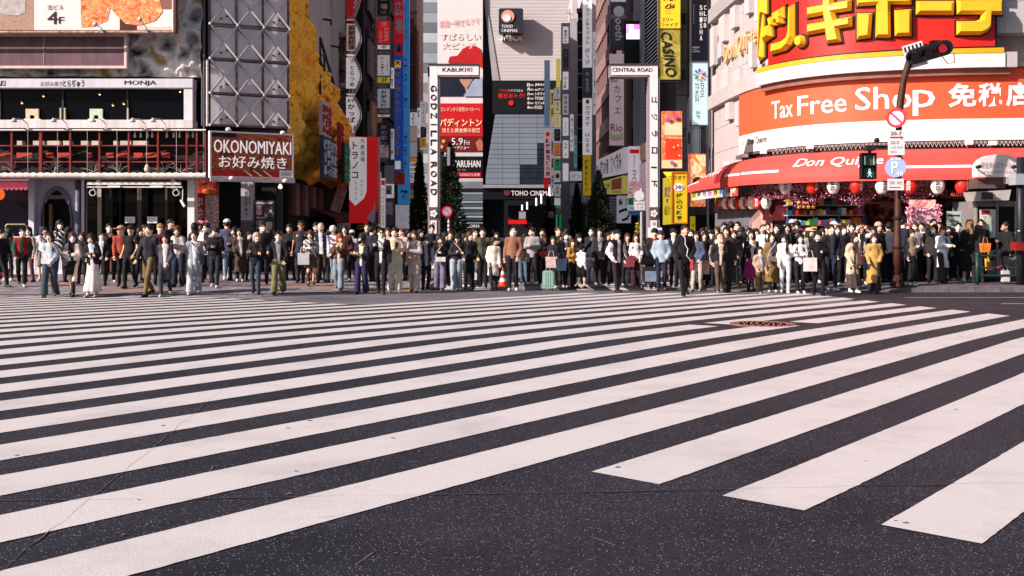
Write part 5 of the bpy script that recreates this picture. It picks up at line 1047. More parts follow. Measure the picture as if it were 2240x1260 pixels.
t = sign('drink_poster', 'bright poster of orange and pink fruit drinks above the yellow karaoke box', q, FR, .35, 'poster', panels=[(0, .86, 1, 1, mat('f0d0a0', .5, .1)), (.12, .2, 1, .42, mat('f2cfa8', .4, .12, 2)), (.15, .48, .95, .84, mat('e8401e', .4, .25, 2))])
for x, y in ((1462, 262), (1478, 256), (1470, 356)): MB().lathe(P(x, y, 45.42), [(.001, -.03), (.09, -.03), (.09, 0)], 9, 'y').build('printed_petal', mat('a85ac0', .4, .3, 9), t)
for x, y in ((1483, 318), (1474, 322), (1486, 340)): MB().lathe(P(x, y, 45.42), [(.001, -.02), (.035, -.02), (.035, 0)], 8, 'y').build('printed_bubble', mat('f8e0d0', .4), t)
YK = mat('cfb81c', .5, .06); OR = mat('b8641a', .5)
t = thing('karaoke_box_sign', 'folded yellow karaoke box sign with orange rim and black vertical writing', 'sign', tuple(P(1480, 490, 44)))
fq = oq(1470, 377, 488, 1503, 377, 488, 43, 43); sq_ = oq(1450, 390, 492, 1470, 386, 490, 45, 43)
MB().slab(fq, .3).build('panel', YK, t); MB().slab(sq_, .2).build('side_panel', mat('a8941c', .5), t)
MB().prism([P(1451, 376, 43.4), P(1470, 376, 43.02), P(1470, 400, 43.02)], (0, .2, 0)).build('folded_corner', YK, t)
mq = quadmap(fq); b = MB()
for (a0, b0, a1, b1) in ((-.03, -.015, 1.03, .015), (-.03, .985, 1.03, 1.015), (-.03, 0, .03, 1), (.97, 0, 1.03, 1)): b.slab([mq(a0, b0, .05), mq(a1, b0, .05), mq(a1, b1, .05), mq(a0, b1, .05)], .1)
b.build('rim', OR, t)
text(t, 'カラオケ', (-.25, .06, .95, .15), mq, mat('5a1420'), bold=.02); MB().prism([mq(.45 + .36 * math.cos(a), .29 + .075 * math.sin(a), .02) for a in [q_ * .3927 for q_ in range(16)]], (0, .01, 0)).build('printed_oval', WHITE, t); text(t, '24H', (.2, .25, .72, .33), mq, mat('4a1a5a'), bold=.016, off=.03); text(t, '持込OK!', (.25, .4, .72, .96), mq, mat('3a2410'), vert=True, bold=.02)
mq2 = quadmap(sq_); text(t, '飲放', (.2, .18, .85, .42), mq2, mat('6a3a5a'), bold=.01); text(t, '▼', (.35, .46, .65, .56), mq2, mat('6a1a14')); text(t, '紹介', (.2, .6, .85, .8), mq2, INK)
q = pq(1510, 337, 1543, 452, 44); sign('street_sign', 'orange food poster sign with a black circled all-you-can-eat seal', q, photo(['d8481e', 'f0783a', 'f8c49a', 'e05a24'], 1.6, 3.7, 'warp'), .4, 'sign', frame=mat('9a4a2a', .4), fw=.02, texts=[('シュラスコ', (.1, .36, .9, .42), mat('8a4a10')), ('食べ', (.26, .46, .74, .53), INK, {'bold': .02}), ('放題', (.26, .55, .74, .62), INK, {'bold': .02})])
os_ = [o for o in bpy.data.objects if o.get('label', '').startswith('orange food poster sign')][0]; MB().lathe(P(1526, 399, 43.95), [(.21, -.02), (.23, -.02), (.23, 0), (.21, 0)], 24, 'y').build('printed_ring', INK, os_)
q = pq(1513, -60, 1548, 133, 46); yy = lambda y: (y + 60) / 193
sign('street_sign', 'tall black lounge sign with white stacked block letters', q, mat('0c0d18', .4, .15), .5, 'sign', frame=mat('3a3840', .4), fw=.04, texts=[('SHISHA', (.48, yy(10), .7, yy(90)), WHITE, {'vert': True, 'bold': .016}), ('CLUB', (.74, yy(10), .95, yy(62)), WHITE, {'vert': True, 'bold': .016}), ('SHINJUKU', (.08, yy(10), .16, yy(52)), mat('6a7a9a'), {'rot': True, 'vert': True}), ('SHISHA', (.06, yy(102), .5, yy(105)), GR), ('CAFE', (.06, yy(107), .35, yy(109)), GR), ('LOUNGE', (.06, yy(111), .5, yy(114)), GR)])
q = pq(1513, 137, 1548, 273, 46); t = sign('street_sign', 'pale blue idol stage sign with a ring of coloured petals', q, mat('a9c0c8', .5, .05), .5, 'sign', frame=mat('56565e', .4), fw=.04, texts=[('IDOL', (.55, .33, .76, .58), mat('4a4a52'), {'rot': True, 'vert': True}), ('STAGE', (.22, .33, .44, .63), mat('4a4a52'), {'rot': True, 'vert': True}), ('5F', (.28, .78, .5, .9), mat('4a4a52'), {'rot': True, 'vert': True})])
for i, c in enumerate(('a01a4a', 'c0c0c8', '8a1a2a', 'c85a5a', 'd8b43a', '2a7a6a', '7aa8b0', '7a5aa8')):
    a = math.pi / 2 - i * math.pi / 4; r0 = .19; cx_, cz_ = PX(1530.5, 45.9), PZ(163, 45.9); pts = [(cx_ + r0 * math.cos(a) + .085 * math.cos(a) * math.cos(u) - .05 * math.sin(a) * math.sin(u), 45.93, cz_ + r0 * math.sin(a) + .085 * math.sin(a) * math.cos(u) + .05 * math.cos(a) * math.sin(u)) for u in [k * .785 for k in range(8)]]
    MB().prism(pts, (0, .015, 0)).build('petal', mat(c, .5), t)
# blue-grey panel building
H5 = thing('panel_building', 'blue-grey metal panel building beside the discount store', 'building', (PX(1525, 48), 48, 0))
PB_ = mat('646872', .5, .1, 1, grime=.2)
MB().slab(pq(1478, -90, 1580, 600, 48.6), 8).build('wall', mat('2a2a32', .6), H5)
for i in range(4):
    for j in range(9):
        x0 = 1480 + i * 25; y0 = -80 + j * 72; MB().slab(pq(x0 + .5, y0 + .7, x0 + 24.4, y0 + 71.3, 48.3), .2).build('panel', PB_, H5)
for x in (1508, 1549): MB().slab(pq(x - 2, -80, x + 2, 600, 47.6), .3).build('mullion', mat('3a3a42', .5), H5)
MB().slab(pq(1478, 470, 1580, 610, 47.9), .2).build('shop_front', mat('16141a', .7, .4), H5); sign('street_sign', 'narrow yellow vertical sign in the dark doorway under the orange poster', pq(1511, 473, 1521, 506, 45), mat('b8a01c', .5), .2, 'sign', texts=[('▲', (.3, .45, .8, .65), mat('7a4a10'))])
for i, (x, y) in enumerate(((1390, 430),)):
    t = thing('road_sign', 'blank grey round sign with a white plate beneath on a slim pole near the gate', 'sign', tuple(P(1402, 580, 34)))
    MB().tube([P(1403, 585, 34), P(1403, 412, 34)], .04, 8).build('pole', mat('b9b2b8', .4, .1, 4, .4), t); MB().lathe(P(1398, 428, 33.9), [(.001, -.01), (.165, -.01), (.165, .01), (.001, .012)], 22, 'y').build('disc', mat('c9c6cc', .5, .05), t)
    MB().slab(pq(1388, 441, 1410, 459, 33.9), .02).build('plate', mat('cfc6c4', .5, .1), t); text(t, '日曜休日', (.1, .15, .9, .45), quadmap(pq(1388, 441, 1410, 459, 33.9)), mat('8a8086')); text(t, '12-18', (.2, .55, .8, .85), quadmap(pq(1388, 441, 1410, 459, 33.9)), mat('8a8086'))
# ================================================================ discount store on the far corner
DX = [1500, 1547, 1625, 1690, 1760, 1850, 1950, 2100, 2240, 2420, 2700]; DD = [50, 44.5, 38.3, 36, 34.6, 33.6, 33.0, 32.5, 32.3, 32.2, 32.0]
def dd(x): return float(np.interp(x, DX, DD))
def dpath(x):                                         # smoothed wall line of the store
    return sum(dd(x + k * 9) for k in range(-4, 5)) / 9
def dn(x):
    a = Vector((PX(x - 3, dpath(x - 3)), dpath(x - 3), 0)); b = Vector((PX(x + 3, dpath(x + 3)), dpath(x + 3), 0)); t = (b - a).normalized(); return Vector((t.y, -t.x, 0))
def dp(x, z, o=0.0):
    d = dpath(x); n = dn(x); return Vector((PX(x, d), d, z)) + n * o
def curved(x0, x1, z0, z1, o0, o1, n=24, mb=None, zf=None):
    """band along the wall between heights z0..z1, from offset o0 (back) to o1 (front)"""
    mb = mb or MB(); xs = fr(x0, x1, n); vs = []
    for x in xs: vs += [dp(x, z0, o0), dp(x, z1, o0), dp(x, z1, o1), dp(x, z0, o1)]
    fs = [(4 * i + a, 4 * i + b, 4 * i + 4 + b, 4 * i + 4 + a) for i in range(n) for a, b in ((0, 1), (1, 2), (2, 3), (3, 0))] + [(3, 2, 1, 0), tuple(4 * n + k for k in range(4))]
    return mb.add(vs, fs)
DS = thing('discount_store', 'white stone discount store with curved corner, red signs and barrel awning', 'building', tuple(dp(1900, 0)))
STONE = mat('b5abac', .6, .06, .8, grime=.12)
xs = fr(1540, 2700, 60); poly = [dp(x, -.2, -.6) for x in xs if x > 1555] + [Vector((60, 60, -.2)), Vector((9.2, 60, -.2))]
xs2 = fr(1540, 2700, 60); MB().prism([Vector((p.x, p.y, 4.0)) for p in poly], (0, 0, 26)).build('upper_wall', mat('8f8482', .8, .1), DS)
xr = 1562
while xr < 2420:
    w = 1.15; x2 = xr
    while (dp(x2, 0) - dp(xr, 0)).length < w: x2 += 1
    for k in range(10):
        z0 = 3.6 + k * .98
        if xr > 1690 and z0 < 6.9 and xr < 2200: continue
        if 1705 < xr and x2 < 2165: continue
        curved(xr + .3, x2 - .2, z0 + .008, z0 + .972, -.6, 0, 2).build('stone_panel', STONE, DS)
    xr = x2
for x0, x1, y0, y1 in ((1563, 1572, 60, 144), (1583, 1595, 36, 93), (1608, 1619, 15, 62), (1580, 1589, 92, 126), (1568, 1577, 165, 206), (1590, 1603, 150, 193), (1640, 1650, -20, 30), (1662, 1670, 8, 46), (1649, 1657, 92, 148), (1668, 1675, 88, 140), (1618, 1629, 150, 178), (1597, 1606, 225, 262), (1618, 1626, 226, 276)):
    xm = (x0 + x1) / 2; d = dpath(xm); curved(x0, x1, PZ(y1, d), PZ(y0, d), 0, .2, 1).build('stone_fin', mat('c0b6b6', .6, .05), DS)
curved(1560, 1690, 6.42, 6.95, -.3, .22, 16).build('cornice', STONE, DS); curved(1562, 1640, 9.95, 10.5, -.3, .25, 12).build('cornice', mat('a49a9c', .6, .1), DS); curved(1562, 1640, 10.52, 11.6, -.3, .12, 12).build('parapet', STONE, DS)
for x0, x1, y0, y1 in ((1570, 1577, 80, 145), (1563, 1566, 55, 215)): d = dpath(x0); curved(x0, x1, PZ(y1, d), PZ(y0, d), .01, .03, 1).build('window_slot', glass('14141a', .1), DS)
DQW = mat('d8b48a', .5, .05)
t = thing('wall_letters', 'gold script letters standing off the sunlit stone side wall', 'lettering', tuple(dp(1626, 7.7)))
text(t, 'Don Quijote', (0, 0, 1, 1), lambda s, u, o=0: dp(1591 + s * 70, 8.62 - u * .9 + s * .12, o), DQW, bold=.016, extrude=.14, name='raised_letters')
# white and yellow ledge
curved(1687, 2185, 6.40, 6.83, -.5, .55, 40).build('ledge', mat('ded2d0', .6, .05), DS); curved(1687, 2182, 6.83, 6.98, -.5, .57, 40).build('yellow_band', mat('d8a020', .5, .06), DS); curved(2182, 2212, 6.40, 6.86, -.5, .5, 4).build('ledge_end', STONE, DS); curved(2182, 2420, 6.45, 6.6, -.3, .3, 10).build('ledge', STONE, DS)
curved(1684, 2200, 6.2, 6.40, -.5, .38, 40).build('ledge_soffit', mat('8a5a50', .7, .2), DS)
# big red katakana sign
K = thing('katakana_sign', 'huge raised yellow katakana on a curved red board over the corner', 'sign', tuple(dp(1930, 7.0)))
curved(1699, 2168, 7.06, 12.5, .02, .34, 40).build('board', mat('c0201a', .45, .06), K); curved(1697, 2172, 6.98, 7.06, .0, .37, 40).build('edge', BLACK, K); curved(2168, 2172, 7.06, 12.5, 0, .36, 1).build('edge', BLACK, K)
YG = mat('e8ae28', .38, .06, 2); YD = mat('15110c', .5)
def kz(x, y): return PZ(y, dpath(x) - .45)
def stroke(pts, inset=5.0, base=.36, top=.62, lift=0.0):
    """raised stroke with a wide bevel: outline in reference px, laid on the curved board"""
    cx_ = sum(p[0] for p in pts) / len(pts); cy_ = sum(p[1] for p in pts) / len(pts); n = len(pts)
    area = sum(pts[i][0] * pts[(i + 1) % n][1] - pts[(i + 1) % n][0] * pts[i][1] for i in range(n))
    if area < 0: pts = pts[::-1]
    def off(k):
        out = []
        for i in range(n):
            (x0, y0), (x1, y1), (x2, y2) = pts[i - 1], pts[i], pts[(i + 1) % n]
            a = Vector((x1 - x0, y1 - y0)).normalized(); b = Vector((x2 - x1, y2 - y1)).normalized(); na, nb = Vector((-a.y, a.x)), Vector((-b.y, b.x)); m = (na + nb); c = max(.35, (1 + na.dot(nb)))
            out.append((x1 + m.x * k / c, y1 + m.y * k / c))
        return out
    ins = off(inset); outl = off(-3.2); V = []
    for P_, o in ((pts, base), (pts, base + .1 + lift), (ins, top + lift)): V += [dp(x, kz(x, y), o) for x, y in P_]
    fs = [(a * n + i, a * n + (i + 1) % n, (a + 1) * n + (i + 1) % n, (a + 1) * n + i) for a in (0, 1) for i in range(n)] + [tuple(2 * n + i for i in range(n))]
    MB().add(V, fs).build('letter_stroke', YG, K)
    V = [dp(x, kz(x, y), .33) for x, y in outl] + [dp(x, kz(x, y), .39) for x, y in outl]
    MB().add(V, [(i, (i + 1) % n, n + (i + 1) % n, n + i) for i in range(n)] + [tuple(n + i for i in range(n))]).build('letter_shadow_plate', YD, K)
# do
stroke([(1686, -30), (1703, -36), (1703, 26), (1696, 29), (1696, 122), (1687, 130)]); stroke([(1697, 56), (1714, 47), (1715, 76), (1697, 90)], 4.5, lift=.02)
for x in (1709, 1724): stroke([(x, 36 - (x - 1709) * .25), (x + 9, 32 - (x - 1709) * .25), (x + 13, 52 - (x - 1709) * .25), (x + 3, 54 - (x - 1709) * .25)], 2.5)
# n
stroke([(1716, 24), (1738, 10), (1739, 36), (1717, 50)], 5); stroke([(1748, 12), (1759, 5), (1759, 78), (1752, 96), (1740, 108), (1713, 116), (1714, 92), (1734, 86), (1744, 78), (1747, 66)], 4.5)
stroke([(1770 + 10.5 * math.cos(a), 88 + 14 * math.sin(a)) for a in [k * math.pi / 6 for k in range(12)]], 4)
# ki
stroke([(1783, 14), (1814, 8), (1815, -30), (1836, -30), (1836, 4), (1870, -2), (1870, 22), (1838, 27), (1842, 40), (1871, 35), (1871, 57), (1846, 62), (1851, 90), (1823, 94), (1819, 68), (1783, 75), (1783, 51), (1817, 45), (1815, 31), (1783, 37)], 5.5)
# ho
stroke([(1880, -8), (1920, -12), (1921, -40), (1946, -40), (1946, -13), (1990, -13), (1990, 9), (1948, 9), (1949, 82), (1918, 82), (1920, 10), (1880, 13)], 5.5); stroke([(1880, 28), (1912, 28), (1908, 82), (1880, 86)], 5.5); stroke([(1956, 22), (1990, 20), (1990, 78), (1957, 79)], 5.5)
# long vowel, te
stroke([(2000, 2), (2081, 2), (2080, 32), (2000, 32)], 7)
stroke([(2086, 0), (2181, 0), (2181, 32), (2159, 32), (2157, 60), (2148, 70), (2135, 76), (2086, 76), (2086, 46), (2124, 46), (2134, 42), (2136, 31), (2086, 31)], 6); stroke([(2098, -50), (2170, -50), (2170, -22), (2098, -22)], 6)
# tax-free banner
TX = thing('store_banner', 'wide curved orange and white tax free banner under the ledge', 'banner', tuple(dp(1900, 4.2)))
curved(1626, 2420, 4.88, 6.42, .02, .16, 46).build('orange_field', mat('e85a38', .5, .04, .6), TX); curved(1626, 2420, 4.22, 4.88, .02, .165, 46).build('white_field', mat('e9dedb', .5, .04, .6), TX)
mpx = lambda s, u, o=0: dp(s, u, .17 + o); TW = mat('f4ecea', .5, .02)
for s_, x0, x1, z1, z0 in (('Tax', 1698, 1742, 5.82, 5.22), ('Free', 1753, 1855, 5.86, 5.22), ('Sho', 1874, 1992, 5.96, 5.24), ('p', 1996, 2043, 5.80, 5.0), ('免', 2072, 2132, 5.97, 5.24), ('税', 2136, 2188, 5.97, 5.24), ('店', 2196, 2252, 5.97, 5.24)):
    text(TX, s_, (0, 0, 1, 1), (lambda a, b_, c, e: lambda s, u, o=0: mpx(a + (b_ - a) * s, c + (e - c) * u, o))(x0, x1, z1, z0), TW, bold=.011 if s_.isascii() else .028, off=.006)
text(TX, 'Don Quijote', (0, 0, 1, 1), lambda s, u, o=0: mpx(1646 + 41 * s, 4.72 - .3 * u, o), INK, bold=.01)
MB().lathe(dp(1638, 4.58, .18), [(.001, -.01), (.09, -.01), (.09, 0)], 14, 'y').build('printed_crest', mat('d8c29a', .5), TX)
for z, m_ in ((4.2, STEEL),): curved(1626, 2420, 4.13, 4.19, .05, .2, 40).build('rail', mat('6a5a5a', .6, .4, 5), TX)
b = MB()
for i in range(60): x = 1700 + i * 9; b.bar(dp(x, 4.18, .2), dp(x + 4.5, 4.02, .25), .012); b.bar(dp(x + 4.5, 4.02, .25), dp(x + 9, 4.18, .2), .012)
b.build('lacing', mat('b9aaa8', .6), TX); curved(1626, 2420, 3.9, 4.13, -.3, .05, 40).build('beam', mat('3a2a2a', .7, .3), DS)
# barrel awning
AW = thing('store_awning', 'red barrel awning with white script curving round the store corner', 'awning', tuple(dp(1850, 3.1)))
AR = mat('dc4a42', .65, .06, 1.0); ARD = mat('8a1a24', .65, .08); n = 46; axs = fr(1572, 2330, n); m = 8
def ap(x, k):                                          # k 0 wall .. 1 lower edge
    reach = 1.25 + (.15 if x > 1700 else 0); a = k * math.pi / 2; f = min(1, max(0, (x - 1572) / 70)); zt = 3.42 + .55 * (f ** .6)
    return dp(x, 3.12 + (zt - 3.12) * math.cos(a), .05 + reach * math.sin(a))
vs = [ap(x, k / m) for x in axs for k in range(m + 1)] ; fs = [(i * (m + 1) + k, (i + 1) * (m + 1) + k, (i + 1) * (m + 1) + k + 1, i * (m + 1) + k + 1) for i in range(n) for k in range(m)]
ms = [1 if 1640 < (axs[i] + axs[i + 1]) / 2 < 1658 else 0 for i in range(n) for k in range(m)]
mb = MB(); mb.v = [tuple(v) for v in vs]; mb.f = fs; mb.m = ms; mb.build('cloth', [AR, ARD], AW, smooth=True)
vs = [];
for x in axs: a = ap(x, 1); vs += [a, a - Vector((0, 0, .17)), a - Vector((0, 0, .17)) - dn(x) * .03]
MB().add(vs, [(3 * i + k, 3 * i + 3 + k, 3 * i + 4 + k, 3 * i + 1 + k) for i in range(n) for k in (0, 1)]).build('valance', AR, AW)
MB().add([ap(1572, k / m) for k in range(m + 1)] + [dp(1572, 3.12, .05)], [tuple(range(m + 2))]).build('end_cap', AR, AW)
am = lambda s, u, o=0: ap(s, u) + dn(s) * (o + .012) + Vector((0, 0, .006))
for s_, x0, x1, k0, k1 in (('Don Quijote', 1605, 1643, .5, .8), ('Don Quijote', 1785, 1935, .5, .82)):
    text(AW, s_, (0, 0, 1, 1), (lambda a, b_, c, e: lambda s, u, o=0: am(a + (b_ - a) * (s + (1 - u) * .02), c + (e - c) * u, o))(x0, x1, k0, k1), TW, bold=.016)
for x0, x1 in ((1573, 1600), (1660, 1765), (1955, 2100), (2120, 2320)):
    k = max(2, int((x1 - x0) / 10)); q = fr(x0, x1, k); MB().add([am(x, u, .004) for x in q for u in (.80, .86)], [(2 * i, 2 * i + 2, 2 * i + 3, 2 * i + 1) for i in range(k)]).build('white_stripe', TW, AW)
for i, (x, z) in enumerate(((1612, 3.95), (1640, 4.05), (1653, 4.08), (1692, 4.12), (1787, 4.14), (2112, 4.12), (2162, 4.1))):
    t = thing('flood_lamp', 'small white floodlight on the awning top, ' + ['nearest the grey side wall', 'second from the grey side wall', 'third from the grey side wall', 'just past the dark awning seam', 'below the banner slogan start', 'above the last hanging red lantern', 'beside the white rounded station sign'][i], 'lamp', tuple(dp(x, z, .3)), 'floodlights on top of the awning')
    c = dp(x, z, .4); MB().box(c.x - .1, c.y - .07, c.z - .06, c.x + .1, c.y + .07, c.z + .07).build('head', WHITE, t); MB().bar(c, dp(x, z - .15, .1), .03).build('arm', STEEL, t)
# ---- shop front under the awning
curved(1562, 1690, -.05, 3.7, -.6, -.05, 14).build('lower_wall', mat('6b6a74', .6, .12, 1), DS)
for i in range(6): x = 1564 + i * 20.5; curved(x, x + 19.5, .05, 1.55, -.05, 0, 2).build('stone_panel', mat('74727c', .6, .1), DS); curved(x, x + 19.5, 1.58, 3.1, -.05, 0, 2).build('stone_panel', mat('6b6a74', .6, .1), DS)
MB().prism([dp(x, -.2, -3.2) for x in fr(1690, 2420, 20)] + [Vector((40, 60, -.2)), Vector((9.5, 60, -.2))], (0, 0, 4.3)).build('shop_back', photo(['0e080a', '1c0c10', '4a1418', '8a2a2c', 'b88a80'], 2.2, 1.2, 'cell', .8), DS)
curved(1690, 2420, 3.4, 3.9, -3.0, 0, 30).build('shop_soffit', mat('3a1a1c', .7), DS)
t = thing('poster_strip', 'row of small bright poster boards hanging under the awning end', 'poster', tuple(dp(1625, 2.6, 1.1)))
for i, c in enumerate(('d8c87a', 'd9d2d4', 'c8d0d0', 'e0b8d0', 'd8c05a', '9ab4cc', 'e2d4d0', 'c8483a')):
    x0 = 1577 + i * 13; MB().add([dp(x, z, 1.15 + o) for o in (0, .03) for x, z in ((x0, 2.62), (x0 + 12.5, 2.62), (x0 + 12.5, 3.0), (x0, 3.0))], [(0, 3, 2, 1), (4, 5, 6, 7), (0, 1, 5, 4), (1, 2, 6, 5), (2, 3, 7, 6), (3, 0, 4, 7)]).build('board', mat(c, .5, .3, 12), t)
    text(t, 'お得激安大特価'[i % 6:i % 6 + 2], (0, 0, 1, 1), (lambda a: lambda s, u, o=0: dp(a + 2 + 8 * s, 2.92 - .2 * u, 1.19 + o))(x0), mat(['8a5a10', '2a2430', '6a6a70', 'a83a7a', '2a2a20', '2a5a8a', 'a81a1c', 'f0d8c8'][i]), bold=.02)
def lantern_proto(red):
    b1, b2 = MB(), MB(); prof = [(.05, 0)] + [(.085 + .055 * math.sin(math.pi * i / 10) + (.004 if i % 2 else 0), .03 + .3 * i / 10) for i in range(11)] + [(.05, .36)]
    t = thing('lantern', '', 'lantern', (0, 0, 0)); b1.lathe((0, 0, 0), prof, 14); b1.build('shade', mat('d0281c' if red else 'ecdcd6', .5, .05, emit=.06), t, smooth=True)
    b2.lathe((0, 0, -.02), [(.055, 0), (.055, .03)], 12); b2.lathe((0, 0, .35), [(.055, 0), (.055, .03)], 12); b2.build('cap', BLACK, t); MB().tube([(0, 0, .37), (0, 0, .5)], .006, 4).build('cord', BLACK, t)
    m_ = mat('f0e0d8' if red else '2a1a1e', .5)
    text(t, '歌舞伎町', (.3, .15, .7, .85), lambda s, u, o=0: Vector(((s - .5) * .24, -(.14 + o) * math.cos((s - .5) * 1.6) , .34 - u * .31)), m_, vert=True, bold=.02, off=.006)
    return t
LPROTO = {}
def lantern(x, y, o, red, label, grp, s=1.0):
    LANTERNS.append((x, y, o, red, label, grp, s))
LANTERNS = []
ends = ['first, by the dark wall', 'second', 'third, in the gap', 'fourth', 'fifth', 'sixth', 'seventh', 'eighth', 'ninth', 'last, alone near the dark red board']
for i, (x, r_) in enumerate(((1575, 1), (1588, 0), (1597, 1), (1605, 0), (1615, 1), (1627, 0), (1636, 1), (1645, 0), (1658, 1), (1676, 0))):
    lantern(x, 458, 1.0, r_, ('red' if r_ else 'white') + ' paper lantern in the close awning-end row, ' + ends[i], 'paper lanterns in the close row')
near = ['over the burger pictures', 'between the burger pictures and red shelves', 'before the pink garland above the red shelves', 'beside the walking-man signal', 'beyond the walking-man signal', 'just past the rusty signal pole', 'over the pink flower stand', 'over the lit aloha board']
for i, (x, r_) in enumerate(((1718, 0), (1777, 1), (1823, 0), (1873, 1), (1929, 0), (1991, 1), (2051, 0), (2104, 1))):
    lantern(x, 425, 1.15, r_, ('red' if r_ else 'white') + ' paper lantern at the store front, ' + near[i], 'paper lanterns along the store front', 1.2)
# pink blossom garlands
rb = random.Random(9); PK = [mat('e8a0b4', .6, .1), mat('f2c4d0', .6, .1), mat('c84a6a', .6, .2), mat('8a1a34', .6, .2)]; bl = MB()
for i in range(9000):
    x = rb.uniform(1692, 2062); f = rb.random(); z = 3.1 - .95 * f * (1 - .35 * abs(math.sin(x * .03))); o = rb.uniform(.2, 1.0); c = dp(x, z, o); s_ = rb.uniform(.011, .024); a = Vector((rb.gauss(0, 1), rb.gauss(0, 1), rb.gauss(0, 1))).normalized(); u = a.orthogonal().normalized() * s_; w = a.cross(u).normalized() * s_
    bl.add([c + u, c + w, c - u, c - w], [(0, 1, 2, 3)], (0 if rb.random() < .5 else 1) if f < .45 else rb.choice((0, 2, 2, 3, 1)))
tag(bl.build('blossom_garland', PK), 'thick pink and crimson artificial blossom garland hanging under the awning', 'garland', kind='stuff')
# dark red slanted board, shelves and goods
t = thing('promo_board', 'dark red slanted promotion board below the white lantern at the shop corner', 'sign', tuple(P(1700, 482, 35.6))); q = [P(1672, 425, 36.2), P(1728, 408, 35.0), P(1716, 482, 35.0), P(1668, 482, 36.2)]
MB().slab(q, .06).build('panel', mat('4a1218', .5, .3, 3), t); mq = quadmap(q)
for i in range(4): text(t, '激安殿堂特価'[i:i + 3], (.15 + .05 * i, .2 + .18 * i, .75 + .05 * i, .32 + .18 * i), mq, mat('8a5a4a', .5))
MB().prism([P(1640, 480, 36.4), P(1668, 452, 36.4), P(1690, 480, 36.0), P(1690, 540, 36.0), P(1640, 540, 36.4)], (0, .05, 0)).build('panel_base', mat('b08a84', .6, .2), DS)
SH = thing('goods_shelf', 'stepped shop shelf crowded with small packets beside the store entrance', 'shelf', tuple(P(1800, 560, 35.5)))
for j, y in enumerate((448, 470, 492, 512)): MB().slab(pq(1722, y, 1892, y + 2.2, 34.6 - .12 * j), .45).build('shelf_board', mat('c8bcb8', .5), SH)
for x in (1722, 1780, 1836, 1890): MB().slab(pq(x - 1, 430, x + 1, 560, 35.0), .1).build('upright', mat('8a7a78', .5), SH)
rg = random.Random(12); pal = ['b81a24', 'c8303a', 'd8d0d4', '2a4a78', '3a8aa0', 'd8b83a', 'd86a2a', 'e8e0e0', '7a1a3a', '1a1a24', 'c8648a', '2a6a4a']
for j, y in enumerate((448, 470, 492, 512)):
    x = 1724
    while x < 1886:
        w = rg.uniform(5, 10); h = rg.uniform(8, 17); MB().slab(pq(x, y - h, x + w, y, 34.5 - .12 * j), .25).build('packet', mat(rg.choice(pal[:6] if (j == 0) else pal), .45, .3, 20), SH); x += w + .7
t = thing('food_poster', 'dark poster with burger photographs on top of the shop shelf', 'poster', tuple(P(1760, 447, 35.3)))
MB().slab(pq(1735, 436, 1785, 460, 34.2), .05).build('panel', mat('1a1216', .5), t)
for i in range(8):
    x, y = 1748 + (i % 4) * 10.5, 443 + (i // 4) * 10; c = P(x, y, 34.15)
    MB().lathe(c - Vector((0, 0, .05)), [(.06, 0), (.07, .03), (.07, .05), (.055, .09), (.001, .105)], 10).build('printed_bun', mat('c87a3a' if i % 3 else 'd89a4a', .5, .2, 9), t); MB().lathe(c - Vector((0, 0, .03)), [(.001, 0), (.075, 0), (.075, .02), (.001, .02)], 10).build('printed_filling', mat('7a1a14' if i % 2 else '4a7a2a', .5), t)
q = pq(1865, 424, 1968, 446, 34.3); sign('store_name_board', 'brown wooden store name board with black characters beneath the lanterns', q, mat('8a4a3a', .6, .2, 4), .12, 'sign', panels=[(0, .82, 1, 1, mat('b85a4a', .5, .4, 15))], texts=[('歌舞伎町店', (.04, .08, .97, .8), INK, {'bold': .028})])
t = thing('flower_stand', 'stand wrapped in pink blossoms with a pale panel beside the signal pole', 'stand', tuple(P(2018, 600, 31.5)))
MB().slab(pq(1994, 437, 2047, 455, 31.4), .2).build('sign_box', photo(['d8b8b0', 'c84a4a', 'e0ccc0', 'd89a9a'], 5, 2.2), t); MB().slab(pq(1994, 456, 2048, 560, 31.5), .2).build('panel', mat('e2b4c0', .6, .15, 6), t); bl = MB()
for i in range(900):
    s_ = rb.random(); x, y = (rb.gauss(1990, 4), rb.uniform(448, 560)) if s_ < .45 else ((rb.gauss(2052, 4), rb.uniform(448, 560)) if s_ < .9 else (rb.uniform(1990, 2052), rb.gauss(458, 3))); c = P(x, y, 31.3 + rb.uniform(-.15, .15)); k = rb.uniform(.02, .045); a = Vector((rb.gauss(0, 1), rb.gauss(0, 1), rb.gauss(0, 1))).normalized(); u = a.orthogonal().normalized() * k; w = a.cross(u).normalized() * k; bl.add([c + u, c + w, c - u, c - w], [(0, 1, 2, 3)], rb.choice((0, 1, 0, 2)))
bl.build('blossom', PK, t, kind='stuff')
t = sign('neon_board', 'dark board with red neon letters under the last red lantern', pq(2072, 418, 2116, 432, 31.8), mat('120c10', .5), .1, 'sign', frame=mat('7a3a2a', .5), fw=.02, texts=[('ALOHA', (.15, .25, .95, .8), mat('e05a4a', .5, 0, emit=.7), {'bold': .01})])
sign('food_board', 'bright menu board with an orange flower picture beneath the neon letters', pq(2073, 462, 2132, 500, 31.6), mat('a8b8b4', .5, .2, 4), .1, 'sign', panels=[(.5, .25, .85, .8, photo(['d8782a', 'f0b04a', 'c84a2a'], 5, 1.4)), (.02, .2, .45, .3, mat('2a3a4a'))], texts=[('営業中', (.05, .5, .4, .62), INK), ('おすすめ', (.05, .7, .45, .85), INK)])
MB().prism([P(2066 + 30 - 30 * math.cos(a), 452 - 16 * math.sin(a), 32.2) for a in [math.pi * k / 10 for k in range(11)]], (0, .1, 0)).build('arch_fascia', mat('2a1a1c', .6), DS)
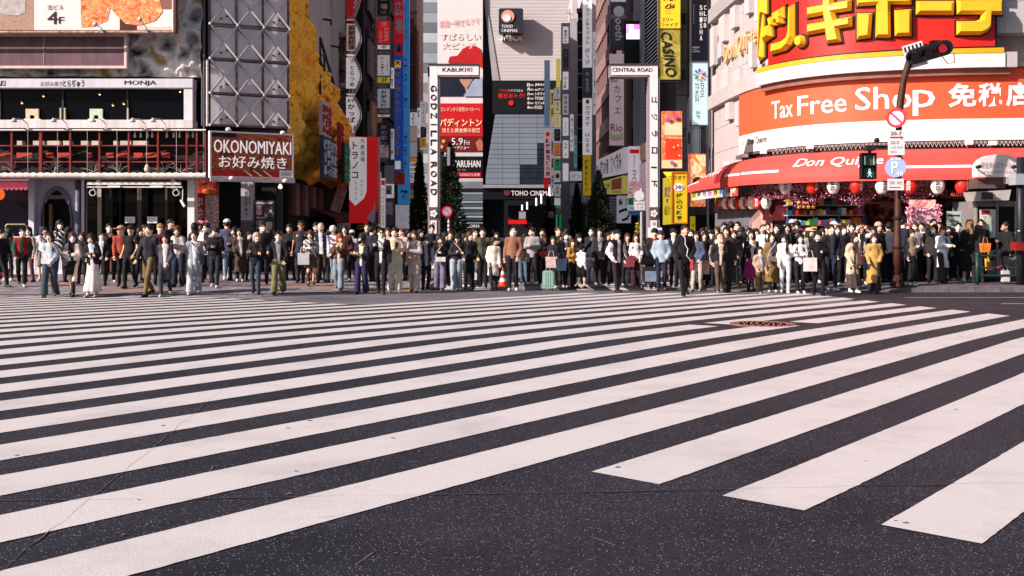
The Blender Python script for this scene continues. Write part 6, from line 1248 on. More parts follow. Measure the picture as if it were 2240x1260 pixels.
curved(2060, 2420, -.05, 3.4, -1.0, -.6, 20).build('side_shop_wall', mat('241a1c', .7, .4, 2), DS)
# ---- safety-station kiosk
KD = 30.6; t = thing('street_kiosk', 'grey street kiosk with glazed front, rounded white roof sign and posters', 'kiosk', tuple(P(2180, 605, KD)))
MB().slab(pq(2134, 440, 2224, 606, KD), 1.6).build('body', mat('7d7674', .6, .15, 3), t)
for x0, x1 in ((2140, 2180), (2184, 2222)): MB().slab(pq(x0, 452, x1, 560, KD - .03), .05).build('window', glass('1a191c', .12), t)
for x in (2136, 2182, 2222): MB().slab(pq(x - 2, 440, x + 2, 606, KD - .06), .1).build('mullion', mat('8f8680', .5), t)
MB().prism([P(2123, 420, KD - .5), P(2212, 415, KD - .5), P(2207, 438, KD - .55), P(2130, 440, KD - .55)], (0, .5, 0)).build('awning', mat('a89c98', .7, .15), t); MB().slab(pq(2148, 420, 2172, 436, KD - .58), .02).build('awning_patch', mat('3a363c', .7), t)
MB().slab(pq(2138, 390, 2200, 412, KD), .6).build('equipment_box', mat('5a4a46', .6, .3), t); MB().slab(pq(2202, 387, 2224, 402, KD - .2), .5).build('equipment_box', mat('a8a4a8', .5), t)
arch = [(2138, 387)] + [(2187 - 49 * math.cos(a), 366 - 29 * math.sin(a)) for a in [math.pi * k / 14 for k in range(15)]] + [(2236, 387)]
MB().prism([P(x, y, KD - .2) for x, y in arch], (0, .35, 0)).build('roof_sign', mat('e0cfcb', .5, .04), t); text(t, '安全安心ステーション', (.08, .35, .92, .62), quadmap(pq(2138, 337, 2236, 387, KD - .2)), mat('5a6a7a'), off=.02); text(t, '歌舞伎町商店街振興組合', (.1, .72, .9, .84), quadmap(pq(2138, 337, 2236, 387, KD - .2)), mat('b8a8b0'), off=.02)
MB().slab(pq(2144, 458, 2178, 520, KD - .12), .03).build('poster', mat('cfc6c0', .5, .1), t); MB().slab(pq(2147, 460, 2165, 468, KD - .14), .03).build('poster_head', RED, t); MB().slab(pq(2150, 472, 2174, 515, KD - .14), .02).build('printed_map', photo(['cfc6c0', '7a9a7a', 'cfc6c0', '9a8a8a'], 9, 1.0), t)
for i, x in enumerate((2140, 2218)):
    tt = thing('small_camera', ['dark blue camera on the station sign end nearer the lanterns', 'dark blue camera on the station sign end beside the steel pole'][i], 'camera', tuple(P(x, 366, KD - .5)), 'cameras on the station sign'); MB().tube([P(x - 4, 366, KD - .5), P(x + 5, 364, KD - .45)], .05, 8).build('body', mat('2a3a4a', .4), tt); MB().bar(P(x, 366, KD - .45), P(x, 372, KD - .2), .03).build('arm', STEEL, tt)
# ================================================================ street furniture
# ---- the two white gate frames
GW = mat('e6dcdc', .45, .04, 2, grime=.06); GE = mat('8f8084', .5, .1); GB = mat('5a4a4c', .6, .15)
def gate(name, label, xo, xi, xb, d, col_left, words, top_t, top_x):
    """upright between xo and xi, beam running to xb"""
    t = thing('street_gate', label, 'gate', tuple(P((xo + xi) / 2, 590, d)), 'white gates at the street mouth')
    a, b = min(xo, xi), max(xo, xi); l, r = min(xo, xb), max(xo, xb)
    MB().slab(pq(a, 146, b, 600, d), .55).build('upright', GE, t); MB().slab(pq(a + 4, 167, b - 4, 453, d - .03), .03).build('white_field', GW, t)
    MB().slab(pq(l, 140, r, 168, d), .55).build('beam', GE, t); MB().slab(pq(l + 4, 143, r - (2 if col_left else 4), 164, d - .03), .03).build('white_field', GW, t)
    MB().slab(pq(a + 4, 143, b - 4, 170, d - .035), .03).build('corner_field', GW, t)
    MB().slab(pq(l, 139, r, 141.5, d - .08), .7).build('cap_strip', mat('4a3c40', .5), t)
    MB().slab(pq(a + 3, 453, b - 3, 480, d - .03), .03).build('crest_band', GB, t); MB().slab(pq(a + 6, 482, b - 6, 588, d - .04), .04).build('notice_panel', GW, t)
    c = P((a + b) / 2, 467, d - .06)
    for k in range(5): q = k * 1.2566; MB().lathe(c + Vector((.07 * math.cos(q), 0, .07 * math.sin(q))), [(.001, -.01), (.055, -.01), (.055, 0)], 9, 'y').build('crest_petal', WHITE, t)
    mp = quadmap(pq(a, 146, b, 600, d)); yy = lambda y: (y - 146) / 454
    n = len(words)
    if not col_left: MB().slab(pq(a + 6, 364.4, a + 18, 367.2, d - .05), .02).build('lettering', INK, t)
    for w, y0, y1 in words: text(t, w, (.26, yy(y0), .76, yy(y1)), mp, INK, vert=True, rot=True, bold=.012, off=.04)
    mb_ = quadmap(pq(l, 140, r, 168, d)); fx = lambda x: (x - l) / (r - l)
    for w, x0, x1, m_ in top_t: text(t, w, (fx(x0), .31, fx(x1), .62), mb_, m_, off=.04, bold=.01)
    text(t, '0', (.38, yy(486), .62, yy(493)), mp, INK, off=.05)
    for i in range(6): text(t, 'ooo', (.32 + .05 * (i % 3), yy(505 + i * 9), .5 + .06 * (i % 3), yy(509 + i * 9)), mp, mat('b89aa0'), off=.05)
    return t
g1 = gate('g', 'white gate with red town character on its beam and sideways letters down the upright', 936, 961, 1049, 35, True,
     [(c, y - (6.5 if c != 'I' else 1.3), y + (6.5 if c != 'I' else 1.3)) for c, y in [(c, 194 + 19.7 * i) for i, c in enumerate('GODZILLA')] + [(c, 361 + 19.8 * i) for i, c in enumerate('ROAD')]],
     [('KABUKI', 968, 1019, INK), ('町', 1022, 1034, mat('a81a24'))], None)
g2 = gate('g', 'white gate naming the central road, with sideways katakana down the upright', 1443, 1418, 1334, 35, False,
     [(c, 212 + i * 36.6, 226 + i * 36.6) for i, c in enumerate('ゴジラロ ド') if c != ' '], [('CENTRAL ROAD', 1339, 1427, INK)], None)
for o in (g1, g2):
    pass
sign('information_board', 'white information board at the foot of the central road gate', pq(1418, 498, 1448, 528, 34.5), WHITE, .06, 'sign', texts=[('ご案内図', (.1, .12, .5, .25), INK), ('歌舞伎町', (.55, .12, .9, .25), INK)], panels=[(0, .72, 1, 1, mat('b8303a'))])
# ---- signs on poles
def ring_sign(c, r, rx, m_ring, m_face, root, slash=True, yaw=0.0):
    ca, sa = math.cos(yaw), math.sin(yaw)
    def pt(u, v, o=0): return c + Vector((u * ca + o * sa, u * sa - o * ca, v))
    mb = MB(); n = 26
    ring = lambda rad, o: [pt(rad * math.cos(2 * math.pi * k / n), rad * math.sin(2 * math.pi * k / n), o) for k in range(n)]
    MB().add(ring(r, 0) + ring(r, -.02), [tuple(range(n)), tuple(range(2 * n - 1, n - 1, -1))] + [(k, n + k, n + (k + 1) % n, (k + 1) % n) for k in range(n)]).build('disc', m_face, root)
    if m_ring: MB().add(ring(r, .004) + ring(r * .74, .004), [(k, (k + 1) % n, n + (k + 1) % n, n + k) for k in range(n)]).build('red_ring', m_ring, root)
    if slash: a = R(135); MB().add([pt(r * .76 * math.cos(a) + sx * r * .09 * math.sin(a), r * .76 * math.sin(a) - sx * r * .09 * math.cos(a), .006) for sx in (-1, 1)] + [pt(-r * .76 * math.cos(a) + sx * r * .09 * math.sin(a), -r * .76 * math.sin(a) - sx * r * .09 * math.cos(a), .006) for sx in (1, -1)], [(0, 1, 2, 3)]).build('red_slash', m_ring, root)
    return pt
SRED = mat('d01c22', .4, .05); PBLUE = mat('b9c4dc', .4, .05)
t = thing('parking_sign', 'round red-ringed parking ban sign on a pole beside the road gate upright', 'sign', tuple(P(982, 600, 34)))
MB().tube([P(981.5, 602, 34), P(981.5, 460, 34)], .03, 8).build('pole', mat('b0505a', .5, .3, 9), t); ring_sign(P(978, 462.5, 33.9), .17, 0, SRED, mat('8a94b4', .4, .15), t)
for i in range(5): MB().tube([P(981.5, 482 + i * 9, 34), P(981.5, 487 + i * 9, 34)], .034, 8).build('sticker', mat('e0d8d8', .5, .2, 9), t)
# ---- rusty signal pole
SD = 28.3; SPX = 1963
t = thing('signal_pole', 'rust-brown signal pole curving over at its top, standing at the kerb', 'pole', (PX(SPX, SD), SD, gz(PX(SPX, SD), SD)))
RP_ = mat('4a271e', .55, .35, 5, .1, .3, 40, grime=.3)
bx = PX(SPX, SD); prof = [(bx, -.05, .112), (bx, 1.3, .108), (bx, 1.35, .09), (bx + .02, 2.6, .088), (bx + .04, 4.3, .082), (bx + .08, 4.9, .1), (bx + .17, 5.5, .085), (bx + .3, 5.95, .09), (bx + .5, 6.25, .085), (bx + .8, 6.42, .08)]
MB().tube([(x, SD, z) for x, z, r_ in prof], [r_ for x, z, r_ in prof], 14).build('shaft', RP_, t, smooth=True)
MB().lathe((bx, SD, -.05), [(.2, 0), (.2, .06), (.15, .12), (.137, .3)], 14).build('base', mat('4a2018', .7, .4, 6), t)
for z in (.95, 1.75, 2.75, 3.35): MB().lathe((bx + .01, SD, z), [(.125, 0), (.14, .01), (.14, .06), (.125, .07)], 14).build('band', DARKM, t)
# vehicle signal: three hooded lenses in a tilted black housing
t = thing('traffic_light', 'black three-lens traffic light with hoods and striped back plate, red lens lit', 'traffic light', (bx + .85, SD, 6.2))
HD = 27.9; BLK2 = mat('0e0d11', .4, .15); A0 = Vector((PX(1994, HD), HD + .3, PZ(124, HD))); A1 = Vector((PX(2072, HD), HD - .3, PZ(104, HD))); ax = (A1 - A0).normalized(); fw = Vector((-.55, -.75, -.28)); fw = (fw - ax * fw.dot(ax)).normalized(); up = ax.cross(fw).normalized(); up = up if up.z > 0 else -up
b = MB(); k = 10; cs = []
for e, cc in ((0, A0), (1, A1)):
    pass
L_ = (A1 - A0).length; ring = []
for cx_, a0 in ((.17, math.pi / 2), (L_ - .17, -math.pi / 2)):
    for q in range(9): a = a0 + math.pi * q / 8; ring.append((cx_ + .2 * math.cos(a), .2 * math.sin(a)))
F0 = [A0 + ax * u + up * v for u, v in ring]; b.prism([p + fw * .08 for p in F0], fw * -.16); b.build('housing', BLK2, t)
for i in range(3):
    c = A0 + ax * (.22 + i * (L_ - .44) / 2) + fw * .08; n = 14
    lens = MB().add([c + (ax * math.cos(a) + up * math.sin(a)) * .11 + fw * .012 for a in [2 * math.pi * q / n for q in range(n)]], [tuple(range(n))]); lens.build('lens', mat('b81a22', .3, 0, emit=.5) if i == 2 else mat('15161a', .2, .1), t)
    hv = []
    for q in range(n + 1): a = -.35 + (math.pi + .7) * q / n; dr = ax * math.cos(a) + up * math.sin(a); hv += [c + dr * .135, c + dr * .15 + fw * (.26 + .1 * math.sin(a))]
    MB().add(hv, [(2 * q, 2 * q + 2, 2 * q + 3, 2 * q + 1) for q in range(n)]).build('hood', BLK2, t)
pc = A0 + fw * -.1 - ax * .05; pl = [pc - ax * .02 + up * .34, pc + ax * .5 + up * .34, pc + ax * .5 - up * .3, pc - ax * .02 - up * .3]; MB().prism(pl, fw * -.02).build('back_plate', mat('c9c4ca', .4, .1), t)
for i in range(5): q0 = pc + ax * (.02 + i * .1) + up * .3 + fw * .004; MB().add([q0, q0 + ax * .05, q0 + ax * .05 - up * .14, q0 - up * .14], [(0, 1, 2, 3)]).build('plate_mark', BLK2, t)
MB().bar(Vector((bx + .8, SD, 6.42)), A0 + ax * .7 + up * .1, .08).build('bracket', DARKM, t); MB().tube([A1 - ax * .3 - up * .2, A1 - ax * .22 - up * .42, A1 - ax * .05 - up * .45, A1 - up * .2], .012, 6).build('cable', BLK2, t); MB().slab(pq(2038, 88, 2070, 100, HD), .2).build('top_box', BLK2, t)
# plates on the pole
FD = 28.0
t = thing('road_sign', 'round red-ringed ban sign with a slash on the rusty pole', 'sign', tuple(P(1961, 280, FD))); ring_sign(P(1961, 258, FD), .26, 0, SRED, mat('a3aecb', .4, .05), t, yaw=-.55); MB().bar(P(1961, 258, FD + .03), P(1964, 258, SD), .05).build('clamp', DARKM, t)
q = pq(1943, 285, 1979, 339, FD); sign('road_plate', 'white time plate with a red arrow under the round ban sign', q, mat('e2dadb', .45, .04), .02, 'sign', panels=[(.12, .26, .78, .32, SRED)], texts=[('20-7', (.14, .06, .8, .2), INK), ('▶', (.76, .22, .9, .36), SRED), ('22-5', (.14, .44, .62, .56), INK), ('土日-休日', (.12, .64, .85, .74), mat('8a8288')), ('を除く', (.12, .82, .5, .92), mat('6a6268'))])
t = thing('parking_sign', 'pale blue oval parking sign on the rusty pole beside the walking-man signal', 'sign', tuple(P(1959, 392, FD))); pt = ring_sign(P(1959, 366, FD), .27, 0, None, mat('8497b8', .4, .05), t, slash=False, yaw=-.5)
text(t, 'P', (0, 0, 1, 1), lambda s, u, o=0: pt(-.1 + s * .17, .15 - u * .3, .012 + o), WHITE, bold=.012); text(t, '40', (0, 0, 1, 1), lambda s, u, o=0: pt(.02 + s * .17, -.12 - u * .1, .012 + o), WHITE); text(t, '9-20', (0, 0, 1, 1), lambda s, u, o=0: pt(-.12 + s * .26, .26 - u * .07, .012 + o), WHITE)
q = pq(1942, 391, 1977, 416, FD); sign('road_plate', 'white plate with one red line under the pale blue parking sign', q, mat('e2dadb', .45, .04), .02, 'sign', panels=[(.1, .72, .8, .8, SRED)], texts=[('日曜・休日', (.1, .2, .85, .5), mat('7a7278'))])
MB().bar(P(1962, 400, FD + .02), P(1963, 400, SD), .05)
# pedestrian signal
t = thing('pedestrian_signal', 'black pedestrian signal with a green walking man hanging before the awning', 'traffic light', tuple(P(1902, 392, 28.2)))
for nm, y0, y1 in (('upper_box', 336, 364), ('lower_box', 364, 392)):
    MB().slab(pq(1887, y0, 1917, y1 - .6, 28.2), .28).build(nm, BLK2, t)
    for a, b_, c, e in ((1886, y0 - 2, 1918, y0), (1886, y0, 1888, y1 - 1), (1916, y0, 1918, y1 - 1)): MB().slab(pq(a, b_, c, e, 28.05), .16).build('visor', BLK2, t)
MB().slab(pq(1890, 339, 1914, 361, 28.18), .01).build('upper_lens', mat('4a5650', .3, .1), t); MB().slab(pq(1890, 367, 1914, 389, 28.18), .01).build('lower_lens', mat('3a4c48', .3, .1), t)
GL = mat('b8e4d4', .4, 0, emit=.4); man = [(1900, 369.5, 3.0), ]
MB().lathe(P(1902, 371.5, 28.16), [(.001, -.006), (.032, -.006), (.032, 0)], 10, 'y').build('walking_man_head', GL, t)
b = MB()
for a, e, w in (((1902, 374.5), (1902.5, 380), .06), ((1902.5, 380), (1898.5, 387), .034), ((1902.5, 380), (1906.5, 387), .034), ((1902, 375.5), (1897, 380), .024), ((1902, 375.5), (1907, 380), .024)): b.bar(P(*a, 28.16), P(*e, 28.16), w, .008)
b.build('walking_man', GL, t)
for x in (1892, 1912): b = MB(); [b.slab(pq(x - 1.2, 342 + i * 3.2, x + 1.2, 344 + i * 3.2, 28.17), .005) for i in range(6)]; b.build('countdown_bar', GL, t)
MB().bar(P(1902, 336, 28.3), P(1903, 318, 28.3), .07).build('hanger', DARKM, t); MB().tube([P(1898, 320, 28.3), P(1963, 322, SD)], .035, 8).build('arm', DARKM, t); MB().lathe(P(1918, 312, 28.3), [(.001, 0), (.07, .01), (.08, .06), (.05, .12), (.001, .14)], 10).build('speaker', BLK2, t); MB().box(PX(1893, 28.3), 28.2, PZ(330, 28.3), PX(1912, 28.3), 28.4, PZ(319, 28.3)).build('joint_box', mat('2a2024', .5), t)
# ---- steel pole at the picture side, railing
t = thing('steel_pole', 'thick dark steel pole with a pale junction box beside the rounded station sign', 'pole', tuple(P(2232, 630, 28.6))); MB().tube([P(2232, 632, 28.6), P(2232, 344, 28.6)], .1, 14).build('shaft', mat('2a2a32', .45, .15, 3, .3), t, smooth=True); MB().slab(pq(2222, 380, 2246, 404, 28.4), .4).build('junction_box', mat('9a9ca4', .5, .1), t); MB().lathe(P(2229, 505, 28.45), [(.001, -.02), (.03, -.01), (.03, .01), (.001, .02)], 8).build('bolt', WHITE, t); MB().slab(pq(2222, 530, 2240, 548, 28.3), .3).build('push_button', mat('8a1f1c', .5, .3, 8), t)
GRN = mat('1c3c34', .45, .15, 3); RD = 28.75
t = thing('guard_railing', 'dark green tubular guard railing along the kerb by the kiosk', 'railing', (PX(2190, RD), RD, gz(PX(2190, RD), RD)))
for x in (2138, 2290, 2430): MB().tube([P(x, 622, RD), P(x, 556, RD)], .055, 10).build('post', GRN, t, smooth=True); MB().lathe(P(x, 556, RD), [(.055, 0), (.05, .03), (.001, .05)], 10).build('post_cap', GRN, t)
for y in (559, 586, 603): MB().tube([P(2138, y, RD), P(2450, y, RD)], .028, 8).build('rail', GRN, t)
# ---- cone
t = thing('traffic_cone', 'orange and white striped traffic cone in the street mouth', 'cone', tuple(P(1100, 617, 31))); zc = gz(PX(1100, 31), 31); cx_ = PX(1100, 31)
MB().box(cx_ - .17, 30.83, zc, cx_ + .17, 31.17, zc + .03).build('base', mat('c83a1c', .6), t)
for i in range(5): r0, r1 = .13 - i * .023, .13 - (i + 1) * .023; MB().lathe((cx_, 31, zc + .03 + i * .105), [(r0, 0), (r1, .105)], 16).build('cone_band', mat('d8421e' if i % 2 == 0 else 'e8dcd8', .5), t)
# ---- barrier planters in the street mouth
for i, (x0, x1, y0, y1, d, lab) in enumerate(((1283, 1297, 556, 606, 33, 'white upright signbox beside the woman in the black puffer jacket'), (1034, 1052, 565, 612, 33, 'white framed street board beside the olive jacket man'), (1020, 1052, 590, 608, 33.5, 'grey kerbside utility box behind the walkers in the street mouth'))):
    t = thing('street_box', lab, 'box', tuple(P((x0 + x1) / 2, y1, d))); MB().slab(pq(x0, y0, x1, y1, d), .3).build('body', [mat('cfc8cc', .5), mat('cfc8cc', .5), mat('6a666c', .5)][i], t); MB().slab(pq(x0 - 1, y0 - 3, x1 + 1, y0, d - .05), .4).build('lid', mat('8f898e', .5), t)
# ---- conifers
LEAF = [mat('1d2a17', .8, .4, 2), mat('2b3a1f', .8, .4, 2), mat('141d12', .8, .4, 2)]
def conifer(x, ytop, d, w, label, seed, loose=1.0):
    r_ = random.Random(seed); X0 = PX(x, d); z0 = road_z(d) - .05; H = PZ(ytop, d) - z0; R0 = w * d / F / 2
    t = thing('conifer_tree', label, 'tree', (X0, d, z0), 'conifers lining the street'); MB().tube([(X0, d, z0), (X0 + .03, d, z0 + H * .5), (X0, d, z0 + H * .96)], [.11, .07, .015], 8).build('trunk', mat('2c2019', .9, .3, 8), t)
    bl_ = MB(); n = int(5200 * loose); lb = MB()
    lob = [(r_.uniform(.7, 1.15), r_.uniform(0, 6.28), r_.uniform(2, 5)) for _ in range(4)]
    for i in range(n):
        f = r_.random() ** 1.25; a = r_.uniform(0, 6.28); env = (1 - f) ** .8 * (.55 + .45 * min(1, f * 7 + .3)); k = 1 + .22 * math.sin(a * 3 + f * 23 + lob[0][1]) + .16 * math.sin(a * 5 - f * 41 + lob[1][1]); rr_ = R0 * env * k * math.sqrt(r_.uniform(.25, 1.0)); c = Vector((X0 + rr_ * math.cos(a), d + rr_ * math.sin(a), z0 + .25 + f * (H - .25)))
        o = Vector((math.cos(a), math.sin(a), r_.uniform(.1, .9))).normalized(); s_ = r_.uniform(.05, .13); u = o * s_; v = o.cross(Vector((r_.gauss(0, 1), r_.gauss(0, 1), r_.gauss(0, 1)))).normalized() * s_ * .45
        bl_.add([c - u * .3 + v * .3, c + v, c + u, c - v], [(0, 1, 2, 3)], r_.choice((0, 0, 1, 2)))
    bl_.build('foliage', LEAF, t)
    for i in range(14): f = r_.uniform(.1, .8); a = r_.uniform(0, 6.28); MB().bar((X0, d, z0 + f * H), (X0 + R0 * .7 * (1 - f) * math.cos(a), d + R0 * .7 * (1 - f) * math.sin(a), z0 + f * H + .25), .025).build('branch', mat('2c2019', .9, .3, 8), t)
for a in ((985, 312, 40, 88, 'tall dense conifer just inside the street beside the road gate upright', 1), (918, 335, 44, 56, 'dark narrow conifer behind the road gate near the blue karaoke sign', 2), (1309, 374, 44, 92, 'bushy conifer in front of the ramen shops', 3), (1262, 402, 52, 46, 'slim dark conifer below the grey square sign', 4), (1200, 430, 62, 36, 'small dark conifer deep in the street by the cinema entrance', 5)): conifer(*a)
t = thing('decorated_tree', 'thin yellowing shrub with lights beside the blank grey round sign', 'tree', tuple(P(1398, 590, 36))); r_ = random.Random(8); bl_ = MB()
for i in range(900):
    f = r_.random(); a = r_.uniform(0, 6.28); rr_ = .32 * (1 - f * .7) * math.sqrt(r_.random()); c = Vector((PX(1398, 36) + rr_ * math.cos(a), 36 + rr_ * math.sin(a), 0 + f * 1.7)); s_ = r_.uniform(.03, .07); u = Vector((r_.gauss(0, 1), r_.gauss(0, 1), r_.gauss(0, 1))).normalized() * s_; v = u.orthogonal().normalized() * s_ * .5; bl_.add([c - u, c + v, c + u, c - v], [(0, 1, 2, 3)], r_.choice((0, 1, 1)))
bl_.build('foliage', [mat('5a5a1c', .8, .3), mat('a8923a', .8, .3)], t); MB().tube([P(1398, 600, 36), P(1398, 480, 36)], .03, 6).build('trunk', mat('2c2019', .9), t)
# ---- globe lamps along the street
for i, (x, y, d) in enumerate(((1205, 470, 60), (1222, 462, 58), (1279, 436, 50), (1290, 436, 50), (1196, 462, 66), (1060, 330, 70))):
    if i == 5: continue
    t = thing('street_lamp', 'dim drum lamp on a thin pole in the shaded street, ' + ['by the small far conifer', 'above the green sign', 'before the yellow kana sign', 'beside the bushy conifer top', 'nearest the cinema entrance'][i], 'lamp', tuple(P(x, 585, d)), 'drum lamps along the street')
    MB().tube([P(x, 545, d), P(x, y + 4, d)], .04, 6).build('pole', DARKM, t); MB().lathe(P(x, y, d), [(.001, -.2), (.16, -.18), (.18, 0), (.16, .18), (.001, .2)], 10).build('shade', mat('8a8690', .5, .2), t)
tag(MB().slab(pq(978, 322, 984, 362, 39), .3).build('drum_lamp', mat('8a868c', .5)), 'grey upright tube lamp before the film poster, above the conifer', 'lamp')
# ================================================================ people
def nets(f, lo, h, shp):
    """surface nets on a sampled distance field: vertices, quads"""
    s = f < 0; nx, ny, nz = shp; cnt = np.zeros((nx - 1, ny - 1, nz - 1), np.float32); pos = np.zeros(cnt.shape + (3,), np.float32)
    I, J, K = np.meshgrid(np.arange(nx - 1), np.arange(ny - 1), np.arange(nz - 1), indexing='ij')
    C8 = [(a, b, c) for a in (0, 1) for b in (0, 1) for c in (0, 1)]
    sl_ = lambda A, o: A[o[0]:nx - 1 + o[0], o[1]:ny - 1 + o[1], o[2]:nz - 1 + o[2]]
    for o in C8:
        for ax in range(3):
            if o[ax]: continue
            p = list(o); p[ax] = 1; fa, fb = sl_(f, o), sl_(f, p); x = (fa < 0) != (fb < 0); t = np.where(x, fa / np.where(x, fa - fb, 1), 0)
            cnt += x
            for q in range(3): pos[..., q] += np.where(x, o[q] + (t if q == ax else 0), 0)
    act = cnt > 0; idx = -np.ones(cnt.shape, np.int64); idx[act] = np.arange(act.sum())
    V = pos[act] / cnt[act][:, None] + np.stack([I[act], J[act], K[act]], 1); V = V * h + np.array(lo)
    Q = []
    for ax in range(3):
        b, c = [(1, 2), (2, 0), (0, 1)][ax]; A = [slice(1, -1)] * 3; A[ax] = slice(0, -1); B = list(A); B[ax] = slice(1, None)
        fa, fb = s[tuple(A)], s[tuple(B)]; e = np.argwhere(fa != fb)
        if not len(e): continue
        base = e.copy(); base[:, b] += 1; base[:, c] += 1
        flip = fa[tuple(e.T)]
        def g(db, dc): q = base.copy(); q[:, b] += db; q[:, c] += dc; return idx[tuple(q.T)]
        q = np.stack([g(-1, -1), g(0, -1), g(0, 0), g(-1, 0)], 1); q[~flip] = q[~flip][:, ::-1]; Q.append(q)
    return V, np.concatenate(Q) if Q else np.zeros((0, 4), int)
def sample(fn, lo, hi, h):
    ax = [np.arange(l - 2 * h, u + 3 * h, h) for l, u in zip(lo, hi)]; G = np.stack(np.meshgrid(*ax, indexing='ij'), -1); f = fn(G)
    return nets(f, [a[0] for a in ax], h, f.shape)
def cap(p, a, b, ra, rb=None, sy=1.0):
    rb = ra if rb is None else rb; a, b = np.array(a, float), np.array(b, float); sc = np.array([1, 1 / sy, 1]); q = (p - a) * sc; d = (b - a) * sc
    t = np.clip((q @ d) / max(1e-9, d @ d), 0, 1); return (np.linalg.norm(q - t[..., None] * d, axis=-1) - (ra + (rb - ra) * t)) * (1 if sy >= 1 else (.5 + .5 * sy))
def ell(p, c, r):
    q = (p - np.array(c)) / np.array(r); k = np.linalg.norm(q, axis=-1); k2 = np.linalg.norm(q / np.array(r), axis=-1); return k * (k - 1) / np.maximum(k2, 1e-6)
def smin(a, b, k): h = np.clip(.5 + .5 * (b - a) / k, 0, 1); return b + (a - b) * h - k * h * (1 - h)
def umin(k, *fs):
    r_ = fs[0]
    for f in fs[1:]: r_ = smin(r_, f, k)
    return r_
SKIN = [mat('eabd9f', .55, .06, 6, name='skin'), mat('e0b092', .55, .06, 6), mat('f2cab0', .55, .06, 6), mat('b9846a', .55, .06, 6)]
EYE = mat('1a1214', .4, 0); LIP = mat('a85a54', .5, 0)
HC = (0, -.015, 1.583)
def head_sdf(p, fem):
    x, y, z = p[..., 0], p[..., 1], p[..., 2]; c = HC
    f = umin(.035, ell(p, (0, .012, 1.605), (.074, .092, .094)), ell(p, (0, -.025, 1.545), (.056 if fem else .061, .068, .078)))
    f = smin(f, cap(p, (0, -.095, 1.578), (0, -.112, 1.552), .009, .014), .014)
    for s in (-1, 1):
        f = smin(f, ell(p, (s * .076, .012, 1.572), (.011, .02, .031)), .008); f = np.maximum(f, -ell(p, (s * .031, -.105, 1.59), (.019, .016, .011)))
        f = smin(f, ell(p, (s * .037, -.07, 1.552), (.022, .02, .018)), .02)
    f = smin(f, ell(p, (0, -.096, 1.527), (.02, .012, .008)), .01); f = smin(f, ell(p, (0, -.083, 1.487), (.024, .018, .014)), .02)
    return smin(f, cap(p, (0, .02, 1.40), (0, .015, 1.52), .05 if fem else .057), .02)
_HEAD = {}
def head_mesh(fem, h):
    k = (fem, h)
    if k not in _HEAD:
        V, Q = sample(lambda p: head_sdf(p, fem), (-.1, -.14, 1.40), (.1, .12, 1.70), h); c = V[Q].mean(1); m = np.zeros(len(Q), int); x, y, z = np.abs(c[:, 0]), c[:, 1], c[:, 2]
        m[(np.abs(x - .031) < .014) & (np.abs(z - 1.59) < .0075) & (y < -.06)] = 1; m[(np.abs(x - .032) < .017) & (np.abs(z - 1.607) < .0055) & (y < -.06)] = 1
        m[(x < .02) & (np.abs(z - 1.526) < .007) & (y < -.08)] = 2; _HEAD[k] = (V, Q, m)
    return _HEAD[k]
def hs(V_): return (V_ - np.array([0, 0, 1.46])) * 1.075 + np.array([0, 0, 1.46])
def hand_parts(wr, dr, side):
    """palm, four unequal curled fingers and a thumb as tapered tubes"""
    mb = MB(); wr = Vector(wr); d = Vector(dr).normalized(); u = d.cross(Vector((0, 1, .2))).normalized(); n = u.cross(d).normalized()
    if u.x * side < 0: u = -u
    mb.tube([wr - d * .01, wr + d * .03, wr + d * .085], [.026, .034, .032], 7)
    for i, l in enumerate((.062, .072, .068, .052)):
        a = wr + d * .08 + u * (.027 - i * .018); mb.tube([a, a + d * l * .5 - n * .004, a + d * l * .85 - n * .02, a + d * l - n * .034], [.0095, .009, .008, .006], 5)
    a = wr + d * .03 + u * .03; mb.tube([a, a + d * .03 + u * .022 - n * .008, a + d * .062 + u * .026 - n * .018], [.012, .0105, .008], 5)
    return mb
def fabric(c, pat=None):
    if pat is None: return mat(c, .85, .25, 6, 0, .07, 30, name='fabric')
    key = ('fab', c, pat)
    if key in _M: return _M[key]
    m = mat(c, .85, .2, 7.013 + len(_M) * 1e-4, name='fabric').copy(); n = m.node_tree; b = n.nodes['Principled BSDF']; tc = n.nodes.new('ShaderNodeTexCoord')
    if pat == 'dots':
        t = n.nodes.new('ShaderNodeTexVoronoi'); t.inputs['Scale'].default_value = 13; t.inputs['Randomness'].default_value = .3; src = t.outputs['Distance']; th = .23
    else:
        t = n.nodes.new('ShaderNodeTexWave'); t.inputs['Scale'].default_value = 6 if pat == 'stripe' else 4; t.bands_direction = 'Z' if pat == 'stripe' else 'DIAGONAL'; t.inputs['Distortion'].default_value = 0 if pat == 'stripe' else 6; src = t.outputs['Fac']; th = .5
    n.links.new(tc.outputs['Object'], t.inputs['Vector']); g = n.nodes.new('ShaderNodeMath'); g.operation = 'LESS_THAN'; g.inputs[1].default_value = th; n.links.new(src, g.inputs[0])
    x = n.nodes.new('ShaderNodeMixRGB'); x.inputs[1].default_value = (*lin(c), 1); x.inputs[2].default_value = (*lin('17151a' if c[0] in 'cdef9ab' else 'c9c4c6'), 1); n.links.new(g.outputs[0], x.inputs[0]); n.links.new(x.outputs[0], b.inputs['Base Color'])
    _M[key] = m; return m
def hairm(c): return mat(c, .5, .35, 14, 0, .3, 90, name='hair')
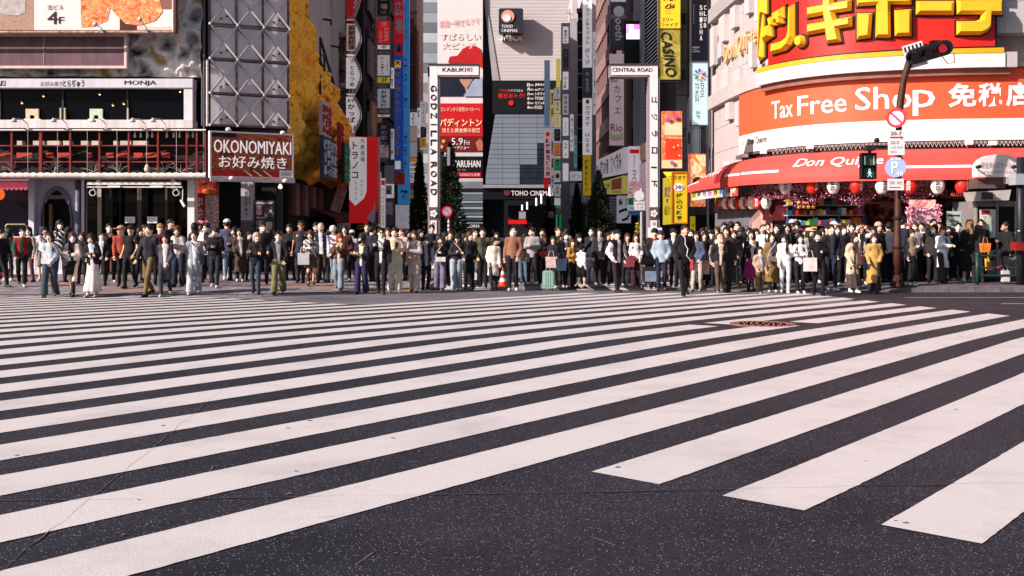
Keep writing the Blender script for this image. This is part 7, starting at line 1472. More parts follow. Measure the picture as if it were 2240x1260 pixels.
def put(V, Q, mats, name, parent, xf, mi=None, extra=None):
    W_ = xf(V); fs = [tuple(q) for q in Q.tolist()]; me = bpy.data.meshes.new(name); vs = W_.tolist(); m = list(mi) if mi is not None else [0] * len(fs)
    for mb in (extra or []):
        k = len(vs); vs += xf(np.array(mb.v)).tolist(); fs += [tuple(i + k for i in f) for f in mb.f]; m += [0] * len(mb.f)
    me.from_pydata(vs, [], fs)
    for q in mats: me.materials.append(q)
    if len(mats) > 1: me.polygons.foreach_set('material_index', m)
    me.polygons.foreach_set('use_smooth', [True] * len(fs)); return link(me, name, parent)
PEOPLE_N = [0]
def person(x, hy, fy, yaw, walk, arms, top, bot, hair, ext, label, group='people waiting and walking at the crossing', detail=1.0, dist=None, lean=0.0, seat=False):
    PEOPLE_N[0] += 1; rr = random.Random(PEOPLE_N[0] * 31 + int(x)); R1 = lambda a, b: rr.uniform(a, b)
    if dist is None:
        d = 28.
        for _ in range(60): d = F * (CH - gz(PX(x, d), d)) / (fy - HY)
    else: d = dist
    X0, g = PX(x, d), gz(PX(x, d), d); Hh = max(1.0, PZ(hy, d) - g); capd = any(e[0] in 'CB' for e in ext)
    s = Hh / (1.733 + .0 * capd); fem = (hair[0] in 'blnt' and 'X' not in hair) or 'W' in hair; wd = s if Hh > 1.4 else s * 1.12
    yaw += R1(-14, 14); sway, lx0 = R1(-.035, .035), R1(-.03, .03); walk = walk * (.6 if bot[0] == 's' else 1.3) * (1 if rr.random() < .5 else -1)
    ca, sa = math.cos(R(yaw)), math.sin(R(yaw)); T = thing('person', label, 'person', (X0, d, g), group)
    def xf(V):
        V = np.asarray(V, float); z = V[:, 2] * s; ly = V[:, 1] * wd - lean * np.maximum(0, z - .9 * s); lx = V[:, 0] * wd + sway * np.sin(np.clip(z / (1.45 * s), 0, 1) * math.pi) + lx0 * np.clip(z / s - .9, 0, 1); return np.stack([lx * ca - ly * sa, lx * sa + ly * ca, z], 1)
    h = .021 / min(1.15, max(.75, detail)) if detail >= .8 else .03
    # ---- pose
    sw = .142 if fem else .168; hp = .088; zs = 1.37; J = {}
    w = walk; a_ = abs(w)
    for sd, sg in ((1, w), (-1, -w)):                   # sd +1: person's own side at +x
        f_ = sg > 0
        if seat: J['k', sd] = (sd * .13, -.40, .86); J['a', sd] = (sd * .12, -.42 + .12 * (sd > 0), .44 + .1 * (sd > 0)); J['hp', sd] = (sd * hp, 0, .88)
        elif a_ < .05: st = .02 * sd; J['hp', sd] = (sd * hp, 0, .9); J['k', sd] = (sd * (hp + .012), -.015 + st * .3, .49); J['a', sd] = (sd * (hp + .02 + .02 * R1(0, 1)), .02 + st, .08)
        else:
            J['hp', sd] = (sd * hp, -.02 * sg, .885); J['k', sd] = (sd * (hp + .004), -.17 * a_ if f_ else -.0, .485); J['a', sd] = (sd * (hp - .005), -.24 * a_ if f_ else .25 * a_, .085 if f_ else .085 + .07 * a_)
        sh = (sd * sw, .01, zs); out = .032 if fem else .04; sy_ = (.11 if not f_ else -.09) * a_ * (-1 if f_ else -1) * (1 if f_ else 1)
        sy_ = (.12 if f_ else -.14) * a_
        el, wr = (sd * (sw + out), .03 + sy_ * .5, 1.115), (sd * (sw + out + .002), -.035 + sy_ * 1.25, .875)
        if R1(0, 1) < .55: bnd = R1(.02, .16); el = (el[0] + sd * R1(0, .03), el[1] + bnd * .25, el[2]); wr = (wr[0] - sd * R1(0, .07), wr[1] - bnd * .75, wr[2] + bnd * .35)
        A = arms[0] if sd > 0 else arms[-1]
        if A == 'p': el, wr = (sd * (sw + .045), .0, 1.125), (sd * .045, -.25, 1.17)
        elif A == 'x': el, wr = (sd * (sw + .055), -.03, 1.12), (-sd * .09, -.215 + .02 * sd, 1.155 + .02 * sd)
        elif A == 'k': el, wr = (sd * (sw + .075), .045, 1.13), (sd * (sw + .0), -.09, .945)
        elif A == 'b': el, wr = (sd * (sw + .06), .02, 1.13), (sd * (sw - .02), -.17, 1.26)
        elif A == 'h': el, wr = (sd * (sw + .05), -.03, 1.13), (sd * .03, -.21, 1.33)
        elif A == 'u': el, wr = (sd * (sw + .16), -.09, 1.40), (sd * .12, -.1, 1.58)
        J['s', sd], J['e', sd], J['w', sd] = sh, el, wr; J['hide', sd] = A == 'k'
    # ---- body: one continuous skin surface with head and hands
    def body(p):
        f = umin(.06, cap(p, (0, .01, .95), (0, .01, 1.30), .125 if fem else .13, .13 if fem else .145, .62), cap(p, (-sw + .03, .01, zs - .025), (sw - .03, .01, zs - .025), .042))
        f = smin(f, cap(p, (0, .02, 1.36), (0, .015, 1.48), .046), .05)
        for sd in (1, -1): f = umin(.03, f, cap(p, J['s', sd], J['e', sd], .04, .033), cap(p, J['e', sd], J['w', sd], .033, .024)); f = umin(.03, f, cap(p, J['hp', sd], J['k', sd], .07, .05), cap(p, J['k', sd], J['a', sd], .05, .034))
        return f
    ys = [J[k][1] for k in J if k[0] != 'hide']; y0, y1 = min(ys + [-.16]) - .08, max(ys + [.16]) + .08; xm = max(abs(J[k][0]) for k in J if k[0] != 'hide') + .07
    bare = bot[0] in 'mg' or seat
    V, Q = sample(body, (-xm, y0, .05), (xm, y1, 1.5), .026 if bare and detail >= .8 else .034); HV, HQ, Hm = head_mesh(fem, .0105 if detail >= .8 else .016)
    tr = R(max(-55, min(55, rr.gauss(0, 22)))); ct, st_ = math.cos(tr), math.sin(tr); HV = hs(HV); HV2 = HV.copy(); HV2[:, 0] = HV[:, 0] * ct - HV[:, 1] * st_; HV2[:, 1] = HV[:, 0] * st_ + HV[:, 1] * ct
    nod = R1(-.05, .12) + (.28 if 'p' in arms else 0); hz = np.clip((HV2[:, 2] - 1.44) / .1, 0, 1); HV2[:, 1] -= hz * nod * .1; 
    if 'p' in arms: HV2[:, 2] -= hz * np.clip(-HV2[:, 1], 0, 1) * .3
    VV = np.concatenate([V, HV2]); QQ = np.concatenate([Q, HQ + len(V)]); mm = np.concatenate([np.zeros(len(Q), int), Hm]).tolist()
    hands = [hand_parts(J['w', sd], Vector(J['w', sd]) - Vector(J['e', sd]), sd) for sd in (1, -1) if not J['hide', sd]] if detail >= .5 else []
    sk = SKIN[rr.choice((0, 0, 1, 2, 2))] if 'D' not in hair else SKIN[3]
    put(VV, QQ, [sk, EYE, LIP], 'body', T, xf, mm, hands)
    hx = lambda V_: (lambda V_: xf(np.stack([V_[:, 0] * ct - V_[:, 1] * st_, V_[:, 0] * st_ + V_[:, 1] * ct - nod * .1, V_[:, 2] - (np.clip(-V_[:, 1], 0, 1) * .3 if 'p' in arms else 0)], 1)))(hs(V_))
    ph = [R1(0, 6.28) for _ in range(6)]
    def fold(p, amp=.006): x_, y_, z_ = p[..., 0], p[..., 1], p[..., 2]; return amp * (np.sin(26 * z_ + 9 * x_ + ph[0] + 3 * np.sin(7 * x_ + ph[1])) * .6 + np.sin(31 * x_ + 13 * z_ + ph[2]) * .4 + np.sin(17 * y_ - 21 * z_ + ph[3]) * .5)
    # ---- bottom
    bc = bot[1]; bt = bot[0]; blen = float(bot[2]) if len(bot) > 2 else None
    if bt in 'twg':
        thick = {'t': .012, 'w': .03, 'g': .03}[bt]; hem = .07 if bt != 'g' else .45
        def trou(p):
            f = cap(p, (0, .01, .90), (0, .01, .99), .135 if not fem else .128, .115, .68)
            for sd in (1, -1):
                k_, an = J['k', sd], J['a', sd]; f = smin(f, cap(p, J['hp', sd], k_, .075 + thick, .052 + thick), .035); g2 = cap(p, k_, (an[0], an[1], an[2] + (.0 if bt == 't' else -.02)), .052 + thick, (.036 if bt == 't' else .06) + thick * 1.3); f = smin(f, g2, .02)
            return np.maximum(np.maximum(f + fold(p, .005), p[..., 2] - 1.02), (hem if not seat else .2) - p[..., 2])
        V, Q = sample(trou, (-.3, y0 - .05, .05), (.3, y1 + .05, 1.05), h); put(V, Q, [fabric(bc)], 'shorts' if bt == 'g' else 'trousers', T, xf)
    elif bt in 'sm':
        hem = blen if blen else (.6 if bt == 'm' else .25); fl = .17 if bt == 'm' else .2
        def skirt(p):
            x_, y_, z_ = p[..., 0], p[..., 1], p[..., 2]; ang = np.arctan2(y_ / .75, x_); r_ = np.sqrt(x_ ** 2 + (y_ / .78 - (0 if bt == 'm' else .02)) ** 2); t = np.clip((1.0 - z_) / (1.0 - hem), 0, 1); f = (r_ - (.118 + fl * t ** .8 * (.55 if bt == 'm' else .62) + .012 * t * np.sin(ang * 9 + ph[4]) + .008 * t * np.sin(ang * 5 + ph[5]))) * .8
            return np.maximum(np.maximum(f, z_ - 1.01), hem - z_)
        V, Q = sample(skirt, (-.36, -.36, hem), (.36, .36, 1.02), h); put(V, Q, [fabric(bc, bot[3] if len(bot) > 3 else None)], 'skirt', T, xf)
    # ---- top
    tt, tc = top[0], top[1]; tin = top[2] if len(top) > 2 and top[2] not in ('.',) else None; pat = top[3] if len(top) > 3 else None
    th, hem = {'j': (.026, .80), 'c': (.032, .48), 'l': (.036, .30), 's': (.018, .84), 'f': (.036, .80), 'v': (.036, .82), 'h': (.034, .78), 't': (.014, .86)}[tt]
    if seat: hem = max(hem, .72)
    short = tt == 't'
    def garment(p):
        x_, y_, z_ = p[..., 0], p[..., 1], p[..., 2]
        f = umin(.07, cap(p, (0, .012, min(.86, hem) - .14), (0, .012, 1.02), (.128 if fem else .13) + th, .118 + th, .70), cap(p, (0, .012, 1.02), (0, .008, 1.28), .118 + th, (.112 if fem else .13) + th, .66), cap(p, (-sw + .015, .015, zs - .02), (0, .012, zs + .012), .044 + th * .8, .05 + th * .8), cap(p, (sw - .015, .015, zs - .02), (0, .012, zs + .012), .044 + th * .8, .05 + th * .8))
        if hem < .7: f = smin(f, cap(p, (0, .02, hem - .1), (0, .01, .98), (.165 if hem > .4 else .19) + th, .118 + th, .75), .05)
        f = smin(f, cap(p, (0, .02, 1.38), (0, .018, 1.455), .07, .058), .04)
        if seat:
            for sd in (1, -1): f = smin(f, cap(p, J['hp', sd], J['k', sd], .1, .07), .05)
        ar = None
        for sd in (1, -1):
            e, q = np.array(J['e', sd]), np.array(J['w', sd]); q = e + (q - e) * .97; ta = th * .8; g2 = umin(.03, cap(p, J['s', sd], e, .047 + ta, .04 + ta), cap(p, e, q, .039 + ta, .03 + ta)) if not short else cap(p, J['s', sd], (np.array(J['s', sd]) + e) / 2, .055, .055)
            f = smin(f, g2, .035)
        f = f + fold(p, .008 if tt != 's' else .005)
        if tt == 'f' or tt == 'v': f = f - .008 * np.abs(np.sin(z_ * 34))
        f = np.maximum(f, hem + (.02 * np.sin(x_ * 9 + ph[0]) if hem < .7 else 0) - z_); f = np.maximum(f, z_ - 1.462)
        return np.maximum(f, -cap(p, (0, .0, 1.40), (0, -.01, 1.55), .046))
    gx = max(max(abs(J['e', s_][0]) for s_ in (1, -1)), .3) + .11
    V, Q = sample(garment, (-gx, min(y0, -.33), max(.05, min(hem, .84) - .05)), (gx, max(y1, .28), 1.64 if 'u' in arms else 1.48), h); c = V[Q].mean(1); mi = np.zeros(len(Q), int); ms = [fabric(tc, pat)]
    if tin:
        ms.append(fabric(tin))
        if tt == 'v':
            for sd in (1, -1):
                e, q, s0 = np.array(J['e', sd]), np.array(J['w', sd]), np.array(J['s', sd]); m_ = np.minimum(cap(c, s0 + (e - s0) * .25, e, .05, .05), cap(c, e, q, .05, .05)); mi[(m_ < .05) & (np.abs(c[:, 0]) > sw - .0)] = 1
            mi[(np.abs(c[:, 0]) < .055) & (c[:, 1] < -.02)] = 1
        else: mi[(np.abs(c[:, 0] - .01) < .03 + .045 * np.clip((c[:, 2] - 1.0) / .4, 0, 1)) & (c[:, 1] < -.02) & (c[:, 2] > .82) & (c[:, 2] < 1.47)] = 1
    nm = {'j': 'jacket', 'c': 'coat', 'l': 'coat', 's': 'sweater', 'f': 'puffer_jacket', 'v': 'vest', 'h': 'hoodie', 't': 'shirt'}[tt]
    put(V, Q, ms, nm, T, xf, mi.tolist() if tin else None)
    if tt == 'h':
        V, Q = sample(lambda p: umin(.03, cap(p, (-.07, .06, 1.42), (.07, .06, 1.42), .05), cap(p, (-.075, 0, 1.425), (-.04, -.09, 1.39), .03, .02), cap(p, (.075, 0, 1.425), (.04, -.09, 1.39), .03, .02)), (-.14, -.14, 1.33), (.14, .14, 1.5), .02); put(V, Q, [fabric(tc)], 'hood', T, xf)
    # ---- shoes
    sc = ([e[1:] for e in ext if e[0] == 'S'] or [rr.choice(('17151a', '17151a', 'd8d2d0', '2a2528'))])[0]; boot = any(e[0] == 'O' for e in ext)
    if boot: sc = [e[1:] for e in ext if e[0] == 'O'][0]
    for sd in (1, -1):
        an = np.array(J['a', sd]); tilt = .09 if an[2] > .1 else 0
        def shoe(p):
            f = umin(.02, cap(p, (an[0], an[1] + .045, an[2] - .05 + tilt * .2), (an[0] + sd * .015, an[1] - .14, an[2] - .055 - tilt * .2), .045, .036), cap(p, (an[0], an[1] + .02, an[2] - .02), (an[0], an[1] + .015, an[2] + (.30 if boot else .01)), .047, .055 if boot else .047))
            return np.maximum(f, (an[2] - .08 - tilt * .3) - p[..., 2])
        V, Q = sample(shoe, (an[0] - .09, an[1] - .22, an[2] - .1), (an[0] + .09, an[1] + .12, an[2] + (.36 if boot else .07)), .017 if detail >= .8 else .024)
        if tilt == 0: V[:, 2] = np.maximum(V[:, 2], .004)
        put(V, Q, [mat('#' + sc, .5, .2, 9)], 'boot' if boot else 'shoe', T, xf)
    # ---- hair, hats, mask
    hk, hcol = hair[0], hair.split('#')[1][:6]
    vol = {'s': .013, 'b': .02, 'l': .018, 'n': .012, 'k': .004, 't': .016}[hk]
    def hairf(p):
        x_, y_, z_ = p[..., 0], p[..., 1], p[..., 2]; f = ell(p, (0, .018, 1.61), (.077 + vol, .092 + vol, .094 + vol))
        if hk in 'bl': f = smin(f, umin(.03, cap(p, (-.066, .025, 1.58), (-.072, .02, 1.49), .03), cap(p, (.066, .025, 1.58), (.072, .02, 1.49), .03), cap(p, (0, .07, 1.58), (0, .068, 1.485), .05)), .02)
        if hk in 'lt': f = smin(f, umin(.03, cap(p, (-.066, .02, 1.5), (-.095, -.055, 1.27), .032, .02), cap(p, (.066, .02, 1.5), (.095, -.055, 1.25), .032, .02), cap(p, (0, .08, 1.5), (0, .1, 1.22), .065, .04)), .03)
        if hk == 'n': f = smin(f, ell(p, (0, .12, 1.64), (.035, .035, .035)), .02)
        f = f + .006 * np.sin(np.arctan2(y_ - .02, x_) * 17 + z_ * 40 + ph[1]) + .003 * np.sin(z_ * 90 + x_ * 60)
        hl = 1.632 if hk in 's' else (1.638 if hk == 'k' else 1.622); hl = hl + .012 * np.sin(x_ * 80 + ph[2])
        face = np.maximum(np.maximum(ell(p, (0, -.105, 1.545), (.062, .1, .13)), z_ - hl), y_ + .01); f = np.maximum(f, -face)
        if hk in 'sk': f = np.maximum(f, np.where(y_ < .03, 1.572 - z_ + np.clip(.0 - y_, 0, 1) * .5, 1.50 - z_ + np.clip(.06 - y_, 0, 1) * 1.2))
        return f
    if not any(e[0] == 'Z' for e in ext):
        V, Q = sample(hairf, (-.15, -.13, 1.18 if hk in 'lt' else 1.42), (.15, .18, 1.73), .0135 if detail >= .8 else .02); put(V, Q, [hairm(hcol)], 'hair', T, hx)
    for e in ext:
        k, cc = e[0], e[1:]
        if k in 'CB':
            def hat(p):
                f = ell(p, (0, .012, 1.625), (.1, .118, .098 if k == 'C' else .11)); f = np.maximum(f, (1.628 if k == 'C' else 1.61) - p[..., 2])
                if k == 'C': v = ell(p, (0, -.125, 1.632), (.078, .085, .011)); f = smin(f, v, .008)
                return f
            V, Q = sample(hat, (-.13, -.22, 1.59), (.13, .15, 1.75), .014); put(V, Q, [fabric(cc)], 'cap' if k == 'C' else 'beanie', T, hx)
        elif k == 'M':
            V, Q = sample(lambda p: np.maximum(np.maximum(head_sdf(p, fem) - .009, p[..., 2] - 1.57), np.maximum(1.475 - p[..., 2], p[..., 1] + .03)), (-.09, -.14, 1.46), (.09, -.02, 1.58), .0125); put(V, Q, [mat('#' + (cc or 'e8e2e2'), .7, .05)], 'face_mask', T, hx)
        elif k == 'G':
            mb = MB()
            for sx in (-1, 1): mb.lathe((sx * .032, -.113, 1.59), [(.001, -.003), (.022, -.003), (.022, .003), (.001, .003)], 8, 'y')
            mb.bar((-.075, -.1, 1.595), (.075, -.1, 1.595), .006); put(np.array(mb.v), np.zeros((0, 4), int), [mat('141216', .3)], 'glasses', T, hx, None, [mb])
        elif k == 'F':
            V, Q = sample(lambda p: ell(p, (0, -.005, 1.435), (.1, .105, .052)) + fold(p, .006), (-.13, -.14, 1.36), (.13, .13, 1.5), .018); put(V, Q, [fabric(cc)], 'scarf', T, xf)
        elif k == 'P':                                   # backpack, straps
            V, Q = sample(lambda p: cap(p, (0, .2, 1.02), (0, .19, 1.28), .12, .1, .6), (-.15, .08, .88), (.15, .3, 1.42), .024); pass
            bag_obj('backpack', cc, ext, V, Q, T, xf, label)
        elif k == 'T':                                   # tote on the shoulder / hand
            sd = -1 if rr.random() < .5 else 1; bx_ = sd * (sw + .1); mb = MB(); z0 = .66; mb.box(bx_ - .17, -.19, z0, bx_ + .17, -.11, z0 + .36); mb.tube([(bx_ - .09, -.15, z0 + .35), (bx_ - .05, -.13, z0 + .55), (bx_ + .05, -.13, z0 + .55), (bx_ + .09, -.15, z0 + .35)], .009, 5)
            bag_mb('tote_bag', cc, mb, T, xf, label)
        elif k == 'W':                                   # belt / cross-body bag in front
            mb = MB(); mb.box(-.15, -.245, .90, .15, -.16, 1.04); mb.tube([(-.15, -.2, 1.03), (-.1, -.19, 1.2), (.05, -.16, 1.38), (.1, -.05, 1.46)], .011, 5); bag_mb('shoulder_bag', cc, mb, T, xf, label)
        elif k == 'D':                                   # bag hanging at the side
            mb = MB(); sd = 1; mb.box(.17, -.13, .82, .26, .12, 1.06); mb.tube([(.22, -.1, 1.05), (.12, -.16, 1.22), (-.1, -.1, 1.45)], .01, 5); bag_mb('shoulder_bag', cc, mb, T, xf, label)
        elif k == 'H':                                   # phone in the hands
            q = (Vector(J['w', 1]) + Vector(J['w', -1])) / 2 if 'p' == arms[0] == arms[-1] else Vector(J['w', 1 if arms[0] == 'p' else -1]); mb = MB(); mb.box(q.x - .036, q.y - .1, q.z + .01, q.x + .036, q.y - .088, q.z + .16); bag_mb('phone', cc or '1a1a20', mb, T, xf, label)
    return T
def bag_lab(name, label): 
    w_ = label.split(); s_ = ' '.join(w_[:9]); return {'backpack': 'backpack worn by ', 'tote_bag': 'tote bag carried by ', 'shoulder_bag': 'small bag slung on ', 'phone': 'phone held by '}[name] + s_
def bag_mb(name, c, mb, T, xf, label):
    v = xf(np.array(mb.v)); o = MB(); loc = T.location; o.v = [(a + loc.x, b + loc.y, c_ + loc.z) for a, b, c_ in v]; o.f = mb.f; o.m = mb.m
    return tag(o.build(name, fabric(c) if name != 'phone' else mat('#' + c, .3)), COLN(c) + ' ' + bag_lab(name, label), 'phone' if name == 'phone' else 'bag')
def bag_obj(name, c, ext, V, Q, T, xf, label):
    o = put(V, Q, [fabric(c)], name, None, xf); o.location = T.location; return tag(o, COLN(c) + ' ' + bag_lab(name, label), 'bag')
def COLN(c):
    r, g, b = [int(c.lstrip('#')[i:i + 2], 16) for i in (0, 2, 4)]; mx, mn = max(r, g, b), min(r, g, b)
    if mx < 60: return 'black'
    if mx - mn < 28: return 'white' if mn > 180 else 'grey'
    if r == mx: return 'beige' if g > 150 else ('orange' if g > 90 else ('brown' if mx < 130 else 'red'))
    return 'green' if g == mx else 'blue'
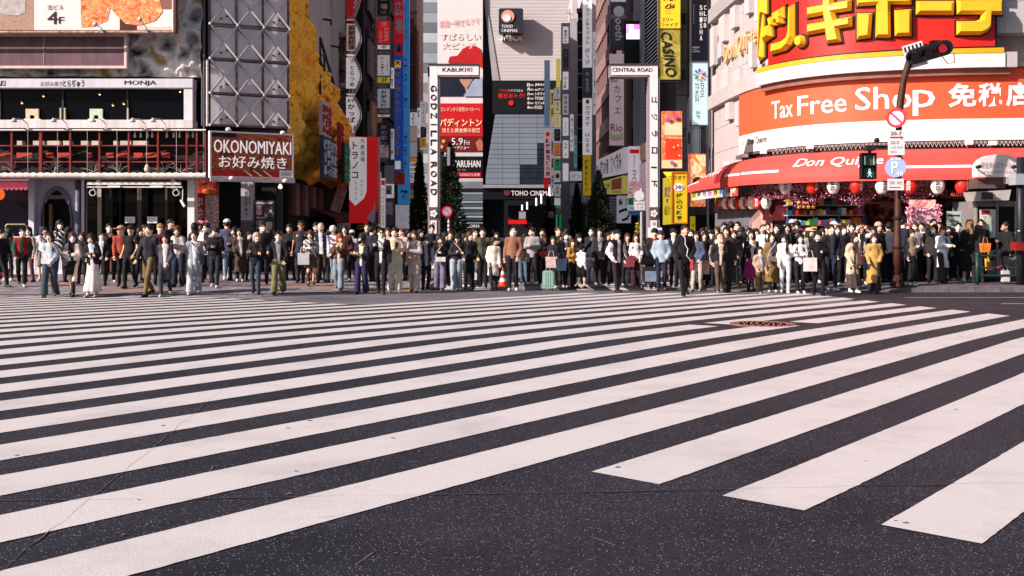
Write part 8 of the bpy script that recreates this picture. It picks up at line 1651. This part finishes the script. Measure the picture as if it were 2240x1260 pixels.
# x headtop feet(or dDistance) yaw walk arms | top | bottom | hair#colour | extras | label
CROWD = '''
4 501 632 70 .9 d|c 16151a|t 141318|s#121014||person in black coat striding sideways past the low white fence
48 498 638 8 .7 d|v a0161f 1c4438|t 121115|s#14100f|Sd8d0cc|person in red puffer vest over a green sweatshirt and black trousers
64 496 d30 -10 0 d|j b8a8a4|t 6a3a3a|l#1a1412|M|masked person with pale jacket half hidden behind the red vest
97 495 614 15 .5 hd|j d2c8c4|g 8a7a70|l#20181a|Sd8d0d0|person in white printed jacket and shorts near the arched doorway
109 507 651 0 .6 d|j a2a6b2 c4ccd8|w 3c4450|l#16110f|We0d8d4 Sb87a4a|long-haired person in pale blue jacket, white belt bag and faded jeans
131 481 d30 12 0 xd|s cfc6c0 . plaid|t 2a262c|l#1c1512|M|tall masked person in white patterned jacket before the arched doorway
159 508 650 -4 .7 x|j d0c2ba 1a1518|m 121014 .60|l#4a2a1c|M O15131a|masked person in cream jacket, black miniskirt and tall black boots
179 508 d29 0 0 d|j 1e1a1e|t 17151a|b#4a1f18|M|red-haired masked person in black behind the cream jacket
201 510 648 4 .6 px|j 15161c cfd2da|s d8c8c4 .16|b#17110f|Sc8b0a0|bob-haired person in black jacket and long floaty white skirt
221 507 d28 -6 0 d|s 14161f dad4d2|t 15151a|s#110f10|S17151a|person in navy sweater with white collar and black trousers by the slatted wall
266 493 631 10 .3 d|j 9a4030|t 17161a|k#b0885a|Cb58a5c S1a181c|person in rust red bomber jacket and tan cap
286 492 640 2 .5 d|t 131217|t 17161b|s#120f10|C14141a S1a181c|person in black T-shirt, black trousers and black cap
305 497 d29.5 60 0 d|j 1a1719|t 15141a|l#141012||dark-haired person turned sideways behind the black T-shirt
325 491 649 -5 .75 d|j 26252e 0e0e12|t 6e5a38|s#14100f|S14131a|person in shiny black windbreaker and khaki trousers stepping off the kerb
350 489 d28.6 5 0 d|j 2c2428 6a1a24|t 1a181c|k#8a6a4a|C9a7850|person in tan cap and maroon scarf behind the windbreaker
363 511 649 6 .7 d|c 4a464e e2dadb|t 34323a|b#17110f|Scfcacc|smiling person in charcoal cardigan over a white top and grey trousers
373 478 d30 50 0 d|j 15161d|t 15141a|s#1a1412||tall person in navy seen from the side behind the charcoal cardigan
390 493 628 -12 .3 p|j b6aeb4 8a7670|w 23283a|b#4a2c1c|F8a6a62 H|person in pale grey jacket and scarf looking at a phone, dark flared jeans
424 504 644 -4 .6 bd|c 82868e dcd8da|w b0b2b4|n#1c1512|D14131a Sd8d2d0|person in grey-blue cardigan with black bag and pale wide trousers
428 487 d30 170 0 d|j 17151a|t 15141a|b#121011||person with dark bob seen from behind by the white pillar
452 487 d29.6 0 0 p|j c9c2c0 2a262a|t 1a181c|s#121012|M|masked person in black and white jacket before the red menu banner
470 497 639 2 .4 p|h 141318|t 22272f|s#120f10|H Sd8d2d4|heavy-set person in black hoodie typing on a phone, dark jeans
496 479 613 170 .3 d|j 484a62|t 8492a0|s#2a2422|Cd8d4d4 Sd0ccce|person in white cap and slate jacket seen from behind
525 499 616 10 .2 d|l 4a342e d2cacb|t 141217|b#17110f|Sd8d2d0|person in long brown coat and white shoes walking by the menu board
547 505 d31 40 0 d|j 23242e|t 1a1a20|s#141012||short person in dark jacket between the brown coat and grey hair
561 508 643 6 .35 x|f 17161b|t 343e4e|b#a89a96|S15141a|person with pale ash bob and black puffer jacket, arms folded
574 486 d28.8 4 0 d|j 15151b|t 17161b|s#15100f|M|masked person with tousled black hair before the black menu board
609 506 644 -3 .7 d|j 16161b 8a8084|w 6d6848|s#15110f|F9a928a S1a181c|smiling person in black jacket, grey sweater and olive trousers
658 482 619 8 .2 d|t 2b2a31|t 262c34|s#1c1614D|G S14131a|tall person in dark shirt and sunglasses with hands clasped
680 503 636 20 .4 p|j 6d6a70 . plaid|m 4a463e .56|l#4a2219|Te2d8d2 H O4a241a|person in checked jacket and short skirt carrying a white tote, brown boots
703 487 619 -6 .3 d|v 17222f d4d0d4|t 3c2c28|k#b8b2b0|S3a2a24|grey-haired person in navy quilted vest and brown trousers
722 500 d29.6 160 0 d|j 4a5a70|t 8a8a92|s#17120f||person in blue jacket seen from behind next to the quilted vest
727 492 619 -35 .3 d|s 7a4458 . plaid|t 23222a|k#dcd8d6|S2a262a|white-haired person in plaid shirt looking down
743 510 640 4 .7 ph|j 5a3424 cbb89a|w 7c8894|b#8a3c1e|H S14131a|copper-haired person in brown suede jacket and flared pale jeans
770 503 611 175 0 d|s b6b2b2|t 15141a|s#15120f|Cd0ccca P1c2230 Sd0ccce|person in white cap and grey shirt with a backpack
791 512 641 -8 .4 xp|j 1f1b2a d8c6a4|w 2c2348|b#141011|M17151a Fd4c09c S2a2628|person in cream scarf and black mask with wide indigo trousers
815 494 616 150 .2 d|j 23242f|t 17161b|s#15110f|S17151a|person in dark navy jacket seen from behind beside the black suit
834 498 631 10 .5 db|j 17151a d8d2d2|t 141318|s#1c1512|G D1a181c S4a2a20|person in glasses, black jacket and white shirt with bag strap
863 496 628 18 .3 p|s d8c4aa|w ddcbb4|s#15110f|H Sd8d0c8|person in cream top and wide cream trousers checking a phone
878 499 d31 -20 0 h|j c8a8a0|t 4a3a3a|s#4a2a20||person in pale pink top behind the cream outfit
892 502 d31.5 60 0 d|j 1c1a1e|t 17161a|b#121011||dark-haired person turned away between pale outfits near the gate
907 504 633 -5 .3 xd|c b9a8a0|w c4b2a4|l#4a2c20|Wb8907c S8a6a60|long-haired person in beige-grey coat holding a tan bag
921 501 d31 40 0 d|j 17161b|t 15141a|l#15110f||person in black leaning out beside the gate upright
930 518 632 4 .2 d|v 2f2c33 9a96a4|t 15141a|s#120f10|C17161c Sd0ccce|child in black cap and grey vest with black trousers
962 513 635 0 .4 hp|s 141318|w 6d687a|b#351a1e|We4dad6 S17151a|short-haired person in black sweater carrying a big white tote in front
986 505 621 -15 .2 d|j 1c252e|t 17161f|s#3a2a20||person in dark teal jacket between the tote and the leather jacket
1000 510 636 -8 .3 px|j 26242a|w 9aa2a8|l#241917|C14131a Dd4c4bc Sd8d4d4|person in black cap, leather jacket and pale flared jeans
1018 510 628 10 .3 d|j 17161b|s 4a4a50 .16 dots|l#15110f|Sd4cecc|person in black coat and dotted long skirt
1026 506 d29.6 -5 0 d|c 141318|t 121116|l#4a2c20||tall long-haired person in black coat behind the dotted skirt
1057 498 629 4 .3 d|f 47462f 2a262a|t 121116|s#100d0e|S14131a|bearded person in olive quilted jacket and black trousers
1080 518 636 3 .35 d|c e0d2c2|t 2c2838|b#2c1a16|S17151a|short person in cream oversized jacket with striped dark trousers
1123 493 636 0 .2 d|s 8a5c48 8a5c48|t 1c1418|s#14100f|Mf0eae8 Sdcd6d6|person in brown sweater and white mask with white trainers
1146 511 621 160 .2 d|j 3a241f|w 56646e|l#2a1a16|S2a2628|person in dark brown coat and jeans turned away
1186 500 621 10 .1 hx|j 17151a 8a7e7c|t 121116|s#17120f|Wc03a32 S14131a|person in black suit holding a red pouch, hand at chin
1211 516 d30 -30 0 d|j 1a181c|t 17161a|b#17110f||small person in black beside the black suit
1236 505 629 30 .2 xd|j 4a4448 d8d0d0|t 1a1519|l#2c1a18|M Sd8b8b4|long-haired masked person in white and black by the suitcase
1253 522 631 35 .2 x|s a8782e|t 141217|l#4a2a1c|S17151a|person in mustard top bending towards a child
1271 535 632 150 .3 xd|s e2dadb . dots|g 121116|n#1c1210|S17151a|child in white polka-dot top and black shorts seen from behind
1312 498 626 6 .2 d|f 2c262d 9a949a|t 17161b|b#17120f|W1c181e Sd8d4d2|person in black puffer jacket and striped top with belt pouch
1351 502 640 45 .3 d|v 17151a d2c6c4|t 231c22|s#15110f|C15131a S2a262c|person in black and white varsity jacket and cap looking aside
1392 510 629 -4 .2 d|s d8d0ca|w 351a24|l#3c201a|T7a3440 S17151a|person in white fleece and dark maroon trousers
1419 520 d30.4 20 0 d|j 17161b|t 1a1a22|s#15110f||person in black behind the pushchair
1433 500 d29.6 8 0 d|j 1f1719 8a1f24|t 17161b|s#15110f|B15151a|person in black beanie and dark jacket by the gate foot
1447 504 635 -3 .3 k|f 90a0ac|t 1d2034|s#17120f|C1a2036 S5a565c|person in pale blue puffer jacket and navy cap, hands in pockets
1474 500 626 8 .2 d|j 23242e cfc8c6|t 1f2028|s#17120f|C1a2034 S4a4850|person in navy cap and dark jacket over white shirt
1498 491 648 2 .6 k|h 121115|t 131217|s#2a1812|S14131a|tall person all in black with a pale cord down the front
1523 506 638 -20 .3 d|j 4a5268|t b0a296|l#15110f|Tc02a2e S8a8086|person in slate jacket and beige trousers with red bag
1541 507 d29.5 30 0 d|j 2a2024|t 1a181c|b#2a1714||brown-haired person behind the tall black outfit
1557 503 d30 -10 0 d|j 1c1a1e|t 17161b|s#15110f|C14131a M|masked person in black cap before the grey store wall
1566 516 d29.3 5 0 d|j 8a7a70|t 17161b|l#2a1a16|M|short masked person with light collar near the bald head
1575 511 641 -3 .45 pd|j 17161b c8b59c|t 54443a|k#c9a090|S8a7c70|elderly bald person in black jacket and beige shirt
1591 495 632 -25 .3 d|l 2f2320|t 1c191d|l#17120f|S2a262a|person in long dark brown coat with black hair beside the elderly person
1606 503 d29.4 -5 0 d|j 17161b|t 17161b|b#4a241c|M|masked auburn-haired person in black near the long brown coat
1612 490 616 15 .2 kd|f 14131a|t 8d8a94|s#17120f|Sd8d4d2|bearded person in black padded jacket and grey trousers
1638 498 d30 -5 0 h|j c8b8b0|t 2a262a|l#15110f||long-haired person in pale jacket before the store wall
1644 503 625 4 .1 h|s 121116 d8ccc8|s 8a1f62 .38|l#15110f|O121116|person in black sweater and magenta skirt
1662 539 630 5 .2 d|j a88e78 cfc6c2|t 6d5038|b#15100f|Sd2ccc8|child in khaki jacket and brown trousers
1668 491 d29.6 -15 0 ud|s e2dcda|t 23222a|t#15110f||person in white top with raised arm and dark plait
1690 508 627 10 .2 d|l 7a5c34 34345a|t 17161b|b#17120f|Wc4aea2 Sd8d2ca|person in olive coat over a blue top with pink belt bag
1717 511 634 -6 .4 pd|h e2dcdc|t b4b9c0|l#15110f|H Sd8d4d4|person in white hoodie with red print and pale jeans
1722 489 d29.8 12 0 d|j 17161b|t 17161b|l#121011||long-haired person in black before the goods shelf
1734 480 d31 -20 0 d|j 1a191e|t 17161b|k#15110f|Cd2cac6 G|tall person in pale cap and glasses by the goods shelf
1752 511 631 6 .2 x|s d4cad4|t 17151c|l#15110f|M Sd8d0cc|masked person in pale lilac blouse and black trousers
1746 482 d31.5 170 0 d|j 1c1a1e|t 17161b|s#15110f||person with dark hair turned away beside the tall pale cap
1773 498 d29.2 0 0 d|j 9a948e 2a262a|t 2a262a|l#2a1a16|Cc8b4a4|person in beige cap beside the lilac blouse
1789 505 647 8 .4 pk|h 100f13|t 111015|s#110e10|Mb8b8cc Td8ccc4 H S14131a|masked person all in black with white tote, stepping off the kerb
1800 500 d29.8 30 0 h|j 5a3c34|t 2a2024|b#3a2018||person in brown before the goods shelf, face half hidden
1818 490 625 -4 .3 k|j 17171e 3a3a48|t 24263a|s#14100f|Sdcd8d8|broad person in black jacket and navy trousers with white trainers
1844 492 d29.2 0 0 d|j 1a191e|t 17161b|l#15110f|M|masked person with black fringe before the store entrance
1825 484 d31 20 0 d|j 3a3438|t 1a181c|k#d0b8a8|Cdcccc0|person in cream bucket hat before the packets
1865 487 d29.6 -8 0 d|f 15151b|t 17161b|l#121012|M|masked long-haired person in black puffer by the entrance
1868 509 638 -6 .3 d|l c4a890 4a3c3e|s 4a3c3c .2|l#2a1814|D5a2a34 Sdcd8d8|long-haired person in open pale trench over a taupe dress
1886 489 d29.4 0 0 u|j cfc4c0 17161b|t 17161b|l#17120f||person with fluffy white collar adjusting hair
1913 511 637 5 .2 kd|l b58a4c|w 2a2a34|l#4a1f1a|M S3a4450|masked person in long mustard coat at the kerb
1921 486 d30 15 0 d|j 1c191c|t 17161b|l#2a1a16|Bb09a90|person in pale knitted hat behind the mustard coat
1908 496 d29.5 -5 0 d|j 23202a|t 1a181c|l#15110f||dark-haired person between the fluffy collar and knitted hat
1944 486 616 160 .2 h|s d8d2d2|w 17161b|s#15110f|Te0dad8 S8a8a92|person in white shirt and black trousers lifting a phone beside the rusty pole
1976 476 d30 150 0 d|j 1c2436|t 1f2230|s#15110f||person in dark navy turned away behind the rusty pole
1993 499 625 4 .2 pd|j 8d7668|s 15131a .14|b#3a1c16|Sd8d0d2|person in taupe jacket and long black skirt beside the rusty pole
2017 486 613 -8 .2 d|j 58227a cfc6ce|t 3c4656|s#17110f|Dd8ccd4 S2a2a34|person in purple sports jacket with white strap
2041 478 d30.6 20 0 d|j 17161b|t 1a181c|s#15110f||person with short black hair before the flower stand
2042 490 d29.6 -15 0 d|j 2a262b|t 1a181c|b#15110f|M|person with dark bob between the purple and white jackets
2063 495 620 6 .35 x|c d6d8e0|w 3c2822|l#4a241c|D1a1a22 S2a2024|person in white short coat with folded arms and brown trousers
2085 483 609 165 .1 d|c 17161b|t 17161b|l#0f0d0f||person with very long black hair seen from behind
2106 473 603 175 .2 d|s b2aeb2|w 4a5a72|s#3a2a20|D15131a S5a2c1e|tall person in grey sweater and jeans seen from behind
2119 479 d30.2 170 0 d|j 1c191c|s 17151a .3|l#8a6038||person with long light brown hair seen from behind
2140 491 d29.6 165 0 d|f 17161b|t 1a181c|l#1c1414||person in shiny black jacket with pink hair tie by the railing
2146 479 d30.4 -10 0 d|j 1f1c20|t 17161b|s#15110f||person in dark jacket before the kiosk window
'''
def parse_crowd():
    for ln in CROWD.strip().split('\n'):
        a, top, bot, hair, ext, lab = ln.split('|'); x, hy, fy, yaw, walk, arms = a.split(); bg_ = fy[0] == 'd'
        b = bot.split(); b = b[:2] + [b[2]] + b[3:] if len(b) > 2 else b
        person(float(x), float(hy), None if bg_ else float(fy), float(yaw), float(walk), arms, top.split(), b, hair, ext.split(), lab, detail=.65 if bg_ else .9, dist=float(fy[1:]) if bg_ else None)
parse_crowd()
# seated person on the railing
person(2200, 484, None, -70, 0, 'dp', ['j', '15151b'], ['t', '14131a'], 'k#2a1c18D', ['S8a2a3a'], 'bald person in black coat sitting on the green railing', detail=.9, dist=28.95, seat=True)
# walkers in the shaded street and heads between the front rows
rc = random.Random(77); cols_ = ['17161b', '211e24', '17161b', '2a2429', '1c2030', '3a2c28', '9a9092', '4a242a', '222a32']
deep = 0
for i in range(22):
    x = rc.uniform(985, 1330); d = rc.uniform(40, 85); fe = rc.random() < .5
    person(x, HY - 2300 * (rc.uniform(1.55, 1.75) - 1.7) / d, None, rc.choice((0, 0, 180)), rc.uniform(0, .5), 'd', [rc.choice('jjcs'), rc.choice(cols_)], ['t', rc.choice(cols_[:5])], ('l#' if fe else 's#') + '15110f', [], 'small shaded pedestrian deep in the street between the two white gates', 'pedestrians deep in the street', detail=.4, dist=d)
gaps = [(20, 30.5), (150, 30), (318, 31), (441, 31), (512, 31), (635, 31), (756, 30.5), (1040, 31), (1120, 33), (1085, 33), (1190, 33), (1265, 32), (1295, 32), (1330, 32.5), (240, 30), (590, 30.5), (692, 31), (803, 31), (850, 31), (945, 31.5), (976, 31), (1165, 32), (1222, 32), (1340, 31), (1372, 31), (1486, 30.5), (1512, 30), (1548, 31), (1583, 30.6), (1598, 31), (1625, 31), (1654, 30.5), (1680, 31), (1700, 30.4), (1708, 31.2), (1740, 30), (1762, 31), (1781, 30.6), (1810, 31), (1833, 30), (1855, 30.8), (1876, 30.6), (1897, 31), (1930, 31), (1955, 30.6), (2003, 30.6), (2028, 30.8), (2055, 30.4), (2075, 30.8), (2095, 31), (2128, 31), (1535, 30.8), (1570, 30.4), (1615, 30), (1649, 31.4), (1675, 30.2), (1725, 31.2), (1795, 31.2), (1848, 31.4), (1903, 30.4), (1985, 31.4)]
seen2 = set()
near_lab = ['by the low white fence', 'by the arched doorway', 'before the paper notices', 'near the white pillar', 'by the red menu banner', 'near the menu board', 'under the yellow rock wall', 'under the red shield sign', 'by the road gate', 'in the street mouth', 'by the central road gate', 'before the karaoke box sign', 'before the grey store wall', 'under the lantern row', 'before the goods shelf', 'before the store entrance', 'by the rusty pole', 'by the flower stand', 'near the kiosk']
nx_ = [60, 200, 380, 445, 520, 600, 700, 780, 950, 1230, 1400, 1510, 1590, 1690, 1850, 1940, 1980, 2060, 2240]
for i, (x, d) in enumerate(gaps):
    fe = rc.random() < .6; hm = 1.50 if fe else 1.63; H_ = rc.uniform(hm, hm + .13); g = gz(PX(x, d), d); c = rc.choice(cols_); hc = rc.choice(['15110f', '121011', '2a1a16', '4a2a1c', '1c1512']); mk = rc.random() < .3; ti = rc.choice('jjjcs')
    lab = ('masked ' if mk else '') + ('long-haired ' if fe else 'short-haired ') + 'person in ' + COLN(c) + {'j': ' jacket', 'c': ' coat', 's': ' sweater'}[ti] + ' second row ' + near_lab[[k for k, v in enumerate(nx_) if x < v][0]]
    ll_ = lab; kk = 0
    while lab in seen2: lab = ll_.replace('person in', 'person with ' + ('pale face' if kk == 0 else 'dark fringe' if kk == 1 else 'turned head') + ' in'); kk += 1
    seen2.add(lab)
    person(x, HY - 2300 * (H_ + g - CH) / d, None, rc.choice((0, 10, -15, 20, 160)), 0, rc.choice(('d', 'd', 'p', 'h')), [ti, c], ['t', rc.choice(cols_[:5])], ('l#' if fe else 's#') + hc, ['M'] if mk else [], lab, detail=.5, dist=d)
# ---- suitcase, pushchair, bags
zf = lambda x, d: gz(PX(x, d), d)
d = 28.9; t = thing('suitcase', 'mint green wheeled suitcase standing beside the person in black suit', 'suitcase', (PX(1199, d), d, zf(1199, d))); MT = mat('8fb0a4', .4, .08); b = MB(); z0 = zf(1199, d)
x0, x1 = PX(1187, d), PX(1212, d); b.prism([(x0 + .03, d, z0 + .06), (x1 - .03, d, z0 + .06), (x1, d, z0 + .1), (x1, d, z0 + .5), (x1 - .03, d, z0 + .54), (x0 + .03, d, z0 + .54), (x0, d, z0 + .5), (x0, d, z0 + .1)], (0, .22, 0)); b.build('shell', MT, t)
for k in range(4): MB().box(x0 + .05 + k * .065, d - .012, z0 + .1, x0 + .085 + k * .065, d, z0 + .5).build('rib', MT, t)
for xx_ in (x0 + .04, x1 - .04):
    for yy_ in (d + .03, d + .19): MB().lathe((xx_, yy_, z0 + .03), [(.03, -.012), (.03, .012)], 8, 'x').build('wheel', BLACK, t)
b = MB(); b.tube([(x0 + .1, d + .11, z0 + .54), (x0 + .1, d + .11, z0 + .85), (x1 - .1, d + .11, z0 + .85), (x1 - .1, d + .11, z0 + .54)], .01, 6); b.build('handle', STEEL, t)
def bag(x, y0, y1, w, dd_, c, lab, name='shopping_bag', strap=True):
    z0, z1 = PZ(y1, dd_), PZ(y0, dd_); xc = PX(x, dd_); hw = w * dd_ / F / 2; b = MB(); b.prism([(xc - hw, dd_, z1), (xc + hw, dd_, z1), (xc + hw * .8, dd_, z0), (xc - hw * .8, dd_, z0)], (0, .12, 0))
    if strap: b.tube([(xc - hw * .5, dd_ + .05, z1 - .01), (xc - hw * .3, dd_ + .05, z1 + .16), (xc + hw * .3, dd_ + .05, z1 + .16), (xc + hw * .5, dd_ + .05, z1 - .01)], .009, 5)
    tag(b.build(name, fabric(c)), lab, 'bag')
bag(1206, 562, 586, 26, 28.7, 'd0b0a8', 'pale pink shopping bag resting on the mint suitcase'); bag(1228, 566, 592, 26, 28.6, '2c3a4c', 'navy cloth bag hanging beside the mustard top'); bag(2157, 532, 552, 22, 29.2, 'd87a2c', 'orange handbag held behind the shiny black jacket'); bag(2167, 566, 592, 18, 29.0, 'd8a82a', 'yellow paper bag hanging inside the green railing', 'paper_bag'); bag(2201, 592, 616, 20, 28.95, 'cfc6c8', 'white carrier bag on the pavement under the seated person', 'carrier_bag'); bag(1546, 570, 600, 14, 28.4, 'd8b8ac', 'long pale pink shopping bag beside the elderly bald person'); bag(10, 588, 606, 14, 27.5, 'a8262c', 'red and white shopping bag swinging beside the black coat', 'shopping_bag')
d = 29.4; t = thing('pushchair', 'black folding pushchair with a child seat beside the person in white fleece', 'pushchair', (PX(1420, d), d, zf(1420, d))); z0 = zf(1420, d); xc = PX(1420, d); FB = fabric('17161b')
MB().prism([(xc - .2, d - .1, z0 + .62), (xc + .2, d - .1, z0 + .62), (xc + .17, d - .3, z0 + .35), (xc - .17, d - .3, z0 + .35)], (0, .08, .02)).build('seat', FB, t); b = MB(); hood = [(xc + .24 * math.cos(a), d - .02 - .12 * math.sin(a), z0 + .72 + .24 * math.sin(a)) for a in [math.pi * k / 8 for k in range(9)]]; b.prism(hood, (0, .3, -.05)); b.build('hood', FB, t)
MB().prism([(xc - .15, d - .32, z0 + .5), (xc + .15, d - .32, z0 + .5), (xc + .16, d - .42, z0 + .24), (xc - .16, d - .42, z0 + .24)], (0, .05, .02)).build('blanket', fabric('6a7a8c'), t)
for sx in (-1, 1):
    MB().tube([(xc + sx * .22, d + .25, z0 + .95), (xc + sx * .22, d - .02, z0 + .5), (xc + sx * .22, d - .36, z0 + .12)], .013, 6).build('frame_tube', mat('8f8c92', .35, .1, 5, .6), t); MB().tube([(xc + sx * .22, d - .02, z0 + .5), (xc + sx * .22, d + .22, z0 + .12)], .013, 6).build('frame_tube', mat('8f8c92', .35, .1, 5, .6), t)
    for yy_ in (-.38, .24): MB().lathe((xc + sx * .22, d + yy_, z0 + .09), [(.06, -.015), (.09, -.015), (.09, .015), (.06, .015), (.06, -.015)], 12, 'x').build('wheel', BLACK, t)
MB().tube([(xc - .22, d + .25, z0 + .95), (xc + .22, d + .25, z0 + .95)], .014, 6).build('handle', BLACK, t)
# earphone cord of the tall person in black
d = 25.9; b = MB(); b.tube([P(1492, 507, d), P(1490, 512, d - .17), P(1499, 520, d - .2), P(1499, 535, d - .22), P(1505, 545, d - .23), P(1502, 560, d - .24), P(1508, 566, d - .22), P(1511, 572, d - .18)], .011, 5); tag(b.build('earphone_cord', mat('d8d0c4', .5)), 'pale earphone cord hanging down the front of the tall person in black', 'cord')
# ================================================================ lettering, lantern copies
if LANTERNS:
    protos = {0: lantern_proto(False), 1: lantern_proto(True)}; used = {0: 0, 1: 0}
flush_texts()
for x, y, o, red, label, grp, s in LANTERNS:
    d = dpath(x) - o; loc = Vector((PX(x, d), d, PZ(y, d)))
    p = protos[red]
    if not used[red]: used[red] = 1; c = p
    else: c = copy_tree(p)
    c.location = loc; c.scale = (1.4, 1.4, 1.4) if s > 1 else (1.25, 1.25, 1.25); c.rotation_euler.z = ((x * 7) % 11 - 5) * .12; c['label'] = label; c['group'] = grp
